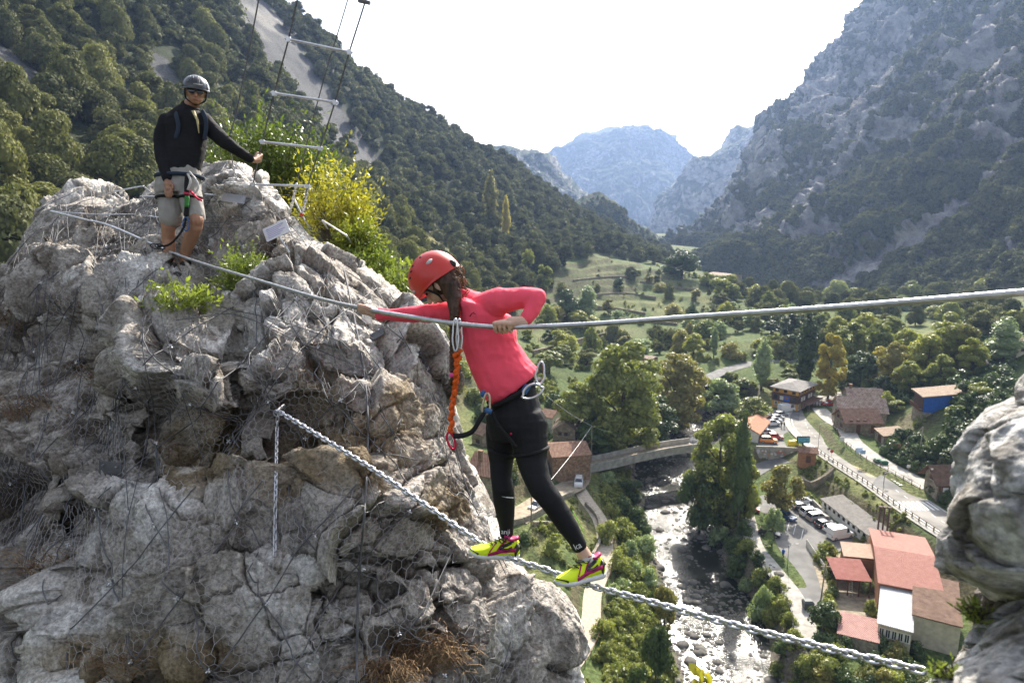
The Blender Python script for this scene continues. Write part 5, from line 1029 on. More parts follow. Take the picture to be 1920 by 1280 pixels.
def screenb(o, h_):
    MB().box(-.12, .12, -.1, .1, 0, h_ - 1.6).build('post', M_dark, o); fr = MB().box(-1.5, 1.5, -.15, .15, h_ - 1.6, h_).build('screen_frame', M_dark, o); MB().box(-1.35, 1.35, -.19, -.155, h_ - 1.45, h_ - .15).build('screen', mat('blue picture panel', (.05, .2, .35), .3, col2=(.15, .45, .5), vscale=2), fr)
upright('display_board', 1503, 858, 4.2, 5.4, 'blue display board on a post beside the kiosk', 'display', screenb)
def contb(cl, n):
    def f(o, h_):
        mb = MB(); mb.hull([(-.7, -.5, .1), (.7, -.5, .1), (.7, .5, .1), (-.7, .5, .1)], [(-.8, -.6, 1.15), (.8, -.6, 1.15), (.8, .6, 1.15), (-.8, .6, 1.15)]); mb.build('bin', mat('bin ' + o.name, cl, .6), o); MB().hull([(-.84, -.64, 1.16), (.84, -.64, 1.16), (.84, .64, 1.16), (-.84, .64, 1.16)], [(-.6, -.3, 1.45), (.6, -.3, 1.45), (.6, .5, 1.45), (-.6, .5, 1.45)]).build('lid', bpy.data.materials['bin ' + o.name], o)
        for sx in (-.55, .55): MB().tube([(sx, -.5, .1), (sx, .5, .1)], .1, 8).build('wheel', M_tyre, o)
    return f
upright('recycling_bin', 1484, 836, 3.68, 1, 'yellow recycling bin at the edge of the small car park', 'bin', contb((.65, .5, .02), 1)); upright('recycling_bin', 1491, 835, 3.68, 1, 'second yellow recycling bin right of the first', 'bin', contb((.6, .48, .03), 1)); upright('waste_container', 1646, 871, 5.3, 1, 'left dark green waste container beside the side road', 'container', contb((.03, .11, .06), 1)); upright('waste_container', 1656, 874, 5.3, 1, 'right dark green waste container beside the side road', 'container', contb((.03, .11, .06), 1)); upright('waste_container', 1514, 1140, .1, 1, 'dark grey waste container at the end of the walk', 'container', contb((.08, .09, .09), 1))
# ---------------------------------------------------------------- low growth on open ground
def cover(n, xr, yr, cond, smin, smax, leaf, label, seed, kinds, name='undergrowth'):
    g = np.random.default_rng(seed); px = g.uniform(*xr, n); py = g.uniform(*yr, n); z0 = np.zeros(n); pts = np.array([pz(a_, b_, 0.5) for a_, b_ in zip(px, py)])
    for _ in range(5):
        zg = ground_z(pts[:, 0], pts[:, 1]); dr = FW + ((px - 960) / FPX)[:, None] * RT - ((py - 640) / FPX)[:, None] * UP; pts = CAM + dr * ((zg - CAM[2]) / dr[:, 2])[:, None]
    pts[:, 2] = ground_z(pts[:, 0], pts[:, 1]); m = np.ones(n, bool)
    for c, wd in ((road_c, 6), (back_road_c, 3.4), (alley_c, 3.0), (lane_c, 4.0), (path_c, 1.5), (walk_c, 2.7), (river_c, 9.5), (gw, 4)): m &= pdist(pts[:, 0], pts[:, 1], c)[0] > wd
    for pl in (parkA, parkB, crossR): m &= ~inside(px, py, pl)
    m &= cond(px, py, pts); pts = pts[m]; sc_ = g.uniform(smin, smax, len(pts)) * (1 + (g.random(len(pts)) < .1) * .8); return gn_scatter(name, pts - np.array([0, 0, .1]), sc_, kinds, leaf, label, seed)
bl0 = lambda px, py: ~((px > 1545) & (py > 985) & (py < 1240)) & ~((px > 1555) & (px < 1700) & (py > 735) & (py < 850) & (py > 770 - (px - 1600) * .1))
cover(9000, (880, 1180), (900, 1290), lambda px, py, p: (fbm(p / 4, 3, 5) > .2) & (pdist(p[:, 0], p[:, 1], path_c)[0] > 2.4), .3, .9, L_green, 'low bushy growth over the gardens on the left bank', 51, CR['oakfar'])
cover(3500, (1130, 1260), (890, 1290), lambda px, py, p: (pdist(p[:, 0], p[:, 1], river_c)[0] < 20) & (pdist(p[:, 0], p[:, 1], path_c)[0] > 3), .6, 1.8, L_green, 'brambles and nettles on the left river bank', 52, CR['oakfar'])
cover(4500, (1330, 1560), (930, 1290), lambda px, py, p: pdist(p[:, 0], p[:, 1], river_c)[0] < 24, .8, 2.0, L_green, 'brambles and grass on the right river bank', 53, CR['oakfar'])
cover(3500, (1640, 1900), (640, 900), lambda px, py, p: bl0(px, py) & ~((px > 1700) & (px < 1790) & (py > 740) & (py < 815)), 1.2, 3.2, L_dark, 'ivy and scrub on the steep bank around the blue house', 54, CR['oakfar'])
cover(2500, (1500, 1780), (735, 1000), lambda px, py, p: (fbm(p / 5, 3, 8) > .0) & bl0(px, py), .4, 1.2, L_green, 'rough grass on the road banks', 55, CR['oakfar'])
cover(11000, (960, 1560), (470, 760), lambda px, py, p: fbm(p / 9, 3, 15) + 1.2 * (ground_z(p[:, 0], p[:, 1] + 1.5) - ground_z(p[:, 0], p[:, 1] - 1.5)) / 3 > .36, .7, 2.4, L_green, 'rough low growth over the terraced meadows', 56, CR['oakfar'])
# boulders and gravel in the river
rocks = []
for k in range(3):
    g = np.random.default_rng(300 + k); th = np.linspace(0, 2 * math.pi, 11)[:-1]; ph = np.linspace(.05, math.pi - .05, 7); v = np.array([[math.sin(b_) * math.cos(a_), math.sin(b_) * math.sin(a_), math.cos(b_) * .6] for b_ in ph for a_ in th]); v *= (1 + .35 * fbm(v * 1.6 + k * 9, 3, k))[:, None]; rocks.append(npmesh('stone', v * .5, gridfaces(7, 10, True), smooth_=False))
M_riverstone = mat('river stones', (.085, .08, .07), .9, col2=(.2, .185, .16), vscale=.8)
g = np.random.default_rng(9); n = 7000; i = g.integers(0, len(rc) - 1, n); f = g.random(n); c = rc[i] * (1 - f[:, None]) + rc[i + 1] * f[:, None]; s_ = g.normal(0, 6.5, n); pts = np.column_stack([c[:, :2] + nn[i] * s_[:, None], np.zeros(n)]); gzv = ground_z(pts[:, 0], pts[:, 1]); bar = fbm(np.column_stack([pts[:, :2] / 9, np.zeros(n)]), 3, 61); pts[:, 2] = np.maximum(gzv, RIVZ - .12); k = (np.abs(s_) < 13) & ((bar > .02) | (g.random(n) < .25)); o = gn_scatter('river_stones', pts[k], g.uniform(.25, .9, n)[k] * (1 + 1.5 * (g.random(n)[k] < .06)), rocks, M_riverstone, 'grey boulders and cobbles scattered in the river bed', 9)
# ---------------------------------------------------------------- foreground rock tower
TX = [-320, -120, 0, 40, 80, 150, 210, 260, 300, 380, 430, 490, 560, 640, 700, 750, 800, 830, 850, 862, 900, 960, 1010, 1050, 1075, 1090]
TY = [720, 610, 520, 440, 378, 345, 352, 366, 335, 310, 300, 328, 415, 480, 522, 556, 625, 690, 760, 830, 920, 1062, 1112, 1165, 1270, 1420]
rk = np.array([(80, 370, 7.4), (150, 345, 7.7), (0, 520, 6.6), (-120, 610, 6.2), (-320, 720, 6), (250, 360, 7.7), (380, 310, 7.6), (430, 298, 7.4), (490, 325, 7.2), (560, 415, 6.9), (640, 480, 6.5), (700, 520, 6.2), (800, 625, 5.8), (850, 760, 5.5), (870, 840, 5.4), (900, 920, 5.3), (960, 1062, 5.2), (1075, 1270, 5.0), (1090, 1420, 5.0),
    (325, 525, 6.05), (345, 500, 6.2), (300, 500, 6.25), (350, 440, 6.75), (250, 450, 6.8), (450, 400, 6.8), (420, 340, 7.1), (500, 450, 6.4), (600, 520, 5.9), (430, 580, 5.55), (340, 570, 5.6), (280, 620, 5.0), (400, 650, 4.85), (600, 650, 4.9), (720, 680, 5.1), (300, 800, 4.75), (300, 720, 4.8), (520, 770, 4.6), (700, 800, 4.6), (800, 900, 4.7), (500, 1000, 4.25), (300, 1000, 4.2), (700, 1000, 4.25), (850, 1100, 4.45), (950, 1200, 4.6), (500, 1280, 3.8), (800, 1280, 4.0), (100, 700, 5.5), (0, 900, 5.1), (150, 900, 4.7), (100, 1100, 4.4), (0, 1280, 4.3), (-300, 900, 5), (-300, 1300, 4.4), (150, 560, 6.0), (50, 560, 6.3), (500, 1500, 3.6), (1000, 1500, 4.4), (-300, 1500, 4.3), (200, 640, 5.5)], float)
_R = lambda A, B: np.sqrt((((A[:, None] - B[None]) / 100) ** 2).sum(-1) + .3)
_rw = np.linalg.solve(_R(rk[:, :2], rk[:, :2]) + np.eye(len(rk)) * 1e-3, rk[:, 2] - 5)
def rock_d(px, py):
    q = np.stack([np.asarray(px, float).ravel(), np.asarray(py, float).ravel()], 1); o = np.empty(len(q))
    for k in range(0, len(q), 50000): o[k:k + 50000] = _R(q[k:k + 50000], rk[:, :2]) @ _rw + 5
    return o.reshape(np.shape(px))
NC, NR, NB = 900, 640, 60
cx = np.linspace(-320, 1088, NC); top = np.interp(cx, TX, TY); top = np.convolve(np.pad(top, 6, mode='edge'), np.ones(13) / 13, 'valid')
tt = np.linspace(0, 1, NR) ** 1.12
PX = np.repeat(cx[None], NR, 0); PY = top[None] + (1500 - top[None]) * tt[:, None]
DD = rock_d(PX, PY)
_p = np.stack([PX.ravel() / 60, PY.ravel() / 60, 0 * PX.ravel()], 1); wob = fbm(_p, 3, 71).reshape(PX.shape) * 13; wob2 = fbm(_p, 3, 72).reshape(PX.shape) * 13
def recess(poly, dep, soft_top, soft):
    """hollow below an overhang: sharp upper edge, gentle lower edge"""
    pl = [np.array(q, float) for q in poly]; sd_ = poly_sd((PX + wob).ravel(), (PY + wob2).ravel(), pl).reshape(PX.shape); cy_ = np.mean([q[1] for q in poly]); w_ = np.where(PY < cy_, soft_top, soft); return dep * smooth(0, 1, -sd_ / w_)
DD = DD + recess([(268, 742), (330, 735), (420, 750), (462, 770), (470, 860), (430, 930), (330, 920), (270, 870)], .26, 10, 90)
DD = DD + recess([(478, 785), (540, 735), (600, 735), (700, 790), (770, 800), (760, 880), (640, 930), (600, 980), (500, 960)], .16, 14, 90)
DD = DD + recess([(-300, 560), (190, 560), (225, 640), (245, 760), (250, 900), (150, 930), (100, 1010), (110, 1200), (-300, 1250)], .36, 60, 60)
DD = DD + recess([(292, 440), (385, 440), (382, 512), (348, 530), (298, 530)], .20, 30, 12)
DD = DD + recess([(560, 640), (640, 650), (690, 700), (640, 730), (560, 720)], .14, 12, 50) + recess([(540, 560), (590, 560), (600, 640), (560, 650)], .15, 14, 40)
DD = DD + recess([(560, 1075), (700, 1060), (780, 1110), (700, 1150), (600, 1140)], .16, 14, 60) + recess([(160, 1235), (330, 1225), (420, 1250), (420, 1330), (160, 1330)], .22, 14, 60) + recess([(700, 1180), (860, 1180), (880, 1290), (700, 1300)], .14, 20, 60)
for ln, w_, dp in (([(458, 560), (455, 640), (448, 705), (470, 765), (428, 835), (388, 925)], 13, .30), ([(225, 560), (240, 650), (262, 760), (268, 860), (300, 905)], 12, .25), ([(520, 965), (600, 940), (650, 890), (700, 862), (765, 880)], 8, .2), ([(690, 615), (745, 645), (760, 690), (840, 700)], 9, .2), ([(106, 1290), (112, 1200), (138, 1060), (125, 950), (180, 905)], 12, .3), ([(150, 915), (300, 905), (390, 950), (470, 985), (560, 1000)], 7, .14), ([(400, 1010), (520, 1045), (640, 1040), (760, 1065), (850, 1060)], 9, .16), ([(560, 640), (600, 700), (690, 720), (760, 760), (800, 850)], 7, .14), ([(330, 1040), (360, 1130), (350, 1230)], 6, .10), ([(600, 1060), (590, 1150), (620, 1260)], 6, .10), ([(800, 1060), (830, 1150), (900, 1240)], 6, .1), ([(300, 640), (430, 655), (455, 660)], 5, .08)):
    dl, _s, _t = pdist((PX + wob * .7).ravel(), (PY + wob2 * .7).ravel(), np.array(ln, float)); DD = DD + (dp * np.exp(-(dl / w_) ** 2)).reshape(PX.shape)
edge_ = np.clip((PY - top[None]) / 70, 0, 1); DD = DD + (1 - np.sqrt(1 - (1 - edge_) ** 2)) * .55   # round the crest over
F_ = P(PX, PY, DD); crest = F_[0]
aw = (crest - CAM) * np.array([1, 1, 0]); aw /= np.linalg.norm(aw, axis=1)[:, None]
tb = np.linspace(1, 0.02, NB)[:, None, None]; Bk = crest[None] + aw[None] * tb * 2.6 + np.array([0, 0, 1.0]) * (-(tb ** 2) * 5.5)
G = np.concatenate([Bk, F_]); NT = NB + NR
E1 = np.gradient(G, axis=1); E2 = np.gradient(G, axis=0); NN = np.cross(E1.reshape(-1, 3), E2.reshape(-1, 3)); NN /= np.linalg.norm(NN, axis=1)[:, None] + 1e-9
if (NN.reshape(NT, NC, 3)[NB + 300, 400] @ FW) > 0: NN = -NN
NN = NN.reshape(NT, NC, 3)
for _ in range(30): NN[1:-1, 1:-1] = (NN[1:-1, 1:-1] * 2 + NN[:-2, 1:-1] + NN[2:, 1:-1] + NN[1:-1, :-2] + NN[1:-1, 2:])
NN = NN.reshape(-1, 3); NN /= np.linalg.norm(NN, axis=1)[:, None]
q = G.reshape(-1, 3); wq = q + np.stack([fbm(q * 1.3 + 5, 3, 81), fbm(q * 1.3 + 9, 3, 82), fbm(q * 1.3 + 2, 3, 83)], 1) * .22
hh_ = lambda c, k: h3((c * 1e5).astype(np.int64), 0 * c.astype(np.int64), 0 * c.astype(np.int64), k) - .5
jag = np.stack([fbm(q * 4 + 3, 4, 86, gain=.6), fbm(q * 4 + 7, 4, 87, gain=.6), fbm(q * 4 + 1, 4, 88, gain=.6)], 1)
def facets(p_, s_, seed, tl, st):
    """angular blocks: every cell is a tilted plane at its own level"""
    a1, a2, c, o = worley(p_ * s_, seed); tv = (o / s_ * np.stack([hh_(c, 1), hh_(c, 2), hh_(c, 3)], 1)).sum(1); return tv * tl + hh_(c, 4) * st, a2 - a1, c
wj = wq + jag * .05
A1, e1, cid = facets(wj, np.array([1.15, 1.15, 1.5]), 90, .85, .17)
A2, e2, cid2 = facets(wj + jag * .03, np.array([2.9, 2.9, 4.0]), 95, .6, .028)
A3, e3, cid3 = facets(wj + jag * .03, np.array([7.5, 7.5, 10.]), 99, .38, .009)
A4, e4, cid4 = facets(q + jag * .02, np.array([21., 21., 26.]), 103, .45, .003)
cr1 = smooth(-.25, .15, fbm(q * .9 + 4, 3, 12)); cr2 = smooth(-.1, .25, fbm(q * 1.3, 3, 13)); cr3 = smooth(0, .3, fbm(q * 2.1, 3, 14))
disp = A1 + A2 + A3 + A4 - .13 * np.exp(-(e1 / .035) ** 2) * cr1 - .045 * np.exp(-(e2 / .045) ** 2) * cr2 - .014 * np.exp(-(e3 / .06) ** 2) * cr3
ld = fbm(q * np.array([.9, .9, 1.6]), 4, 17) * 3; lf_ = ld - np.floor(ld); disp += (lf_ - smooth(.0, .82, lf_)) * -.05
rough_ = fbm(q * 5, 6, 120, ridged=True, gain=.62); disp += rough_ * .009 + fbm(q * 18, 4, 131, gain=.6) * .004
pit = fbm(q * 9, 3, 133); disp -= smooth(.3, .55, pit) * .008
kx = np.tile(cx, NT); disp *= np.concatenate([np.full(NB * NC, .55), (.5 + .5 * smooth(0, 90, (PY - top[None]).ravel()))]); disp *= .25 + .75 * (1 - np.repeat(np.concatenate([np.ones(NB), np.zeros(NR)]), NC) * .6)
q2 = q + NN * disp[:, None]
# colour: limestone, ochre stains below overhangs, lichen grey, dirt and painted brown shade in the joints, brown dry growth on the left
Cr = np.tile(np.array([.45, .41, .36]), (len(q), 1)); n_a = fbm(q * 1.7, 4, 140); n_b = fbm(q * 8, 4, 141); n_c = fbm(q * np.array([9, 9, 2.2]), 3, 142)
Cr = colmix(Cr, (.76, .725, .67), smooth(-.05, .4, n_a + n_b * .6)); Cr = colmix(Cr, (.25, .225, .195), smooth(.05, .5, -n_a + n_b * .6) * .8)
Cr = colmix(Cr, (.19, .175, .16), smooth(.15, .45, n_b) * .45)
def blobmask(px, py, rx, ry):
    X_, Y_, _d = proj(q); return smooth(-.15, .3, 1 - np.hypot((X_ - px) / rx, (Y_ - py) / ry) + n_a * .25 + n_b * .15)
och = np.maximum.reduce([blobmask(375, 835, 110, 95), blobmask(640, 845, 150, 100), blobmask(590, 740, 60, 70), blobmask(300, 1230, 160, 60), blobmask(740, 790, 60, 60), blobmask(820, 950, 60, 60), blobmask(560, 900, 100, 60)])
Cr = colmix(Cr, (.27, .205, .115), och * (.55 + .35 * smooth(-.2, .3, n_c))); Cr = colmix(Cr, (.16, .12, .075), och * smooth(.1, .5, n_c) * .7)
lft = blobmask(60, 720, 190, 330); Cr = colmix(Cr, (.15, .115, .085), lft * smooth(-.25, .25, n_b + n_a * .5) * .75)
soil_shade = (1 - smooth(0, .05, e1 + n_b * .03)) * cr1 ; Cr = colmix(Cr, (.10, .075, .05), soil_shade * .7); Cr = colmix(Cr, (.13, .10, .07), (1 - smooth(0, .045, e2 + n_b * .03)) * cr2 * .6)  # joints browned: crevice shade put into the colour along with dirt
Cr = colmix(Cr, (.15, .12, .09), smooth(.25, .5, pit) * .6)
def rockmat(name):
    m = tintmat(name, rough=.9, bump=1.0, bscale=24, dist=.045, fine=.55, fscale=42); t = m.node_tree; N = t.nodes; L = t.links; b = N['Principled BSDF']
    return m
M_rock = rockmat('limestone')
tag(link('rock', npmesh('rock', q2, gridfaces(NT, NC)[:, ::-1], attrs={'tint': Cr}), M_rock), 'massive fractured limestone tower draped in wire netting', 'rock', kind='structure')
# net depth: the netting rests on the high points
pd = proj(q2.reshape(NT, NC, 3)[NB:].reshape(-1, 3)); ND = pd[2].reshape(NR, NC)
def minfilt(a, r):
    b = a.copy()
    for s in range(1, r + 1): b[:, s:] = np.minimum(b[:, s:], a[:, :-s]); b[:, :-s] = np.minimum(b[:, :-s], a[:, s:])
    a = b.copy()
    for s in range(1, r + 1): b[s:] = np.minimum(b[s:], a[:-s]); b[:-s] = np.minimum(b[:-s], a[s:])
    return b
NDm = minfilt(ND, 8)
for _ in range(14): NDm[1:-1, 1:-1] = (NDm[1:-1, 1:-1] + NDm[:-2, 1:-1] + NDm[2:, 1:-1] + NDm[1:-1, :-2] + NDm[1:-1, 2:]) / 5
NDm = np.minimum(NDm, minfilt(ND, 1) - .004)
def netd(px, py, arr=None):
    arr = NDm if arr is None else arr
    px = np.asarray(px, float); py = np.asarray(py, float); c = np.clip((px + 320) / 1408 * (NC - 1), 0, NC - 1.001); tp = np.interp(px, cx, top); u = np.clip((py - tp) / (1500 - tp), 0, 1) ** (1 / 1.12) * (NR - 1); u = np.clip(u, 0, NR - 1.001)
    i, j = u.astype(int), c.astype(int); fu, fc = u - i, c - j
    return arr[i, j] * (1 - fu) * (1 - fc) + arr[i + 1, j] * fu * (1 - fc) + arr[i, j + 1] * (1 - fu) * fc + arr[i + 1, j + 1] * fu * fc
def on_rock(px, py, lift=.02, real=False):
    return P(px, py, netd(px, py, ND if real else None) - lift)
def xz_to_rock(X, Z, lift=.01):
    """net coordinates: X across, Z height -> point on the draped surface"""
    d = np.full(np.shape(X), 5.0); 
    for _ in range(40):
        y = (d + (Z - 64) * math.sin(PITCH)) / math.cos(PITCH); px = 960 + FPX * X / d; v = y * math.sin(PITCH) + (Z - 64) * math.cos(PITCH); py = 640 - FPX * v / d
        d = d * .6 + .4 * (netd(px, np.maximum(py, np.interp(px, cx, top))) - lift)
    y = (d + (Z - 64) * math.sin(PITCH)) / math.cos(PITCH); px = 960 + FPX * X / d; py = 640 - FPX * (y * math.sin(PITCH) + (Z - 64) * math.cos(PITCH)) / d
    py = np.maximum(py, np.interp(px, cx, top)); return P(px, py, netd(px, py) - lift), px, py
def seg_tubes(A, B, r, n=3):
    A = np.asarray(A); B = np.asarray(B); t = B - A; t /= np.linalg.norm(t, axis=1)[:, None] + 1e-9; u = np.cross(t, [0.3, 1, .2]); u /= np.linalg.norm(u, axis=1)[:, None]; v = np.cross(t, u); r = np.broadcast_to(r, len(A))[:, None]
    V = np.stack([p + (u * math.cos(2 * math.pi * k / n) + v * math.sin(2 * math.pi * k / n)) * r for p in (A, B) for k in range(n)], 1).reshape(-1, 3)
    base = (np.arange(len(A)) * 2 * n)[:, None]; F = np.concatenate([base + np.array([k, (k + 1) % n, n + (k + 1) % n, n + k]) for k in range(n)]); return V, F
M_wire = mat('galvanised netting wire', (.55, .55, .56), .45, metal=.6); M_cable = mat('grey steel cable', (.13, .13, .135), .7, metal=.15, var=.2, vscale=12); M_steel = mat('bright galvanised steel', (.62, .62, .64), .35, metal=.85, var=.12, vscale=9)
# chicken wire
s_ = .034; hx = s_ * math.sqrt(3); ii, jj = np.meshgrid(np.arange(-70, 36), np.arange(-70, 30)); X0 = hx * (ii + .5 * (jj % 2)); Z0 = 62.6 + 1.5 * s_ * jj
g = np.random.default_rng(5)
def warp(X, Z): p_ = np.stack([X, Z, 0 * X], -1).reshape(-1, 3); return X + fbm(p_ * 2.2, 2, 151).reshape(X.shape) * .05, Z + fbm(p_ * 2.2, 2, 152).reshape(X.shape) * .05
nodes = {}
segs = []
for (dx0, dz0, dx1, dz1) in ((0, s_ / 1, hx / 2, s_ / 2), (hx / 2, s_ / 2, hx / 2, -s_ / 2), (hx / 2, -s_ / 2, 0, -s_)):
    a = warp(X0 + dx0, Z0 + dz0); b_ = warp(X0 + dx1, Z0 + dz1); A, ax_, ay_ = xz_to_rock(*a); B, bx_, by_ = xz_to_rock(*b_)
    L_ = np.linalg.norm(A - B, axis=-1); tpx = np.interp(ax_, cx, top); m = (L_ < .085) & (ay_ > tpx + 6) & (by_ > np.interp(bx_, cx, top) + 6) & (ax_ > -120) & (ax_ < 1075) & (ay_ < 1400); segs.append((A[m], B[m]))
A = np.concatenate([s[0] for s in segs]); B = np.concatenate([s[1] for s in segs]); V, Fq = seg_tubes(A, B, .0013)
net = empty('rockfall_netting', tuple(on_rock(500, 800)), 0, 'hexagonal wire netting and cable net bolted over the rock tower', 'netting'); O_ = np.array(net.location)
link('wire_mesh', npmesh('wire_mesh', V - O_, Fq), M_wire, net)
print('net segs', len(A))
# diamond cable net
def cable_xz(pts, r, lift=.02, n=5, sub=6):
    c = spline([np.array([*p_, 0.]) for p_ in pts], sub); W_, px, py = xz_to_rock(c[:, 0], c[:, 1], lift); m = (py > np.interp(px, cx, top) - 8) & (px > -200) & (px < 1085) & (py < 1420); return W_, m
V_all = []; F_all = []; n_ = 0; clips = []
sp_ = .36
for fam in (-1, 1):
    for k in range(-16, 17):
        t = np.linspace(-3.6, 3.6, 420); c0 = k * sp_; X_ = (t * 1 + c0) * .70 - .9; Z_ = 62.4 + (t * fam * 1 - c0 * fam) * .82 ; X_, Z_ = warp(X_, Z_); X_, Z_ = X_ + .06 * np.sin(t * 3 + k), Z_ + .05 * np.sin(t * 2.3 + k * 2)
        W_, px, py = xz_to_rock(X_, Z_, .018); ok = (py > np.interp(px, cx, top) + 4) & (px > -160) & (px < 1070) & (py < 1400); jump = np.linalg.norm(np.diff(W_, axis=0), axis=1)
        m = ok[:-1] & ok[1:] & (jump < .3); A, B = W_[:-1][m], W_[1:][m]
        if len(A):
            v, f = seg_tubes(A, B, .0044, 5); V_all.append(v); F_all.append(f + n_); n_ += len(v)
link('cable_net', npmesh('cable_net', np.concatenate(V_all) - O_, np.concatenate(F_all)), M_cable, net)
def inter(k1, k2):  # crossing of the two families: solve t1 + c1 = t2 + c2 ; t1*-1 + c1 = t2 - c2
    c1, c2 = k1 * sp_, k2 * sp_; t1 = c2; X_ = (t1 + c1) * .70 - .9; Z_ = 62.4 + (-t1 + c1) * .82; return X_, Z_
mbc = MB(); 
for a_ in range(4):
    an = a_ * math.pi / 2 + .4; mbc.tube([(0, 0, 0), (.016 * math.cos(an), -.006, .016 * math.sin(an))], .0052, 5)
mbc.ball((0, -.005, 0), .008, 6, 4)
cl0 = None; rest_c = MB(); nc_ = 0
for k1 in range(-16, 17):
    for k2 in range(-16, 17):
        X_, Z_ = inter(k1, k2); X_, Z_ = warp(np.array([X_]), np.array([Z_])); W_, px, py = xz_to_rock(X_, Z_, .024)
        if not (-30 < px[0] < 1050 and py[0] > np.interp(px[0], cx, top) + 10 and py[0] < 1300): continue
        nc_ += 1; loc = W_[0] - O_
        if nc_ % 2 == 0 and nc_ < 190:
            if cl0 is None: c_ = mbc.build('clip', M_steel, net); cl0 = c_.data
            else: c_ = link('clip', cl0, None, net)
            c_.location = loc; c_.rotation_euler = (rng.uniform(-.4, .4), rng.uniform(0, 3), rng.uniform(-.5, .5))
        else:
            an = rng.uniform(0, 3)
            for a_ in range(4): rest_c.tube([loc, loc + np.array([.015 * math.cos(an + a_ * 1.57), -.006, .015 * math.sin(an + a_ * 1.57)])], .005, 4)
rc_o = rest_c.build('small_clips', M_steel, net); rc_o['kind'] = 'stuff'
print('clips', nc_)
# loose cables laid over the net
def rock_cable(pts, r, label, name='loose_cable', lift=.018, mt=M_cable, grp='loose steel cables over the rock', n=7):
    c = spline([np.array([a_, b_, 0.]) for a_, b_ in pts], 40); d = netd(c[:, 0], np.maximum(c[:, 1], np.interp(c[:, 0], cx, top) + 3)) - lift
    for _ in range(3): d[1:-1] = np.minimum(d[1:-1], (d[:-2] + d[2:]) / 2)
    d = np.minimum(d, netd(c[:, 0], np.maximum(c[:, 1], np.interp(c[:, 0], cx, top) + 3), ND) - .006)
    for _ in range(2): d[1:-1] = (d[:-2] + d[1:-1] * 2 + d[2:]) / 4
    W_ = P(c[:, 0], c[:, 1], d); mb = MB(); mb.tube([Vector(p_) for p_ in W_ - W_[0]], r * .8, n); o = mb.build(name, mt, None, smooth_=True); o.location = W_[0]; return tag(o, label, 'cable', grp)
rock_cable([(640, 480), (665, 600), (683, 700), (690, 800), (684, 950), (672, 1100), (668, 1300)], .0085, 'thick grey cable hanging down the middle of the rock to the lower edge', grp=None)
gg = np.random.default_rng(12)
for a_ in (((470, 345), (540, 430), (600, 520), (690, 660), (800, 800)), ((455, 340), (560, 440), (640, 560), (720, 640)), ((560, 415), (620, 520), (665, 640), (700, 760)), ((400, 330), (480, 400), (590, 470), (720, 560), (800, 660), (850, 780)), ((350, 430), (450, 470), (560, 560), (660, 660)), ((300, 470), (380, 560), (520, 600), (640, 640)), ((620, 500), (560, 620), (480, 760), (400, 900)), ((700, 530), (760, 640), (820, 760), (850, 900), (920, 1050)), ((730, 560), (800, 680), (850, 820), (890, 950), (1000, 1150)), ((760, 600), (830, 760), (870, 900), (950, 1080), (1050, 1290)), ((560, 880), (700, 850), (820, 870)), ((330, 600), (440, 590), (560, 640), (700, 700))):
    rock_cable(a_, .0045, 'one of the loose grey cables slanting over the rock crest')
for k in range(15):
    x0 = gg.uniform(-20, 330); y0 = np.interp(x0, cx, top) + gg.uniform(5, 60); x = x0; pts_ = [(x0, y0)]
    y = y0
    while y < gg.uniform(700, 1300): y += gg.uniform(70, 140); x += gg.uniform(-45, 25); pts_.append((x, y))
    if len(pts_) > 2: rock_cable(pts_, gg.uniform(.003, .0055), 'one of the dark cables hanging over the shaded left side of the rock', grp='cables on the shaded left side')
for k in range(18):
    x0 = gg.uniform(60, 420); y0 = np.interp(x0, cx, top) + gg.uniform(8, 110); L_ = gg.uniform(120, 330); sl = gg.uniform(-.15, .35); rock_cable([(x0, y0), (x0 + L_ * .5, y0 + sl * L_ * .5 + gg.uniform(-14, 14)), (x0 + L_, y0 + sl * L_)], gg.uniform(.0025, .005), 'one of the many cables drawn across the crest of the rock', grp='cables across the crest')
for k in range(26):
    x0 = gg.uniform(-60, 620); y0 = np.interp(x0, cx, top) + gg.uniform(8, 60); dx = gg.uniform(-200, -40) if x0 < 260 else gg.uniform(60, 330); L_ = gg.uniform(150, 520); rock_cable([(x0, y0), (x0 + dx * .45, y0 + L_ * .5 + gg.uniform(-20, 20)), (x0 + dx, y0 + L_)], gg.uniform(.0022, .0042), 'one of the many cables fanning down from the crest of the rock', grp='cables fanning down the rock')
# steel rungs, plates
def staple(px, py, w_, dx, dy, label, out=.16):
    b0 = on_rock(px, py, 0, True); b1 = b0 + RT * w_ * dx / math.hypot(dx, dy) - UP * w_ * dy / math.hypot(dx, dy); o_ = -FW * out + UP * .04; pts_ = [b0 - o_ * .3, b0 + o_ * .8, b0 + o_ + (b1 - b0) * .08, b1 + o_ - (b1 - b0) * .08, b1 + o_ * .8, b1 - o_ * .3]
    mb = MB(); mb.tube([Vector(p_) for p_ in spline(pts_, 5) - b0], .008, 8); o = mb.build('steel_rung', M_steel, None, smooth_=True); o.location = b0; tag(o, label, 'rung', 'steel rungs on the rock')
for q_ in ((228, 372, .34, 1, -.2, 'steel rung at the left of the guide on the crest'), (278, 380, .3, 1, .05, 'steel rung directly behind the guide legs'), (398, 378, .3, 1, .1, 'steel rung right of the guide shorts'), (455, 322, .2, -.5, .6, 'steel rung at the very peak of the rock'), (612, 425, .3, .8, .5, 'steel rung on the right shoulder of the crest'), (560, 385, .25, .3, .6, 'steel rung below the ladder foot')): staple(*q_)
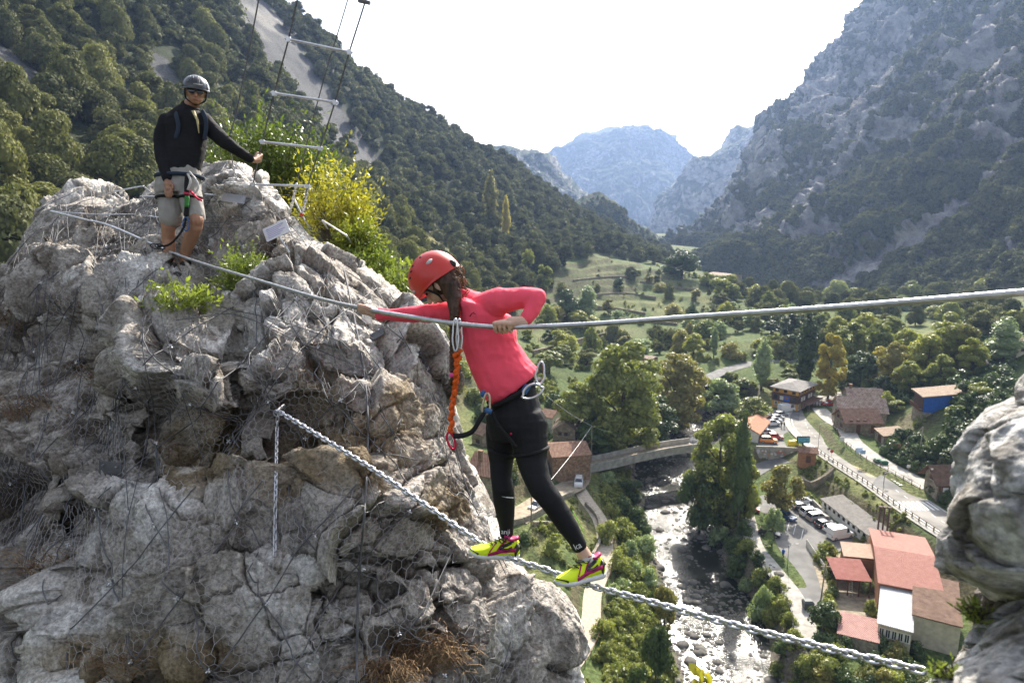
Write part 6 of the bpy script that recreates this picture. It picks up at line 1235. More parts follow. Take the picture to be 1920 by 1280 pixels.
def plate(px, py, w_, h_, label, rz=0, mt=None, name='steel_plate', tiltx=0.0, lift=.05, cat='plate'):
    p = on_rock(px, py, lift); o = empty(name, tuple(p), 0, label, cat); o.rotation_euler = Euler((R(tiltx), R(rz), R(0)))
    MB().box(-w_ / 2, w_ / 2, -.004, .004, -h_ / 2, h_ / 2).build('plate', mt or M_cable, o, bevel=.001); mb = MB()
    for sx in (-1, 1): mb.tube([(sx * w_ * .3, -.004, h_ * .3), (sx * w_ * .3, -.02, h_ * .3)], .007, 6)
    mb.build('bolts', M_steel, o); return o
plate(207, 881, .15, .12, 'square grey anchor plate on the shaded left of the rock', 8); plate(705, 628, .13, .07, 'flat grey plate with bolts below the climber front hand', -28, tiltx=-50); plate(688, 598, .08, .07, 'small pale plate just under the front hand', 0, M_steel); plate(225, 497, .17, .1, 'pale plate under the wires left of the guide feet', -5, M_steel, tiltx=-40); plate(438, 372, .22, .09, 'pale plate just right of the guide shorts', 8, M_steel, tiltx=-30)
sg = plate(518, 432, .24, .13, 'small white information sign tilted among the cables near the ladder foot', -24, mat('white sign', (.75, .74, .78), .5), 'info_sign', -18, .12, 'sign')
mb = MB()
for k in range(6): mb.box(-.09, .09 - (k % 3) * .03, -.0062, -.0052, .035 - k * .016, .040 - k * .016)
mb.build('print', mat('violet print', (.35, .3, .6), .6), sg); MB().tube([(0, .01, -.06), (.02, .06, -.22)], .01, 6).build('post', M_steel, sg)
# ---------------------------------------------------------------- upper cable, chain, ladder
cab = [(95, 396, 7.0), (160, 412, 6.9), (210, 425, 6.75), (340, 480, 6.0), (500, 530, 4.9), (600, 560, 4.2), (688, 580, 3.54), (770, 594, 3.32), (860, 607, 3.20), (950, 613, 3.12), (1100, 608, 2.97), (1300, 594, 2.75), (1500, 581, 2.48), (1700, 566, 2.25), (1920, 548, 2.02), (2200, 524, 1.8)]
cpts = spline([P(*c_) for c_ in cab], 24)
M_rope = mat('twisted steel rope', (.55, .55, .56), .38, metal=.8, var=.15, vscale=30)
def wire_rope(pts, r, name, label, strands=6, pitch=.09):
    L_ = np.concatenate([[0], np.cumsum(np.linalg.norm(np.diff(pts, axis=0), axis=1))]); n = int(L_[-1] / .008); s = np.linspace(0, L_[-1], n); c = np.stack([np.interp(s, L_, pts[:, k]) for k in range(3)], 1); t = np.gradient(c, axis=0); t /= np.linalg.norm(t, axis=1)[:, None]; u = np.cross(t, [0, 0, 1]); u /= np.linalg.norm(u, axis=1)[:, None]; v = np.cross(t, u); m = 24
    th = np.arange(m) / m * 2 * math.pi; ph = th[None] + (s / pitch * 2 * math.pi)[:, None] * 1.0; rr_ = r * (.86 + .16 * np.abs(np.cos(ph * strands / 2)))
    V = c[:, None] + rr_[..., None] * (u[:, None] * np.cos(th)[None, :, None] + v[:, None] * np.sin(th)[None, :, None]); o = link(name, npmesh(name, V.reshape(-1, 3) - c[0], gridfaces(n, m, True)), M_rope); o.location = c[0]; return tag(o, label, 'cable')
wire_rope(cpts, .0115, 'hand_cable', 'thick twisted steel hand cable the climber grips, running across the whole view')
rock_cable([(98, 396), (180, 402), (250, 402), (300, 408)], .007, 'steel cable looping back along the crest behind the guide', mt=M_steel, grp=None, lift=.06)
chain_px = [(524, 772, 4.50), (600, 818, 4.28), (700, 880, 4.0), (800, 948, 3.75), (880, 1003, 3.58), (940, 1040, 3.46), (1020, 1066, 3.34), (1060, 1082, 3.27), (1110, 1098, 3.18), (1200, 1122, 3.0), (1300, 1150, 2.82), (1400, 1177, 2.66), (1500, 1202, 2.5), (1600, 1227, 2.36), (1700, 1250, 2.22), (1745, 1262, 2.15)]
def chain(pts, pitch, r, name, label, grp=None, wl=None, stuff_after=95):
    c = spline([np.array(p_) for p_ in pts], 24); L_ = np.concatenate([[0], np.cumsum(np.linalg.norm(np.diff(c, axis=0), axis=1))]); n = int(L_[-1] / pitch); s = (np.arange(n) + .5) * pitch; o = empty(name, tuple(c[0]), 0, label, 'chain', grp)
    hw = r * 1.75; hl = pitch / 2 + r * 1.0; ring = []
    for k in range(20):
        a = 2 * math.pi * k / 20; x = math.copysign(max(0, hl - hw), math.cos(a)) + hw * math.cos(a); ring.append(Vector((x, hw * math.sin(a), 0)))
    mb = MB(); m = 8; V = []; F = []
    for i, p_ in enumerate(ring):
        t = (ring[(i + 1) % 20] - ring[i - 1]).normalized(); u = Vector((0, 0, 1)); v = t.cross(u); V += [tuple(p_ + (u * math.cos(2 * math.pi * k / m) + v * math.sin(2 * math.pi * k / m)) * r) for k in range(m)]
    F = [tuple(x) for x in np.concatenate([gridfaces(20, m, True), np.array([[19 * m + k, 19 * m + (k + 1) % m, (k + 1) % m, k] for k in range(m)])])]
    lk = npmesh('link', np.array(V), np.array(F)); lk.materials.append(M_steel); bulk = MB(); gl = np.random.default_rng(4)
    for i, s_i in enumerate(s):
        p_ = np.array([np.interp(s_i, L_, c[:, k]) for k in range(3)]); p2 = np.array([np.interp(min(s_i + .01, L_[-1]), L_, c[:, k]) for k in range(3)]); t = Vector(p2 - p_).normalized() if s_i + .01 < L_[-1] else Vector(c[-1] - c[-3]).normalized()
        qn = t.to_track_quat('X', 'Z') @ Quaternion((1, 0, 0), (i % 2) * math.pi / 2 + .6 + gl.uniform(-.1, .1)); loc = Vector(p_ - c[0])
        if i >= n - stuff_after:
            x = link('link', lk, None, o); x.location = loc; x.rotation_mode = 'QUATERNION'; x.rotation_quaternion = qn
        else: bulk.add([qn @ Vector(v) + loc for v in V], F)
    if bulk.n: b_ = bulk.build('far_links', M_steel, o, smooth_=True); b_['kind'] = 'stuff'
    return o, c
CH, chain_c = chain([P(*c_) for c_ in chain_px], .037, .0064, 'chain', 'long galvanised chain the climber walks on, slanting across the foreground')
p0 = P(521, 770, 4.5); CH2, _ = chain([P(x_, y_, min(4.5, float(netd(x_, y_)) - .03)) for x_, y_ in ((521, 772), (519, 820), (518, 870), (517, 920), (516, 980), (515, 1044))], .034, .0052, 'hanging_chain', 'spare chain hanging straight down from the bolt in the rock')
an = empty('anchor_bolt', tuple(p0), 0, 'bolt and hanger fixing the two chains to the rock', 'anchor'); MB().tube([(0, .12, 0), (0, -.03, 0)], .012, 8).build('bolt', M_steel, an); mb = MB(); mb.tube([(.022 * math.cos(a_), -.02, -.01 + .022 * math.sin(a_)) for a_ in np.linspace(0, 6.28, 14)], .005, 6, cap=False); mb.build('ring', M_steel, an)
# ladder
Lb, Rb = [(478, 395, 6.75), (475, 346, 6.62), (492, 266, 6.42), (514, 175, 6.15), (541, 74, 5.9), (560, -10, 5.7), (600, -160, 5.4)], [(568, 402, 6.8), (577, 349, 6.62), (600, 278, 6.42), (628, 192, 6.15), (655, 98, 5.9), (685, 3, 5.7), (732, -150, 5.4)]
Hl, Hr = [(430, 262, 6.2), (441, 220, 6.15), (462, 120, 6.0), (485, 0, 5.8), (510, -140, 5.5)], [(556, 345, 7.1), (575, 270, 7.0), (607, 150, 6.8), (652, 0, 6.5), (690, -140, 6.3)]
lad = empty('cable_ladder', tuple(P(*Lb[0])), 0, 'hanging cable ladder with steel rungs rising from the peak of the rock', 'ladder'); LO = P(*Lb[0])
for pts_ in (Lb, Rb): mb = MB(); mb.tube([Vector(v) for v in spline([P(*p_) for p_ in pts_], 6) - LO], .0075, 6); mb.build('side_cable', M_cable, lad, smooth_=True)
for i in range(1, 5):
    a_, b_ = Vector(P(*Lb[i]) - LO), Vector(P(*Rb[i]) - LO); d_ = (b_ - a_).normalized(); rg = MB().tube([a_ - d_ * .03, b_ + d_ * .03], .0115, 10).build('rung', M_steel, lad, auto=50)
    for e_ in (a_, b_): MB().box(-.018, .018, -.014, .014, -.022, .022, Matrix.Translation(e_)).build('clamp', M_steel, rg, bevel=.003)
MB().box(-.05, .05, -.02, .02, -.012, .012, Matrix.Translation(Vector(P(683, 4, 5.7) - LO)) @ Matrix.Rotation(.2, 4, 'Y')).build('bracket', M_cable, lad)
def thin_cable(pts, r, label, cat='cable', name='stay_cable'):
    c = spline([P(*p_) for p_ in pts], 8); mb = MB(); mb.tube([Vector(v) for v in c - c[0]], r, 6); o = mb.build(name, M_cable, None, smooth_=True); o.location = c[0]; return tag(o, label, cat)
thin_cable([(436, 305, 6.9)] + Hl, .0065, 'thin stay cable left of the ladder, behind the guide hand'); thin_cable(Hr, .0065, 'thin stay cable behind the right side of the ladder')
for k, (q_, lb) in enumerate((([(436, 305), (442, 330), (452, 350)], 'chained turnbuckle under the left stay cable'), ([(478, 350), (476, 380), (470, 405)], 'turnbuckle chain under the left ladder cable'), ([(556, 345), (550, 372), (545, 395)], 'turnbuckle chain under the right stay cable'), ([(577, 350), (572, 380), (566, 402)], 'turnbuckle chain under the right ladder cable'))):
    d0 = (6.9, 6.65, 7.05, 6.65)[k]; dd_ = [d0, d0 + .05, d0 + .1]
    o, _ = chain([P(a_, b_, z_) for (a_, b_), z_ in zip(q_, dd_)], .034, .006, 'turnbuckle_chain', lb)
    if k in (1, 3): bx_ = P(*q_[-1], dd_[-1]) - P(*q_[0], dd_[0]); MB().ball(tuple(bx_), .022, 8, 6).build('red_cap', mat('red plastic', (.5, .05, .02), .4), o)
# ---------------------------------------------------------------- near rock at the right
def boulder(rows, label, seed, rough=.032, dark=0):
    n, m = 150, 200; ys = np.array([r[0] for r in rows]); y = np.linspace(ys[0], ys[-1], n); Lx = np.interp(y, ys, [r[1] for r in rows]); Rx = np.interp(y, ys, [r[2] for r in rows]); dc = np.interp(y, ys, [r[3] for r in rows]); k = np.hanning(9); k /= k.sum(); Lx = np.convolve(np.pad(Lx, 4, mode='edge'), k, 'valid')
    th = np.linspace(0, 2 * math.pi, m, endpoint=False); hw = (Rx - Lx) / 2; X_ = (Lx + hw)[:, None] - hw[:, None] * np.cos(th)[None]; D_ = dc[:, None] - (hw * dc / FPX * .9)[:, None] * np.sin(th)[None] ; V = P(X_, np.repeat(y[:, None], m, 1), D_)
    c0 = V.mean((0, 1)); q = V.reshape(-1, 3); nr = q - (V.mean(1)[:, None] + 0 * V).reshape(-1, 3); nr /= np.linalg.norm(nr, axis=1)[:, None] + 1e-9
    f1, f2, cid, _o = worley(q * 7 + fbm(q * 5, 2, seed)[:, None] * .5, seed); g1, g2_, gid, g_o = worley(q * 19 + fbm(q * 12, 2, seed)[:, None] * .6, seed + 7); d_ = fbm(q * 9, 6, seed + 1, ridged=True, gain=.6) * rough * .8 + (cid - .5) * rough * .8 + (_o / 7 * (np.stack([h3((cid * 1e5).astype(np.int64), 0 * cid.astype(np.int64), 0 * cid.astype(np.int64), k_) for k_ in (1, 2, 3)], 1) - .5)).sum(1) * .7 + (gid - .5) * .004 - rough * 1.0 * (1 - smooth(0, .15, f2 - f1)) * .5 + fbm(q * 45, 3, seed + 2) * .003
    q = q + nr * d_[:, None]; C = np.tile(np.array([.52, .50, .47]), (len(q), 1)); C = colmix(C, (.74, .73, .72), smooth(-.1, .4, fbm(q * 10, 4, seed + 4))); C = colmix(C, (.22, .19, .15), smooth(.1, .5, fbm(q * 14, 4, seed + 5)) * .7)
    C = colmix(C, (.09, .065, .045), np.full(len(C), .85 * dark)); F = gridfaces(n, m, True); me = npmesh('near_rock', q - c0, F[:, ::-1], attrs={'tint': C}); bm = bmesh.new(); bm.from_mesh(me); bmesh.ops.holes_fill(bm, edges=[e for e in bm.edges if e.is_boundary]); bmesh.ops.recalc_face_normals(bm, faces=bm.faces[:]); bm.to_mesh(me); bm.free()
    o = link('near_rock', me, M_rock); o.location = c0; return tag(o, label, 'rock')
boulder([(600, 2120, 2200, 1.5), (660, 1990, 2250, 1.5), (700, 1925, 2300, 1.5), (745, 1908, 2350, 1.5), (765, 1866, 2400, 1.48), (800, 1822, 2400, 1.46), (850, 1795, 2400, 1.45), (905, 1785, 2400, 1.44), (960, 1768, 2400, 1.44), (1010, 1770, 2400, 1.45), (1060, 1782, 2400, 1.48), (1090, 1815, 2380, 1.52), (1120, 1870, 2360, 1.6), (1150, 1960, 2340, 1.7)], 'blurred pale rock close to the camera at the right edge', 201)
boulder([(1090, 2040, 2400, 1.5), (1120, 1925, 2400, 1.45), (1160, 1868, 2400, 1.42), (1200, 1838, 2420, 1.4), (1240, 1800, 2440, 1.38), (1290, 1760, 2460, 1.36), (1400, 1700, 2480, 1.34), (1500, 1690, 2500, 1.34)], 'blurred pale rock in the lower right corner', 231)
boulder([(1060, 1900, 2400, 1.8), (1110, 1850, 2400, 1.78), (1170, 1835, 2400, 1.76), (1230, 1850, 2400, 1.76), (1300, 1840, 2400, 1.8)], 'rock painted dark as gap shade between the two near pale rocks', 261, dark=1)  # dark brown tint stands in for the shade of the gap
# ---------------------------------------------------------------- shrubs and grass on the rock
def sprig_shrub(name, label, base, ell, n_tw, n_lf, leaf, lm, seed, cat='shrub', droop=.0, aspect=.36, stem=None):
    """twigs from the base filling an ellipsoid (world: centre px,py,d and radii in metres); leaves along each twig"""
    g = np.random.default_rng(seed); c = P(*ell[:3]); rad = np.array(ell[3:6]); b = P(*base); o = empty(name, tuple(b), 0, label, cat); V = []; F = []; n = 0; st = MB()
    for k in range(n_tw):
        d = g.normal(size=3); d /= np.linalg.norm(d); d[2] = abs(d[2]) * .9 - .35 if g.random() < .8 else d[2]; tip = c + d * rad * g.uniform(.55, 1.05); mid = b + (tip - b) * .45 + g.normal(size=3) * rad * .18 + np.array([0, 0, rad[2] * .25])
        t = np.linspace(0, 1, 10)[:, None]; cv = (1 - t) ** 2 * b + 2 * t * (1 - t) * mid + t ** 2 * tip
        if k % 3 == 0 or n_tw < 60: st.tube([Vector(v - b) for v in cv[::2]], [.006 * min(1, leaf / .045), .0045 * min(1, leaf / .045), .003, .002, .0012], 4)
        L_ = np.linspace(.38, 1, n_lf); P0 = np.stack([np.interp(L_, t[:, 0], cv[:, j]) for j in range(3)], 1); tg = tip - mid; tg /= np.linalg.norm(tg)
        for p_ in P0:
            dr = tg * .7 + g.normal(size=3) * .75 + np.array([0, 0, .25]); dr /= np.linalg.norm(dr); nm = np.cross(dr, g.normal(size=3)); nm /= np.linalg.norm(nm); sd_ = np.cross(dr, nm); s = leaf * g.uniform(.6, 1.25); w_ = s * aspect
            V += [p_, p_ + dr * s * .35 + sd_ * w_ * .5, p_ + dr * s * .75 + sd_ * w_ * .38, p_ + dr * s, p_ + dr * s * .75 - sd_ * w_ * .38, p_ + dr * s * .35 - sd_ * w_ * .5]
            F.append([n, n + 1, n + 2, n + 3, n + 4, n + 5]); n += 6
    me = npmesh('foliage', np.array(V) - b, np.array(F), smooth_=False); link('foliage', me, lm, o); st.build('stems', M_bark, o); return o
L_bush = leafmat('glossy shrub leaves', (.03, .055, .014), (.12, .15, .035), tr=.3, scale=2, rough=.4, spec=.35); L_bushy = leafmat('yellow shrub leaves', (.08, .105, .018), (.27, .24, .035), tr=.32, scale=2); L_bushg = leafmat('yellow green shrub leaves', (.06, .085, .018), (.2, .21, .035), tr=.3, scale=2); L_sprig = leafmat('fresh sprig leaves', (.05, .08, .018), (.16, .19, .045), tr=.3, scale=3); L_dk = leafmat('dark shrub leaves', (.025, .045, .012), (.09, .12, .03), tr=.3, scale=3)
sprig_shrub('laurel_bush', 'large green glossy bush behind the peak of the rock', (505, 430, 8.6), (505, 305, 8.9, 1.1, .6, 1.0), 900, 17, .06, L_bush, 1)
sprig_shrub('yellow_bush', 'bright yellow bush to the right of the green bush behind the ladder', (620, 470, 8.0), (618, 360, 8.1, .74, .5, .80), 210, 12, .058, L_bushy, 2)
sprig_shrub('yellow_bush', 'second smaller yellow bush at the right end of the crest shrubs', (660, 480, 7.8), (668, 400, 7.9, .30, .3, .36), 170, 13, .055, L_bushy, 22)
sprig_shrub('green_bush', 'yellow green bush trailing below the yellow bush on the right edge', (668, 500, 7.5), (672, 440, 7.5, .34, .3, .36), 200, 13, .05, L_bushg, 23)
sprig_shrub('green_bush', 'light green bush low behind the right shoulder of the rock', (700, 560, 7.2), (690, 488, 7.3, .42, .35, .26), 260, 13, .05, L_sprig, 3)
sprig_shrub('green_bush', 'mixed green bush between the crest and the climber helmet', (745, 580, 6.8), (738, 530, 6.9, .30, .3, .26), 170, 12, .045, L_bush, 4)
sprig_shrub('green_bush', 'bush with lit tips growing from the rock right of the guide feet', (460, 590, 5.75), (458, 510, 5.75, .30, .25, .34), 300, 14, .034, L_bush, 5)
sprig_shrub('leafy_sprig', 'sparse bright sprigs growing from the ledge below the guide', (330, 610, 5.3), (338, 556, 5.2, .35, .22, .22), 115, 11, .05, L_sprig, 6)
sprig_shrub('dark_bush', 'dark low bush in the hollow beside the bright sprigs', (420, 600, 5.6), (425, 580, 5.55, .22, .15, .14), 160, 10, .03, L_dk, 7)
sprig_shrub('leafy_sprig', 'yellow green leaves just left of the red helmet', (790, 560, 5.2), (776, 510, 5.0, .12, .1, .16), 12, 9, .06, L_sprig, 8)
sprig_shrub('leafy_sprig', 'few large yellow green leaves at the bottom edge near the river', (1335, 1330, 1.7), (1332, 1275, 1.7, .035, .03, .035), 5, 4, .035, L_bushy, 9, aspect=.6)
sprig_shrub('moss_plant', 'small green plants in the gap between the near pale rocks', (1835, 1170, 1.42), (1828, 1145, 1.42, .045, .04, .06), 34, 8, .014, L_sprig, 10)
sprig_shrub('moss_plant', 'green and yellow plants at the foot of the near rock', (1790, 1290, 1.3), (1775, 1255, 1.3, .045, .035, .035), 34, 7, .012, L_sprig, 11)
M_dry = mat('dry grass', (.17, .10, .055), .9, col2=(.32, .22, .12), vscale=9)
def grass_tuft(px, py, r, h_, n, label, seed, mt=M_dry):
    g = np.random.default_rng(seed); b = on_rock(px, py, -.03); V = []; F = []; k = 0
    for i in range(n):
        p_ = b + RT * g.normal() * r * .5 + UP * g.normal() * r * .22 - FW * g.uniform(0, .05); d = RT * g.normal() * .7 - FW * g.uniform(.2, .9) + UP * g.uniform(.2, 1); d /= np.linalg.norm(d); L_ = h_ * g.uniform(.5, 1.2); s = np.cross(d, g.normal(size=3)); s /= np.linalg.norm(s); w_ = .0022; dn = np.array([0, 0, -1.0])
        a1 = p_ + d * L_ * .5; a2 = p_ + d * L_ * .85 + dn * L_ * .35; V += [p_ - s * w_, p_ + s * w_, a1 + s * w_ * .8, a1 - s * w_ * .8, a2 + s * w_ * .2, a2 - s * w_ * .2]; F += [[k, k + 1, k + 2, k + 3], [k + 3, k + 2, k + 4, k + 5]]; k += 6
    o = link('grass_tuft', npmesh('grass_tuft', np.array(V) - b, np.array(F), smooth_=False), mt); o.location = b; tag(o, label, 'grass', kind='stuff')
for q_ in ((790, 1225, .28, .18, 1000, 'russet dry grass tuft low in the middle of the rock'), (730, 1265, .2, .18, 600, 'dry grass at the lower edge of the rock'), (60, 770, .3, .13, 350, 'dry brown grass on the shaded left side'), (90, 1060, .25, .12, 250, 'dry grass in the lower left hollow'), (230, 1245, .2, .12, 200, 'dry grass at the lower left edge'), (30, 600, .3, .12, 200, 'withered grass high on the left'), (200, 700, .2, .12, 300, 'dry grass in the left gully')): grass_tuft(*q_, seed=int(q_[0] + q_[1]))
# ---------------------------------------------------------------- people
M_skin = mat('light skin', (.66, .42, .30), .5, spec=.35, var=.08, vscale=14); M_skin.node_tree.nodes['Principled BSDF'].inputs['Subsurface Weight'].default_value = .12; M_skin.node_tree.nodes['Principled BSDF'].inputs['Subsurface Radius'].default_value = (.01, .004, .002)
M_tan = mat('tanned skin', (.36, .19, .115), .5, spec=.35, var=.1, vscale=14)
M_coral = mat('coral knit fabric', (1.0, .105, .16), .75, spec=.2, bump=.12, bscale=260); M_black = mat('black legging fabric', (.012, .012, .014), .7, spec=.25, bump=.1, bscale=240); M_jkt = mat('black fleece', (.014, .014, .016), .85, spec=.2, bump=.15, bscale=200); M_short = mat('grey shorts fabric', (.33, .31, .28), .9, var=.08, vscale=12, bump=.15, bscale=160)
M_helm = mat('red helmet plastic', (.62, .045, .035), .42, spec=.45, coat=.15); M_hgrey = mat('light grey plastic', (.55, .53, .5), .4); M_blk = mat('black plastic', (.015, .015, .016), .4, spec=.5); M_hblk = mat('glossy black helmet', (.02, .021, .024), .25, spec=.6, coat=.4); M_hg = mat('grey helmet stripe', (.2, .2, .21), .35, coat=.3)
M_hair = mat('dark brown hair', (.035, .02, .013), .5, col2=(.10, .055, .032), vscale=40, bump=.8, bscale=160, stretch=(1, 1, .15)); M_curl = mat('light brown curls', (.10, .055, .028), .5, col2=(.3, .18, .09), vscale=30, bump=1, bscale=120)  # curls are a lighter brown than the rest of the hair
M_web = mat('black webbing', (.014, .014, .015), .85); M_bluew = mat('blue webbing', (.04, .12, .3), .6); M_orw = mat('orange elastic lanyard', (.75, .12, .015), .65, var=.3, vscale=60, bump=.8, bscale=120); M_pinkp = mat('pink tie', (.9, .1, .35), .5); M_redm = mat('red anodised metal', (.6, .02, .07), .3, metal=.6)
M_neon = mat('neon yellow mesh', (.72, .88, .02), .6, bump=.25, bscale=300, spec=.25); M_mag = mat('magenta overlay', (.42, .015, .12), .5); M_wsole = mat('white foam sole', (.72, .71, .7), .7, var=.06, vscale=20); M_refl = mat('pale reflective print', (.75, .75, .75), .5); M_green = mat('bright green trim', (.3, .8, .08), .5)
def limb(mb, pts, rad, n=14, flat=1.0):
    mb.tube(pts, list(rad), n, flat=flat)
    for p_, r_ in zip(pts, rad): mb.ball(tuple(p_), r_ * .995, 12, 8)
    return mb
def ell(mb, c, ax, r):
    """ellipsoid with centre, three unit axes, three radii"""
    c = np.asarray(c, float); rs = []
    for k in range(1, 9):
        ph = math.pi * k / 9; rs.append([tuple(c + ax[0] * r[0] * math.sin(ph) * math.cos(a) + ax[1] * r[1] * math.sin(ph) * math.sin(a) + ax[2] * r[2] * math.cos(ph)) for a in np.linspace(0, 2 * math.pi, 16, endpoint=False)])
    return mb.rings(rs)
def sect(mb, rows, n=22):
    """rows: (centre, half width vector, half depth vector)"""
    rs = []
    for c, u, v in rows: rs.append([tuple(c + u * math.copysign(abs(math.cos(a)) ** .85, math.cos(a)) + v * math.copysign(abs(math.sin(a)) ** .85, math.sin(a))) for a in np.linspace(0, 2 * math.pi, n, endpoint=False)])
    return mb.rings(rs)
def blob(mb, name, mt, parent, voxel=.006, sm=6, folds=None, org=None):
    o = mb.build(name, mt, None); md = o.modifiers.new('r', 'REMESH'); md.mode = 'VOXEL'; md.voxel_size = voxel; md.use_smooth_shade = True; s_ = o.modifiers.new('s', 'SMOOTH'); s_.iterations = sm; s_.factor = .6
    dg = bpy.context.evaluated_depsgraph_get(); dg.update(); me = bpy.data.meshes.new_from_object(o.evaluated_get(dg)); old = o.data; bpy.data.objects.remove(o); bpy.data.meshes.remove(old)
    n = len(me.vertices); co = np.empty(n * 3, np.float32); me.vertices.foreach_get('co', co); co = co.reshape(-1, 3).astype(float)
    if folds:
        nr = np.empty(n * 3, np.float32); me.vertex_normals.foreach_get('vector', nr) if hasattr(me, 'vertex_normals') else me.vertices.foreach_get('normal', nr); nr = nr.reshape(-1, 3); amp, sc_, st = folds; co = co + nr * (fbm(co * sc_ * np.array(st), 3, 500, ridged=True) * amp)[:, None]
    if org is not None: co = co - org
    me.vertices.foreach_set('co', co.astype(np.float32).ravel()); me.update(); me.name = name
    if not me.materials: me.materials.append(mt)
    me.polygons.foreach_set('use_smooth', np.ones(len(me.polygons), bool))
    x = bpy.data.objects.new(name, me); COL.objects.link(x); x.parent = parent; return x
def part(mb, name, mt, parent, org, smooth_=True, bevel=0):
    mb.v = [tuple(np.array(v) - org) for v in mb.v]; return mb.build(name, mt, parent, smooth_=smooth_, bevel=bevel)
nv = lambda v: np.asarray(v, float) / np.linalg.norm(v)
def grip(mb, C, cdir, out, wrist, sc_=1.0, sgn=1, rc=.0115, thumb=1):
    """closed hand: four fingers of unequal length curled round a bar through C, a palm to the wrist, a thumb from the side of the palm"""
    cdir = nv(cdir); v = nv(out - cdir * np.dot(out, cdir)); w_ = np.cross(cdir, v) * sgn; f = .0080 * sc_; ks = []
    for i, (L_, rf) in enumerate(((200, .98), (225, 1.0), (215, .95), (180, .84))):
        ci = C + cdir * (1.5 - i) * .0205 * sc_; A_ = np.radians(np.linspace(35, 35 + L_, 8)); rad = np.interp(np.linspace(0, 1, 8), [0, .25, 1], [rc + f * 2.2, rc + f * 1.3, rc + f * .95]); pts = [ci + (v * math.cos(a) + w_ * math.sin(a)) * r_ for a, r_ in zip(A_, rad)]
        ks.append(pts[0]); limb(mb, pts, np.linspace(1.12, .86, 8) * f * rf, 10)
    wrist = np.asarray(wrist)
    for k_ in ks: limb(mb, [wrist + (k_ - wrist) * .12, wrist + (k_ - wrist) * .6 + v * .004, k_], [.021 * sc_, .0145 * sc_, .0115 * sc_], 10)
    pc = (ks[1] + ks[2]) / 2; limb(mb, [wrist, wrist * .45 + pc * .55], [.024 * sc_, .026 * sc_], 12)
    b0 = wrist * .62 + ks[0 if thumb > 0 else 3] * .38 - w_ * .012; t1 = C + cdir * thumb * .040 * sc_ - w_ * .022 + v * .005; t2 = C + cdir * thumb * .028 * sc_ - v * .010 - w_ * .02; t3 = C + cdir * thumb * .012 * sc_ - v * (rc + .016)
    limb(mb, [b0, t1, t2, t3], [.015 * sc_, .0115 * sc_, .0105 * sc_, .0085 * sc_], 10)
# ================================================================ woman
W = lambda px, py, d=3.42: P(px, py, d)
wo = empty('person', tuple(W(1000, 1085, 3.4)), 0, 'woman in red helmet, coral top and black leggings stepping along the chain', 'person'); WO = np.array(wo.location)
I_ = lambda x, y: RT * x - UP * y      # image direction -> world
fh = nv(I_(-.70, .66) + FW * .22); uh = nv(I_(-.69, -.72)); uh = nv(uh - fh * np.dot(uh, fh)); lh = np.cross(uh, fh); lh = lh if np.dot(lh, -FW) > 0 else -lh
hc = W(817, 522, 3.40)
# body: one skin surface
mb = MB(); ell(mb, hc, (fh, lh, uh), (.094, .074, .098)); ell(mb, hc - uh * .055 + fh * .030, (fh, lh, uh), (.060, .052, .062)); ell(mb, hc - uh * .088 + fh * .052, (fh, lh, uh), (.026, .027, .022))
limb(mb, [hc - uh * .035 + fh * .088, hc - uh * .062 + fh * .106], [.010, .0135], 8)                                  # nose
limb(mb, [hc - uh * .083 + fh * .083 + lh * .012, hc - uh * .083 + fh * .083 - lh * .012], [.009, .009], 8)           # lips
ell(mb, hc + lh * .078 - uh * .045 - fh * .002, (fh, lh, uh), (.017, .008, .028)); ell(mb, hc - lh * .078 - uh * .045 - fh * .002, (fh, lh, uh), (.017, .008, .028))
limb(mb, [hc - uh * .05 - fh * .02, W(850, 556, 3.41), W(884, 578, 3.42)], [.05, .046, .055], 14)
sect(mb, [(W(905, 585), I_(38, 0) * .00267, FW * .11), (W(912, 610), I_(42, 0) * .00267, FW * .125), (W(918, 640), I_(42, -4) * .00267, FW * .115), (W(935, 675), I_(42, -12) * .00267, FW * .105), (W(955, 715), I_(32, -20) * .00267, FW * .10), (W(962, 760), I_(38, -12) * .00267, FW * .12), (W(966, 800), I_(38, -4) * .00267, FW * .12)])
limb(mb, [W(915, 575, 3.32), W(962, 562, 3.22), W(1006, 558, 3.17)], [.05, .04, .036]); limb(mb, [W(1006, 558, 3.17), W(994, 585, 3.15), W(980, 603, 3.13)], [.036, .030, .023])
limb(mb, [W(888, 578, 3.50), W(840, 586, 3.50), W(790, 590, 3.52)], [.048, .038, .034]); limb(mb, [W(790, 590, 3.51), W(745, 591, 3.52), W(706, 589, 3.53)], [.034, .029, .021])
limb(mb, [W(945, 800, 3.50), W(940, 865, 3.50), W(941, 908, 3.48), W(945, 940, 3.50), W(948, 975, 3.51), W(950, 1000, 3.51), W(952, 1024, 3.51)], [.085, .055, .048, .048, .040, .031, .032])
limb(mb, [W(988, 800, 3.36), W(997, 865, 3.32), W(1014, 912, 3.26), W(1040, 947, 3.25), W(1066, 988, 3.25), W(1087, 1026, 3.24), W(1102, 1050, 3.24)], [.092, .066, .054, .048, .043, .032, .033])
cat_ = lambda px: np.array([np.interp(px, [c_[0] for c_ in cab], [c_[1] for c_ in cab]), np.interp(px, [c_[0] for c_ in cab], [c_[2] for c_ in cab])])
def cab_at(px): i = np.argmin(np.abs(proj(cpts)[0] - px)); return cpts[i], nv(cpts[i] - cpts[i + 1])
Cn, dn = cab_at(944); grip(mb, Cn, dn, -FW * .5 + UP * .85, W(980, 603, 3.125), 1.12, -1 if np.dot(np.cross(dn, nv(-FW * .5 + UP * .85)), -FW) < 0 else 1)
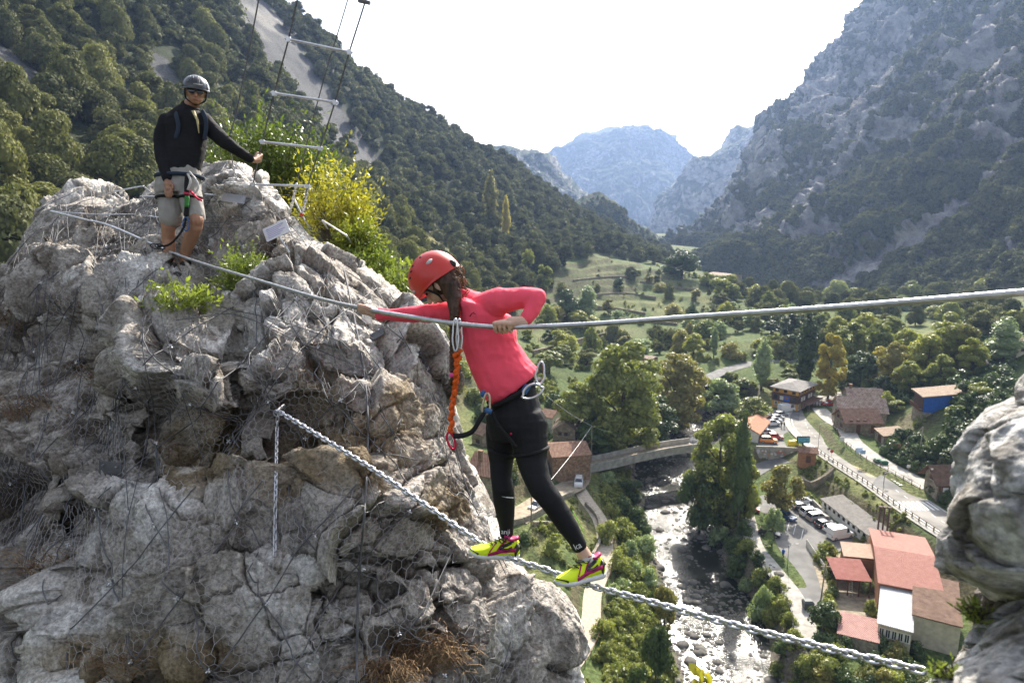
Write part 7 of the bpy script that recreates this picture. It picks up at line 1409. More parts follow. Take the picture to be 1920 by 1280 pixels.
Cf, df = cab_at(689); grip(mb, Cf, df, -FW * .6 + UP * .7, W(708, 589, 3.53), 1.1, -1 if np.dot(np.cross(df, nv(-FW * .6 + UP * .7)), -FW) < 0 else 1)
blob(mb, 'body', M_skin, wo, .0026, 3, org=WO)
# coral top
mb = MB(); sect(mb, [(W(888, 566), I_(26, 6) * .00267, FW * .07), (W(897, 574), I_(40, 8) * .00267, FW * .15), (W(910, 592), I_(47, 2) * .00267, FW * .165), (W(915, 620), I_(50, 0) * .00267, FW * .15), (W(920, 645), I_(50, -5) * .00267, FW * .14), (W(933, 675), I_(50, -14) * .00267, FW * .135), (W(949, 706), I_(47, -25) * .00267, FW * .145), (W(962, 722), I_(45, -32) * .00267, FW * .152), (W(968, 727), I_(41, -30) * .00267, FW * .146)])
limb(mb, [W(866, 560, 3.42), W(890, 574, 3.43)], [.056, .068], 16)
limb(mb, [W(905, 578, 3.38), W(932, 567, 3.28), W(968, 560, 3.21), W(1006, 558, 3.17)], [.070, .064, .053, .044], 18); limb(mb, [W(1006, 558, 3.17), W(997, 580, 3.155), W(985, 598, 3.135)], [.044, .038, .0305], 18)
limb(mb, [W(890, 580, 3.50), W(850, 585, 3.50), W(790, 588, 3.52)], [.066, .050, .042], 18); limb(mb, [W(790, 588, 3.52), W(750, 590, 3.52), W(713, 589, 3.53)], [.042, .037, .031], 18)
blob(mb, 'top', M_coral, wo, .0055, 5, folds=(.012, 8, (1, 1, .8)), org=WO)
mb = MB(); mb.tube([Vector(v) for v in spline([W(881, 593, 3.235), W(886, 587, 3.23), W(892, 589, 3.228)], 4)], .0035, 6, flat=.4); mb.tube([Vector(W(883, 589, 3.233)), Vector(W(889, 585, 3.23))], .0028, 6, flat=.4); part(mb, 'chest_mark', mat('dark red print', (.25, .02, .04), .7), wo, WO)
# leggings
mb = MB(); sect(mb, [(W(962, 722), I_(37, -26) * .00267, FW * .115), (W(962, 745), I_(42, -16) * .00267, FW * .135), (W(964, 775), I_(53, -4) * .00267, FW * .15), (W(966, 800), I_(53, 0) * .00267, FW * .15), (W(966, 822), I_(48, 0) * .00267, FW * .14)])
limb(mb, [W(944, 800, 3.50), W(940, 840, 3.50), W(940, 868, 3.49), W(940, 897, 3.475), W(943, 916, 3.47), W(945.5, 940, 3.49), W(948, 968, 3.505), W(949.5, 988, 3.51), W(949.5, 1000, 3.51)], [.092, .076, .060, .054, .055, .055, .045, .037, .0345], 20)
limb(mb, [W(989, 795, 3.36), W(994, 835, 3.34), W(998, 868, 3.31), W(1007, 897, 3.28), W(1017, 918, 3.26), W(1034, 939, 3.25), W(1049, 962, 3.25), W(1068, 991, 3.245), W(1082, 1014, 3.24), W(1086, 1023, 3.24)], [.10, .088, .072, .064, .060, .055, .052, .046, .038, .0365], 20)
blob(mb, 'leggings', M_black, wo, .0055, 4, folds=(.002, 12, (1, 1, 1.6)), org=WO)
# cuff lettering: white text curved round the leg
def cuff_text(txt, cpx, cpy, d, r, tilt, size, shift=0.0, align='CENTER'):
    fc = bpy.data.curves.new('cuff_print', 'FONT'); fc.body = txt; fc.size = size; fc.align_x = align; fc.align_y = 'CENTER'; to = bpy.data.objects.new('t', fc); COL.objects.link(to); dg = bpy.context.evaluated_depsgraph_get(); dg.update(); me = bpy.data.meshes.new_from_object(to.evaluated_get(dg)); bpy.data.objects.remove(to)
    bm = bmesh.new(); bm.from_mesh(me)
    for _ in range(2): bmesh.ops.subdivide_edges(bm, edges=[e for e in bm.edges if e.calc_length() > .006], cuts=1)
    c = W(cpx, cpy, d); ax = I_(math.sin(tilt), -math.cos(tilt)); rt = nv(I_(math.cos(tilt), math.sin(tilt))); ax = nv(ax)
    for v in bm.verts: a = (v.co.x + shift) / r; v.co = Vector(c + rt * r * math.sin(a) - FW * r * math.cos(a) + ax * v.co.y - WO)
    bm.to_mesh(me); bm.free(); x = link('cuff_print', me, M_refl, wo); return x
cuff_text('anji', 949.5, 993, 3.51, .0385, 0.0, .036, -.004); cuff_text('ka', 1083.5, 1018, 3.24, .0405, -.5, .042, -.006)
def decal(pts, w_, name, mt, off_=.002): 
    mb = MB(); V = [np.array(p_) for p_ in pts]
    mb.tube([Vector(v) for v in V], [w_ * .4] + [w_] * (len(V) - 2) + [w_ * .4], 6); return part(mb, name, mt, wo, WO)
th = np.linspace(-1.2, 1.1, 12); decal([W(944.5, 926, 3.48) + RT * .0555 * math.sin(a) - FW * .0555 * math.cos(a) - UP * (.012 * a + .0) for a in th], .0032, 'reflective_stripe', M_refl)
decal([W(1072, 953 + k * 9, 3.235) + RT * (.0 + .012 * k) - FW * .028 for k in range(6)], .0022, 'side_trim', M_green)
# shoes
def shoe(heel, toe, up, side_, parent, name='shoe'):
    """local frame x heel->toe"""
    H = np.asarray(heel); Tt = np.asarray(toe); x = nv(Tt - H); L_ = np.linalg.norm(Tt - H); up = nv(up - x * np.dot(up, x)); y = np.cross(up, x) * side_
    g = lambda a, b_, c: H + x * a * L_ + y * b_ + up * c
    st = [(0.0, .020, .030, .075), (.03, .030, .030, .092), (.10, .035, .028, .104), (.2, .036, .026, .102), (.30, .036, .025, .088), (.40, .036, .024, .092), (.5, .038, .023, .082), (.62, .042, .022, .066), (.75, .045, .022, .054), (.87, .041, .023, .046), (.95, .030, .026, .040), (1.0, .014, .030, .036)]
    so = MB(); rs = []
    for a, w_, b0, t0 in st:
        w2 = w_ * 1.1; z0 = .012 * max(0, a - .8) / .2 + .006 * max(0, .1 - a) / .1; rs.append([tuple(g(a * 1.03 - .015, sx * w2 * k, zz_)) for sx, k, zz_ in ((-1, .86, z0), (-1, 1, z0 + .008), (-1, .97, b0), (1, .97, b0), (1, 1, z0 + .008), (1, .86, z0))])
    so.rings(rs); part(so, 'sole', M_wsole, s_o := empty_child(name, parent), WO, bevel=.002)
    um = MB(); rs = []
    for a, w_, b0, t0 in st:
        ring = []
        for k in range(16):
            th = math.pi * k / 15; zz_ = b0 - .004 + (t0 - b0 + .004) * (math.sin(th) ** .75); ring.append(tuple(g(a, -w_ * math.copysign(abs(math.cos(th)) ** .7, math.cos(th)), zz_)))
        rs.append(ring)
    um.rings(rs); part(um, 'upper', M_neon, s_o, WO)
    # surface point on the upper: a along, t 0..1 from the near side sole edge over the top
    def sp(a, t, e=.0022):
        w_, b0, t0 = (np.interp(a, [q[0] for q in st], [q[k] for q in st]) for k in (1, 2, 3)); th = math.pi * t; return g(a, -(w_ + e) * math.copysign(abs(math.cos(th)) ** .7, math.cos(th)), b0 - .004 + (t0 - b0 + .004 + e) * (math.sin(th) ** .75))
    def stripe(pts, w_, mt, nm):
        pts = np.array(pts); c = spline([np.array([*p_, 0.]) for p_ in pts], 6); mb = MB(); rs = []
        for i, q_ in enumerate(c):
            d_ = c[min(i + 1, len(c) - 1)] - c[max(i - 1, 0)]; d_ = d_ / (np.linalg.norm(d_ * np.array([L_, .1, 1])) + 1e-9); nx, nt_ = -d_[1] * .1 / L_ * L_, d_[0] * L_ / .1; k = w_
            a0, t0_ = q_[0] - k * d_[1] * .1 * (1 / L_), q_[1] + k * d_[0] * L_ / .1
            a1, t1_ = q_[0] + k * d_[1] * .1 * (1 / L_), q_[1] - k * d_[0] * L_ / .1
            rs.append([tuple(sp(a0, t0_, .001)), tuple(sp(a0, t0_, .0035)), tuple(sp(a1, t1_, .0035)), tuple(sp(a1, t1_, .001))])
        mb.rings(rs); part(mb, nm, mt, s_o, WO)
    # near side marks
    stripe([(.30, .44), (.40, .28), (.50, .06)], .0035, M_mag, 'overlay'); stripe([(.50, .44), (.56, .30), (.64, .12)], .003, M_mag, 'overlay'); stripe([(.10, .10), (.3, .10), (.5, .07), (.66, .05)], .004, M_mag, 'overlay')
    stripe([(.16, .34), (.30, .30), (.44, .17), (.30, .13), (.19, .15)], .0035, M_blk, 'side_mark'); stripe([(.20, .28), (.31, .24), (.38, .18)], .0028, M_blk, 'side_mark')
    stripe([(-.01, .3), (.05, .22), (.12, .06)], .011, M_blk, 'heel_counter'); stripe([(.0, .7), (.05, .78), (.12, .94)], .011, M_blk, 'heel_counter')
    stripe([(1.0, .5), (.97, .25), (.85, .05)], .004, M_blk, 'toe_guard')
    cm = MB(); rs = []
    for a in np.linspace(.06, .34, 8): w_ = np.interp(a, [.06, .2, .34], [.018, .026, .016]); rs.append([tuple(g(a, w_ * math.cos(t_), .098 + .010 * math.sin(t_) - .02 * max(0, a - .2) + .012 * abs(a - .2) / .14)) for t_ in np.linspace(0, 6.283, 10, endpoint=False)])
    cm.rings(rs); part(cm, 'collar', M_mag, s_o, WO)
    lc = MB()
    for k in range(4):
        a = .36 + k * .075; lc.tube([Vector(sp(a, t_, .005)) for t_ in np.linspace(.36, .64, 7)], .0026, 5); lc.tube([Vector(sp(a + (.07 if q_ else -.0), t_, .006)) for q_, t_ in ((0, .40), (1, .60))], .0022, 5)
    for sg in (-1, 1): lc.tube([Vector(sp(.34, .5, .012)), Vector(sp(.30, .5 - .1 * sg, .035)), Vector(sp(.40, .5 - .22 * sg, .014)), Vector(sp(.45, .5 - .16 * sg, .01))], .0024, 5)
    part(lc, 'laces', M_blk, s_o, WO); return s_o, g
def empty_child(name, parent):
    o = bpy.data.objects.new(name, None); COL.objects.link(o); o.parent = parent; o.empty_display_size = .05; return o
s1, g1 = shoe(W(970, 1046, 3.50), W(879, 1040, 3.44), UP * 1.0 - FW * .15, -1, wo); s2, g2_ = shoe(W(1131, 1080, 3.26), W(1044, 1100, 3.14), UP * 1.0 + FW * .05, -1, wo)
for c, r_ in ((W(951, 1012, 3.51), .037), (W(1100, 1043, 3.24), .038)):
    mb = MB(); mb.tube([Vector(c - UP * .03 + RT * .004), Vector(c + UP * .004)], [r_, r_ * .96], 16); part(mb, 'sock', M_hgrey, wo, WO)
# helmet
def helmet(hc_, f_, l_, u_, rad, mt, parent, org, cut=-.12, name='helmet', brim=.0, fr=1.0):
    """dome with a lip, open underneath"""
    n, m = 40, 18; rs = []
    for k in range(m + 1):
        ph = (math.pi / 2 + math.asin(-cut if cut < 0 else 0) * 1.0) * k / m; rs.append([tuple(hc_ + (f_ * rad[0] * math.cos(a) + l_ * rad[1] * math.sin(a)) * math.sin(ph) + u_ * (rad[2] * math.cos(ph) - (.02 * max(0, -math.cos(a)) * (k / m) ** 4))) for a in np.linspace(0, 2 * math.pi, n, endpoint=False)])
    lip = [tuple(np.array(p_) + (np.array(p_) - hc_) * .035 - u_ * .004) for p_ in rs[-1]]; inn = [tuple(hc_ + (np.array(p_) - hc_) * .9) for p_ in rs[-1]]; top_in = [tuple(hc_ + (np.array(p_) - hc_) * .9) for p_ in rs[m // 2]]
    mb = MB(); mb.rings(rs[1:] + [lip, inn, top_in], cap=True); x = part(mb, name, mt, parent, org); return x
hcc = hc + uh * .012
hx_ = helmet(hcc, fh, lh, uh, (.136, .112, .125), M_helm, wo, WO, -.22)
def on_helm(a, ph, e=.0, rad=(.136, .112, .125), c=None, f_=None, l_=None, u_=None):
    c = hcc if c is None else c; f_ = fh if f_ is None else f_; l_ = lh if l_ is None else l_; u_ = uh if u_ is None else u_; return c + (f_ * (rad[0] + e) * math.cos(a) + l_ * (rad[1] + e) * math.sin(a)) * math.sin(ph) + u_ * (rad[2] + e) * math.cos(ph)
def pod(a, ph, da, dph, mt, nm, parent, kw={}, org=None):
    mb = MB(); V = [tuple(on_helm(a, ph, .004, **kw))]; n = 14; ring = [tuple(on_helm(a + da * math.cos(t_), ph + dph * math.sin(t_), .003, **kw)) for t_ in np.linspace(0, 6.283, n, endpoint=False)]; ring2 = [tuple(on_helm(a + da * 1.05 * math.cos(t_), ph + dph * 1.05 * math.sin(t_), -.004, **kw)) for t_ in np.linspace(0, 6.283, n, endpoint=False)]
    mb.rings([ring2, ring]); part(mb, nm, mt, parent, WO if org is None else org)
pod(2.05, 1.12, .16, .075, M_hgrey, 'clip_pad', hx_); pod(.55, 1.50, .14, .07, M_hgrey, 'clip_pad', hx_)
for k, (a_, p_) in enumerate(((1.25, .62), (1.05, .80), (.85, 1.0), (2.0, .55))): pod(a_, p_, .09, .035, M_blk, 'vent', hx_)
mb = MB(); rim = [Vector(on_helm(a_, 1.80, -.008)) for a_ in np.linspace(.9, 3.9, 18)]; mb.tube(rim, .008, 6); part(mb, 'rear_cradle', M_blk, hx_, WO)
mb = MB(); ell(mb, on_helm(2.75, 1.78, -.004), (fh, lh, uh), (.020, .014, .022)); part(mb, 'adjuster', M_blk, hx_, WO)
mb = MB(); mb.tube([Vector(v) for v in spline([on_helm(1.1, 1.7, -.006), hc + lh * .075 - uh * .07 + fh * .03, hc - uh * .108 + fh * .045 + lh * .02, hc - uh * .108 + fh * .045 - lh * .03], 5)], .006, 6, flat=.4); mb.tube([Vector(on_helm(2.3, 1.75, -.008)), Vector(hc + lh * .078 - uh * .068 + fh * .02)], .006, 6, flat=.4); part(mb, 'chin_strap', M_web, hx_, WO)
mb = MB(); ell(mb, hc + fh * .080 + lh * .034 - uh * .028, (fh, lh, uh), (.006, .012, .006)); part(mb, 'eye', M_blk, wo, WO)
mb = MB(); mb.tube([Vector(hc + fh * .0925 - uh * .083 + lh * .02), Vector(hc + fh * .096 - uh * .083 - lh * .0)], .0022, 5); part(mb, 'mouth', mat('lip colour', (.4, .12, .1), .5), wo, WO)
# hair, braid
mb = MB(); ell(mb, hc - uh * .030 - fh * .030, (fh, lh, uh), (.094, .083, .085)); limb(mb, [hc - uh * .02 - fh * .04 + lh * .03, W(846, 538, 3.34), W(852, 560, 3.32), W(853, 590, 3.30)], [.066, .050, .034, .022], 14); ell(mb, hc - uh * .052 + fh * .016 + lh * .058, (fh, lh, uh), (.022, .014, .022)); blob(mb, 'hair', M_hair, wo, .005, 3, folds=(.006, 30, (1, 1, .4)), org=WO)
cu = MB(); gh = random.Random(3)
for k in range(28):
    a = Vector(W(862 + gh.uniform(-12, 10), 505 + gh.uniform(-14, 20), 3.36 + gh.uniform(-.05, .05))); q_ = [a]; ph0 = gh.uniform(0, 6)
    for j in range(1, 12): q_.append(a + Vector(RT) * (.010 * math.cos(ph0 + j * 1.0) + .003 * j * gh.uniform(0, 1)) + Vector(FW) * .010 * math.sin(ph0 + j * 1.0) - Vector(UP) * .008 * j)
    cu.tube(q_, .0024, 4)
part(cu, 'loose_curls', M_curl, wo, WO)
bd = MB(); base_b = [W(853, 575, 3.30), W(851, 620, 3.28), W(849, 660, 3.28), W(848, 697, 3.28)]; bc = spline(base_b, 8)
for s_i in range(3):
    pts_ = []; 
    for i, c_ in enumerate(np.array([bc[0] + (bc[-1] - bc[0]) * t_ for t_ in np.linspace(0, 1, 70)])):
        ph0 = i / 70 * 2 * math.pi * 5 + s_i * 2.094; am = .014 - .007 * i / 70; pts_.append(Vector(c_ + RT * am * math.sin(ph0) + FW * am * .6 * math.sin(2 * ph0)))
    bd.tube(pts_, np.linspace(.0145, .008, 70), 8)
bd.tube([Vector(W(848, 700, 3.28)), Vector(W(847, 722, 3.28))], [.008, .010], 8); part(bd, 'braid', M_hair, wo, WO)
mb = MB(); mb.ball(tuple(W(847, 703, 3.28)), .013, 10, 8); part(mb, 'hair_tie', M_pinkp, wo, WO)
# harness
def tubepart(pts, r, nm, mt, flat=1.0, n=8, sub=6, par=None):
    mb = MB(); mb.tube([Vector(v) for v in spline(pts, sub)], r, n, flat=flat); return part(mb, nm, mt, par or wo, WO)
def around(c, u, v, a0, a1, n=16): return [c + u * math.cos(a) + v * math.sin(a) for a in np.linspace(a0, a1, n)]
hb = W(963, 738); tubepart(around(hb, I_(47, -27) * .00267, -FW * .158, -.6, 3.7), .013, 'waist_belt', M_web, par=wo)
tubepart(around(W(941, 848, 3.49), I_(24, 7) * .0027, -FW * .078, -.2, 3.3), .010, 'leg_loop', M_web); tubepart(around(W(996, 845, 3.33), I_(31, -7) * .0026, -FW * .088, -.2, 3.3), .010, 'leg_loop', M_web)
tubepart([W(915, 752, 3.28), W(930, 790, 3.245), W(955, 822, 3.235), W(968, 838, 3.24)], .009, 'riser_strap', M_web)
tubepart([W(990, 722, 3.27), W(981, 737, 3.265)], .017, 'belt_tab', M_bluew, n=6)
mb = MB(); mb.ball(tuple(W(958, 813, 3.215)), .006, 8, 6); part(mb, 'red_stitching', M_redm, wo, WO)
def karabiner(c, u, v, a, b_, r, nm, mt, par=None):
    mb = MB(); mb.tube([Vector(c + u * a * math.cos(t_) * (1 if math.sin(t_) > 0 else .8) + v * b_ * math.sin(t_)) for t_ in np.linspace(0, 2 * math.pi, 28)], r, 8, cap=False); return part(mb, nm, mt, par or wo, WO)
u_, v_ = nv(I_(1, .1)), nv(I_(-.1, 1)); karabiner(W(1013, 699, 3.20), u_, v_, .022, .052, .0055, 'karabiner', M_steel); karabiner(W(998, 733, 3.19), nv(I_(.85, -.4)), nv(I_(.4, .85)), .056, .030, .0055, 'karabiner', M_steel); karabiner(W(912, 757, 3.20), u_, v_, .019, .050, .006, 'belay_karabiner', mat('pale gold metal', (.5, .42, .3), .35, metal=.7))
mb = MB(); mb.tube([Vector(W(909, 768, 3.195)), Vector(W(922, 772, 3.195))], .013, 8); part(mb, 'blue_knot', M_bluew, wo, WO)
mb = MB(); ell(mb, W(906, 738, 3.22), (RT, FW, UP), (.014, .01, .018)); part(mb, 'blue_knot', M_bluew, wo, WO)
# lanyard: orange elastic, red ring, black webbing, two karabiners on the cable
ln = empty('safety_lanyard', tuple(W(855, 700, 3.27)), 0, 'orange elastic lanyard hanging from the cable to the climber harness', 'lanyard'); LN = np.array(ln.location)
def lp(mb, nm, mt): return part(mb, nm, mt, ln, LN)
for ph0, lb in ((0, 0), (1.7, 1)):
    cpl = spline([W(853 + lb * 9, 656, 3.20), W(857, 690, 3.22), W(853, 730, 3.26), W(847, 770, 3.26), W(846, 812, 3.26)], 14); mb = MB(); q_ = []
    for i, c_ in enumerate(cpl): q_.append(Vector(c_ + RT * .006 * math.sin(i * .9 + ph0) + FW * .006 * math.cos(i * .9 + ph0)))
    mb.tube(q_, [.0105 + .003 * math.sin(i * 1.9 + ph0) for i in range(len(q_))], 8); lp(mb, 'elastic', M_orw)
for xk, dd_ in ((854, -.010), (861, .008)):
    mb = MB(); cc_ = W(xk, 628, 3.195 + dd_); mb.tube([Vector(cc_ + RT * .012 * math.cos(t_) * (1 if math.sin(t_) < 0 else 1.2) - UP * .076 * math.sin(t_) * 1.0) for t_ in np.linspace(0, 2 * math.pi, 28)], .0045, 8, cap=False); lp(mb, 'karabiner', M_steel)
mb = MB(); rg = W(846, 826, 3.26); mb.tube([Vector(rg + nv(I_(.3, 1)) * .042 * math.sin(t_) + nv(I_(1, -.3)) * .017 * math.cos(t_)) for t_ in np.linspace(0, 2 * math.pi, 22)], .006, 8, cap=False); lp(mb, 'red_ring', M_redm)
mb = MB(); mb.ball(tuple(W(843, 806, 3.26)), .011, 8, 6); lp(mb, 'red_buckle', M_redm)
mb = MB(); mb.tube([Vector(v) for v in spline([W(851, 817, 3.25), W(868, 816, 3.24), W(886, 808, 3.22), W(900, 786, 3.20), W(910, 770, 3.20)], 6)], [.017] * 9 + [.015] * 8 + [.011] * 8 if False else .0145, 8, flat=.6); lp(mb, 'webbing', M_web)
# ================================================================ man
D0 = 6.15; m_ = lambda px, py, d=D0: P(px, py, d); mn = empty('person', tuple(m_(335, 515)), 0, 'man in black jacket, grey shorts and black helmet standing on the rock summit', 'person'); MO = np.array(mn.location); WO_keep = WO; WO = MO; s = D0 / FPX
fm = nv(-FW * .86 + RT * .40 - UP * .22); um_ = nv(UP * 1.0 - FW * .05 + RT * .04); um_ = nv(um_ - fm * np.dot(um_, fm)); lm = np.cross(um_, fm); hm_ = m_(367, 171)
mb = MB(); ell(mb, hm_, (fm, lm, um_), (.098, .076, .105)); ell(mb, hm_ - um_ * .062 + fm * .030, (fm, lm, um_), (.062, .058, .062)); ell(mb, hm_ - um_ * .098 + fm * .058, (fm, lm, um_), (.028, .030, .022))
limb(mb, [hm_ - um_ * .015 + fm * .092, hm_ - um_ * .048 + fm * .112], [.010, .0145], 8); limb(mb, [hm_ - um_ * .078 + fm * .086 + lm * .016, hm_ - um_ * .078 + fm * .086 - lm * .016], [.009, .009], 8)
for sg in (-1, 1): ell(mb, hm_ + lm * sg * .080 - um_ * .020 - fm * .004, (fm, lm, um_), (.017, .009, .031)); ell(mb, hm_ - um_ * .030 + fm * .070 + lm * sg * .038, (fm, lm, um_), (.022, .024, .022))
limb(mb, [hm_ - um_ * .07 - fm * .01, m_(353, 203, 6.2)], [.058, .066], 14)
sect(mb, [(m_(348, 214, 6.2), RT * .11, FW * .08), (m_(348, 230, 6.2), RT * .14, FW * .09), (m_(348, 255, 6.2), RT * .145, FW * .10), (m_(345, 290, 6.18), RT * .15, FW * .11), (m_(340, 320, 6.17), RT * .16, FW * .115), (m_(337, 350, 6.17), RT * .165, FW * .115)])
limb(mb, [m_(315, 232, 6.17), m_(304, 259, 6.15), m_(304, 285, 6.12)], [.055, .052, .044]); limb(mb, [m_(304, 285, 6.12), m_(309, 312, 6.06), m_(314, 337, 6.02)], [.044, .038, .028])
limb(mb, [m_(382, 230, 6.2), m_(404, 249, 6.17), m_(424, 269, 6.14)], [.062, .052, .044]); limb(mb, [m_(424, 269, 6.14), m_(450, 287, 6.2), m_(474, 300, 6.32)], [.044, .037, .027])
limb(mb, [m_(322, 350, 6.16), m_(317, 385, 6.14), m_(315, 413, 6.12), m_(316, 425, 6.13), m_(316, 448, 6.17), m_(318, 475, 6.17), m_(320, 497, 6.16)], [.092, .078, .064, .062, .058, .045, .040]); limb(mb, [m_(353, 350, 6.16), m_(361, 385, 6.1), m_(367, 413, 6.05), m_(366, 425, 6.07), m_(356, 450, 6.14), m_(348, 473, 6.18), m_(345, 492, 6.2)], [.092, .078, .066, .062, .060, .047, .040])
# hanging hand, slightly curled
wr = m_(314, 337, 6.02); dh = nv(m_(317, 362, 6.0) - wr); sw = nv(RT - dh * np.dot(RT, dh)); fr_ = -FW
limb(mb, [wr, wr + dh * .05, wr + dh * .088], [.027, .032, .030], 12, flat=.6)
for i, L_ in enumerate((.072, .082, .077, .060)):
    b0 = wr + dh * .088 + sw * (i - 1.5) * .0185; limb(mb, [b0, b0 + dh * L_ * .45 + fr_ * .010, b0 + dh * L_ * .8 + fr_ * .001, b0 + dh * L_ * .98 - fr_ * .012], [.0105, .0095, .0085, .0075], 8)
limb(mb, [wr + dh * .025 + sw * .022, wr + dh * .062 + sw * .044 + fr_ * .012, wr + dh * .095 + sw * .044 + fr_ * .016], [.014, .012, .009], 8)
lc_ = spline([P(*p_) for p_ in Lb], 12); ip = np.argmin(np.abs(proj(lc_)[1] - 297)); Cg = lc_[ip]; dg_ = nv(lc_[ip + 1] - lc_[ip]); og = nv(-FW * .55 + RT * .5); grip(mb, Cg, dg_, og, m_(474, 301, 6.36) + 0 * Cg, 1.08, 1, rc=.006, thumb=1)
blob(mb, 'body', M_tan, mn, .0055, 3, org=MO)
# jacket
mb = MB(); sect(mb, [(m_(353, 202, 6.2), RT * .072, FW * .075), (m_(351, 207, 6.2), RT * .10, FW * .09), (m_(349, 214, 6.2), RT * .135, FW * .11), (m_(348, 227, 6.2), RT * .185, FW * .125), (m_(348, 240, 6.2), RT * .20, FW * .13), (m_(349, 258, 6.2), RT * .178, FW * .135), (m_(347, 285, 6.18), RT * .165, FW * .13), (m_(342, 308, 6.17), RT * .165, FW * .13), (m_(340, 321, 6.17), RT * .168, FW * .135)])
limb(mb, [m_(313, 228, 6.17), m_(304, 256, 6.15), m_(303, 284, 6.12)], [.070, .068, .060], 16); limb(mb, [m_(303, 284, 6.12), m_(308, 310, 6.07), m_(314, 333, 6.03)], [.060, .054, .042], 16)
limb(mb, [m_(381, 228, 6.2), m_(403, 249, 6.17), m_(424, 268, 6.14)], [.078, .066, .058], 16); limb(mb, [m_(424, 268, 6.14), m_(447, 284, 6.19), m_(468, 297, 6.29)], [.058, .048, .037], 16)
limb(mb, [m_(353, 203, 6.2), m_(352, 208, 6.2)], [.068, .078], 16); blob(mb, 'jacket', M_jkt, mn, .008, 4, folds=(.009, 7, (1, 1, 1)), org=MO)
mb = MB(); sect(mb, [(m_(338, 312, 6.17), RT * .168, FW * .13), (m_(336, 330, 6.17), RT * .185, FW * .14), (m_(335, 352, 6.16), RT * .195, FW * .145), (m_(335, 364, 6.16), RT * .19, FW * .14)])
limb(mb, [m_(319, 352, 6.16), m_(319, 385, 6.14), m_(321, 407, 6.13)], [.108, .102, .100], 16); limb(mb, [m_(353, 352, 6.15), m_(361, 385, 6.1), m_(365, 404, 6.08)], [.104, .092, .086], 16); blob(mb, 'shorts', M_short, mn, .008, 3, folds=(.010, 8, (1, 1, .6)), org=MO)
for c_, t_ in ((m_(322, 511, 6.14), m_(340, 517, 5.95)), (m_(348, 505, 6.2), m_(362, 510, 6.02))):
    mb = MB(); f_ = nv(t_ - c_); f_ = nv(f_ - UP * np.dot(f_, UP) * .6); l_ = np.cross(UP, f_); ell(mb, c_ + f_ * .02 - UP * .0, (f_, l_, UP), (.085, .05, .05)); ell(mb, c_ + f_ * .13 - UP * .02, (f_, l_, UP), (.085, .046, .032)); limb(mb, [c_, c_ + UP * .055], [.047, .048]); blob(mb, 'shoe', mat('dark trail shoe', (.05, .045, .04), .8) if 'dark trail shoe' not in bpy.data.materials else bpy.data.materials['dark trail shoe'], mn, .007, 2, org=MO)
hk = dict(rad=(.140, .116, .115), c=hm_ + um_ * .022, f_=fm, l_=lm, u_=um_); hx2 = helmet(hm_ + um_ * .022, fm, lm, um_, (.140, .116, .115), M_hblk, mn, MO, -.10)
for a_, p_, da, dp, mt_ in ((.2, 1.0, .10, .30, M_hg), (-.7, .95, .12, .35, M_hg), (1.0, .95, .12, .35, M_hg), (.15, 1.35, .35, .05, M_hgrey), (.25, .6, .06, .18, M_blk), (-.3, .8, .06, .2, M_blk)): pod(a_, p_, da, dp, mt_, 'vent' if mt_ is M_blk else 'shell_panel', hx2, hk, MO)
mb = MB()
for sg in (-1, 1): mb.tube([Vector(v) for v in spline([hm_ + lm * sg * .088 + um_ * .01, hm_ + lm * sg * .078 - um_ * .075 + fm * .03, hm_ - um_ * .124 + fm * .055], 6)], .007, 6, flat=.5)
part(mb, 'chin_strap', M_web, hx2, MO)
gl = empty_child('sunglasses', mn)
for sg in (-1, 1): mb = MB(); ell(mb, hm_ + fm * .098 + lm * sg * .034 - um_ * .014, (nv(fm + lm * sg * .35), nv(lm - fm * sg * .35), um_), (.007, .033, .020)); part(mb, 'lens', mat('dark mirrored lens', (.03, .035, .045), .08, spec=.8) if 'dark mirrored lens' not in bpy.data.materials else bpy.data.materials['dark mirrored lens'], gl, MO)
mb = MB(); mb.tube([Vector(hm_ + lm * -.084 + um_ * .0), Vector(hm_ + fm * .08 - lm * .066 + um_ * .002), Vector(hm_ + fm * .108 + um_ * -.004), Vector(hm_ + fm * .08 + lm * .066 + um_ * .002), Vector(hm_ + lm * .084 + um_ * .0)], .0045, 6); part(mb, 'frame', M_blk, gl, MO)
mb = MB(); mb.tube([Vector(hm_ + fm * .0945 - um_ * .080 + lm * .022), Vector(hm_ + fm * .0985 - um_ * .081), Vector(hm_ + fm * .0945 - um_ * .080 - lm * .022)], .0028, 6); part(mb, 'mouth', bpy.data.materials['lip colour'], mn, MO)
# collar, zip, pack straps
mb = MB(); mb.tube([Vector(v) for v in around(m_(355, 205, 6.19), RT * .076, -FW * .083 - UP * .02, -.6, 3.7, 14)], .013, 8); part(mb, 'collar', M_jkt, mn, MO)
mb = MB(); mb.tube([Vector(v) for v in (m_(362, 208, 6.075), m_(370, 225, 6.055), m_(373, 250, 6.05))], [.016, .012, .004], 6, flat=.4); part(mb, 'yellow_lining', mat('pale yellow lining', (.5, .42, .22), .7), mn, MO)
for pts_, nm in (((m_(326, 205, 6.14), m_(331, 220, 6.055), m_(334, 240, 6.055), m_(327, 262, 6.075), m_(315, 280, 6.14)), 'pack_strap'), ((m_(379, 208, 6.14), m_(385, 222, 6.07), m_(386, 240, 6.07), m_(383, 262, 6.09)), 'pack_strap')):
    mb = MB(); mb.tube([Vector(v) for v in spline([q_ + FW * .003 for q_ in pts_], 5)], .024, 8, flat=.45); part(mb, nm, mat('blue grey strap', (.03, .042, .065), .9) if 'blue grey strap' not in bpy.data.materials else bpy.data.materials['blue grey strap'], mn, MO)
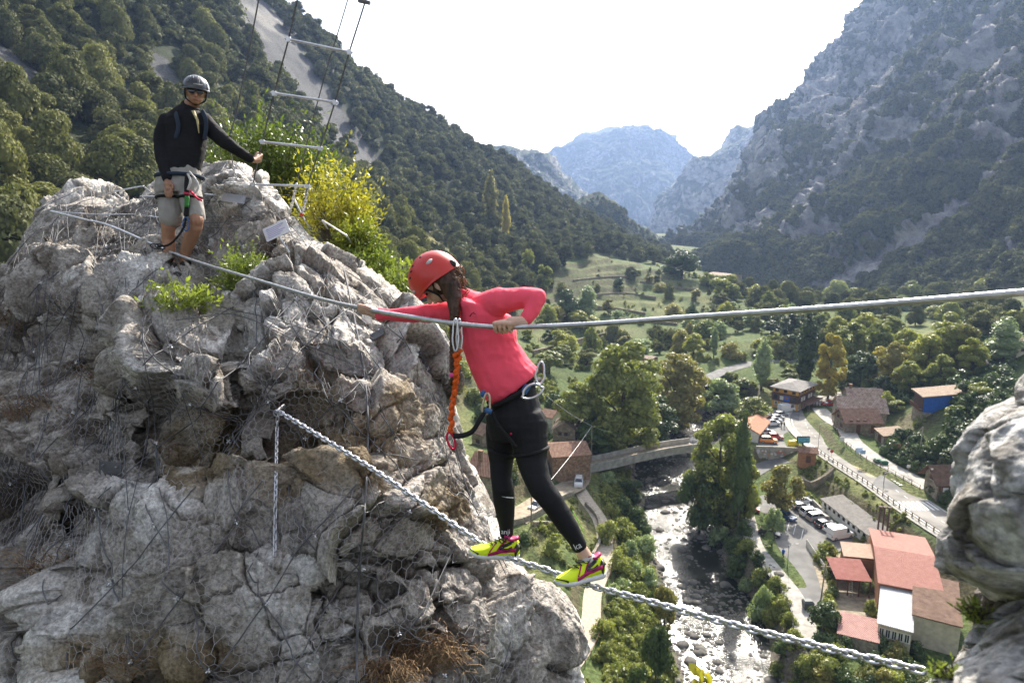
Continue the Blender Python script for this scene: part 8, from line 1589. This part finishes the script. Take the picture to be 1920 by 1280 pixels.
bp_ = MB(); ell(bp_, m_(338, 255, 6.40), (RT, FW, UP), (.15, .10, .24)); blob(bp_, 'backpack', mat('dark blue pack', (.03, .045, .08), .8), mn, .012, 3, org=MO)
# his harness and gear
def mp(pts, r, nm, mt, flat=1.0, sub=6): mb = MB(); mb.tube([Vector(v) for v in spline(pts, sub)], r, 8, flat=flat); return part(mb, nm, mt, mn, MO)
mp(around(m_(337, 333, 6.17), RT * .20, -FW * .158, -.4, 3.5), .018, 'waist_belt', bpy.data.materials['blue grey strap']); mp(around(m_(319, 372, 6.15), RT * .113, -FW * .118, .1, 3.0), .013, 'leg_loop', M_web); mp(around(m_(359, 372, 6.12), RT * .102, -FW * .112, .1, 3.0), .013, 'leg_loop', M_web)
mp([m_(352, 325, 6.0), m_(350, 350, 5.99), m_(351, 380, 5.98), m_(349, 405, 5.98)], .022, 'lanyard_bundle', M_web); mp([m_(351, 368, 5.955), m_(350, 388, 5.955)], .020, 'green_pouch', mat('bright green fabric', (.05, .22, .05), .8))
mp([m_(355, 322, 5.99), m_(366, 335, 5.97), m_(372, 350, 5.97), m_(366, 362, 5.97)], .008, 'gear_loop', M_hgrey); mp([m_(352, 326, 5.98), m_(357, 340, 5.96), m_(352, 356, 5.97)], .010, 'white_sling', M_hgrey); mp([m_(357, 358, 5.96), m_(370, 372, 5.95), m_(379, 376, 5.97)], .009, 'red_karabiner', M_redm); mp([m_(346, 362, 5.96), m_(355, 364, 5.95)], .011, 'red_clip', M_redm)
kb = MB(); kb.tube([Vector(m_(349, 420, 5.97) + RT * .028 * math.cos(t_) + UP * .06 * math.sin(t_)) for t_ in np.linspace(0, 6.283, 20)], .006, 6, cap=False); part(kb, 'blue_karabiner', M_bluew, mn, MO)
mp([m_(349, 405, 5.98), m_(345, 425, 5.97), m_(332, 445, 5.97), m_(316, 459, 5.97), m_(296, 462, 5.99)], .010, 'short_lanyard', M_web)
for x_ in (291, 300): kb = MB(); kb.tube([Vector(m_(x_, 462, 6.0) + nv(I_(1, .25)) * .045 * math.cos(t_) + UP * .02 * math.sin(t_)) for t_ in np.linspace(0, 6.283, 20)], .006, 6, cap=False); part(kb, 'cable_clip', M_blk, mn, MO)
WO = WO_keep
# ---------------------------------------------------------------- people down in the village
def villager(px, py, z, face, top_c, leg_c, stride, label, hair_c=(.03, .02, .015)):
    b0 = pz(px, py, z) + np.array([0, 0, .02]); o = empty('person', tuple(b0), 0, label, 'person'); f = np.array([math.cos(R(face)), math.sin(R(face)), 0]); s = np.array([-f[1], f[0], 0]); u = np.array([0, 0, 1.]); q = lambda a, b_, c: b0 + f * a + s * b_ + u * c
    mb = MB(); ell(mb, q(.02, 0, 1.62), (f, s, u), (.095, .075, .115)); limb(mb, [q(.105, 0, 1.61), q(.12, 0, 1.595)], [.012, .014], 6); limb(mb, [q(0, 0, 1.55), q(0, 0, 1.42)], [.055, .07], 10)
    sect(mb, [(q(0, 0, 1.42), s * .17, f * .09), (q(0, 0, 1.2), s * .15, f * .10), (q(0, 0, .95), s * .15, f * .10)], 14)
    for sg in (-1, 1):
        st = stride * sg; limb(mb, [q(0, .09 * sg, .92), q(st * .5 + .03, .09 * sg, .5), q(st, .09 * sg, .09)], [.08, .055, .04], 10); limb(mb, [q(st, .09 * sg, .06), q(st + .14, .09 * sg, .04)], [.045, .035], 8)
        limb(mb, [q(0, .2 * sg, 1.38), q(-st * .4, .24 * sg, 1.12), q(-st * .7 + .08, .23 * sg, .88)], [.055, .042, .03], 10); limb(mb, [q(-st * .7 + .08, .23 * sg, .88), q(-st * .7 + .1, .22 * sg, .78)], [.032, .018], 8)
    blob(mb, 'body', M_skin, o, .014, 1, org=b0); tm = mat('jacket cloth', top_c, .85); lm_ = mat('trouser cloth', leg_c, .9)
    mb = MB(); sect(mb, [(q(0, 0, 1.46), s * .10, f * .07), (q(0, 0, 1.41), s * .19, f * .11), (q(0, 0, 1.2), s * .175, f * .125), (q(0, 0, .88), s * .175, f * .125)], 14)
    for sg in (-1, 1): limb(mb, [q(0, .19 * sg, 1.38), q(-stride * sg * .4, .24 * sg, 1.12), q(-stride * sg * .68 + .07, .23 * sg, .90)], [.068, .055, .042], 10)
    blob(mb, 'jacket', tm, o, .016, 1, org=b0); mb = MB()
    for sg in (-1, 1): limb(mb, [q(0, .085 * sg, .92), q(stride * sg * .5 + .03, .09 * sg, .5), q(stride * sg, .09 * sg, .11)], [.10, .075, .058], 10)
    blob(mb, 'trousers', lm_, o, .016, 1, org=b0); mb = MB(); ell(mb, q(-.01, 0, 1.66), (f, s, u), (.105, .088, .095)); blob(mb, 'hair', mat('hair colour', hair_c, .6), o, .014, 1, org=b0)
villager(1468, 1044, .02, 250, (.03, .12, .5), (.03, .03, .04), .28, 'person in blue jacket walking across the riverside car park')
villager(1465, 801, 3.68, 200, (.02, .02, .025), (.03, .03, .035), .05, 'left of two dark clothed people standing below the row of pale cars'); villager(1470, 802, 3.68, 20, (.05, .03, .03), (.02, .025, .04), .05, 'right of two dark clothed people standing below the row of pale cars')
villager(1506, 771, 3.6, 160, (.3, .28, .25), (.04, .04, .06), .1, 'person in pale top standing at the corner of the yellow hotel')
HAZE = 0.00011
# ---------------------------------------------------------------- haze
hz = MB().box(-3200, 3200, -200, 4700, -12, 1500).build('haze', None)
hm = bpy.data.materials.new('haze'); hm.use_nodes = True; N = hm.node_tree.nodes; L = hm.node_tree.links
for n_ in list(N):
    if n_.type == 'BSDF_PRINCIPLED': N.remove(n_)
pv = N.new('ShaderNodeVolumePrincipled'); pv.inputs['Color'].default_value = (.42, .60, 1, 1); pv.inputs['Density'].default_value = HAZE; pv.inputs['Anisotropy'].default_value = .35
L.new(pv.outputs[0], N['Material Output'].inputs['Volume']); hz.data.materials.append(hm)
tag(hz, 'thin pale haze filling the valley air', 'haze', kind='stuff')
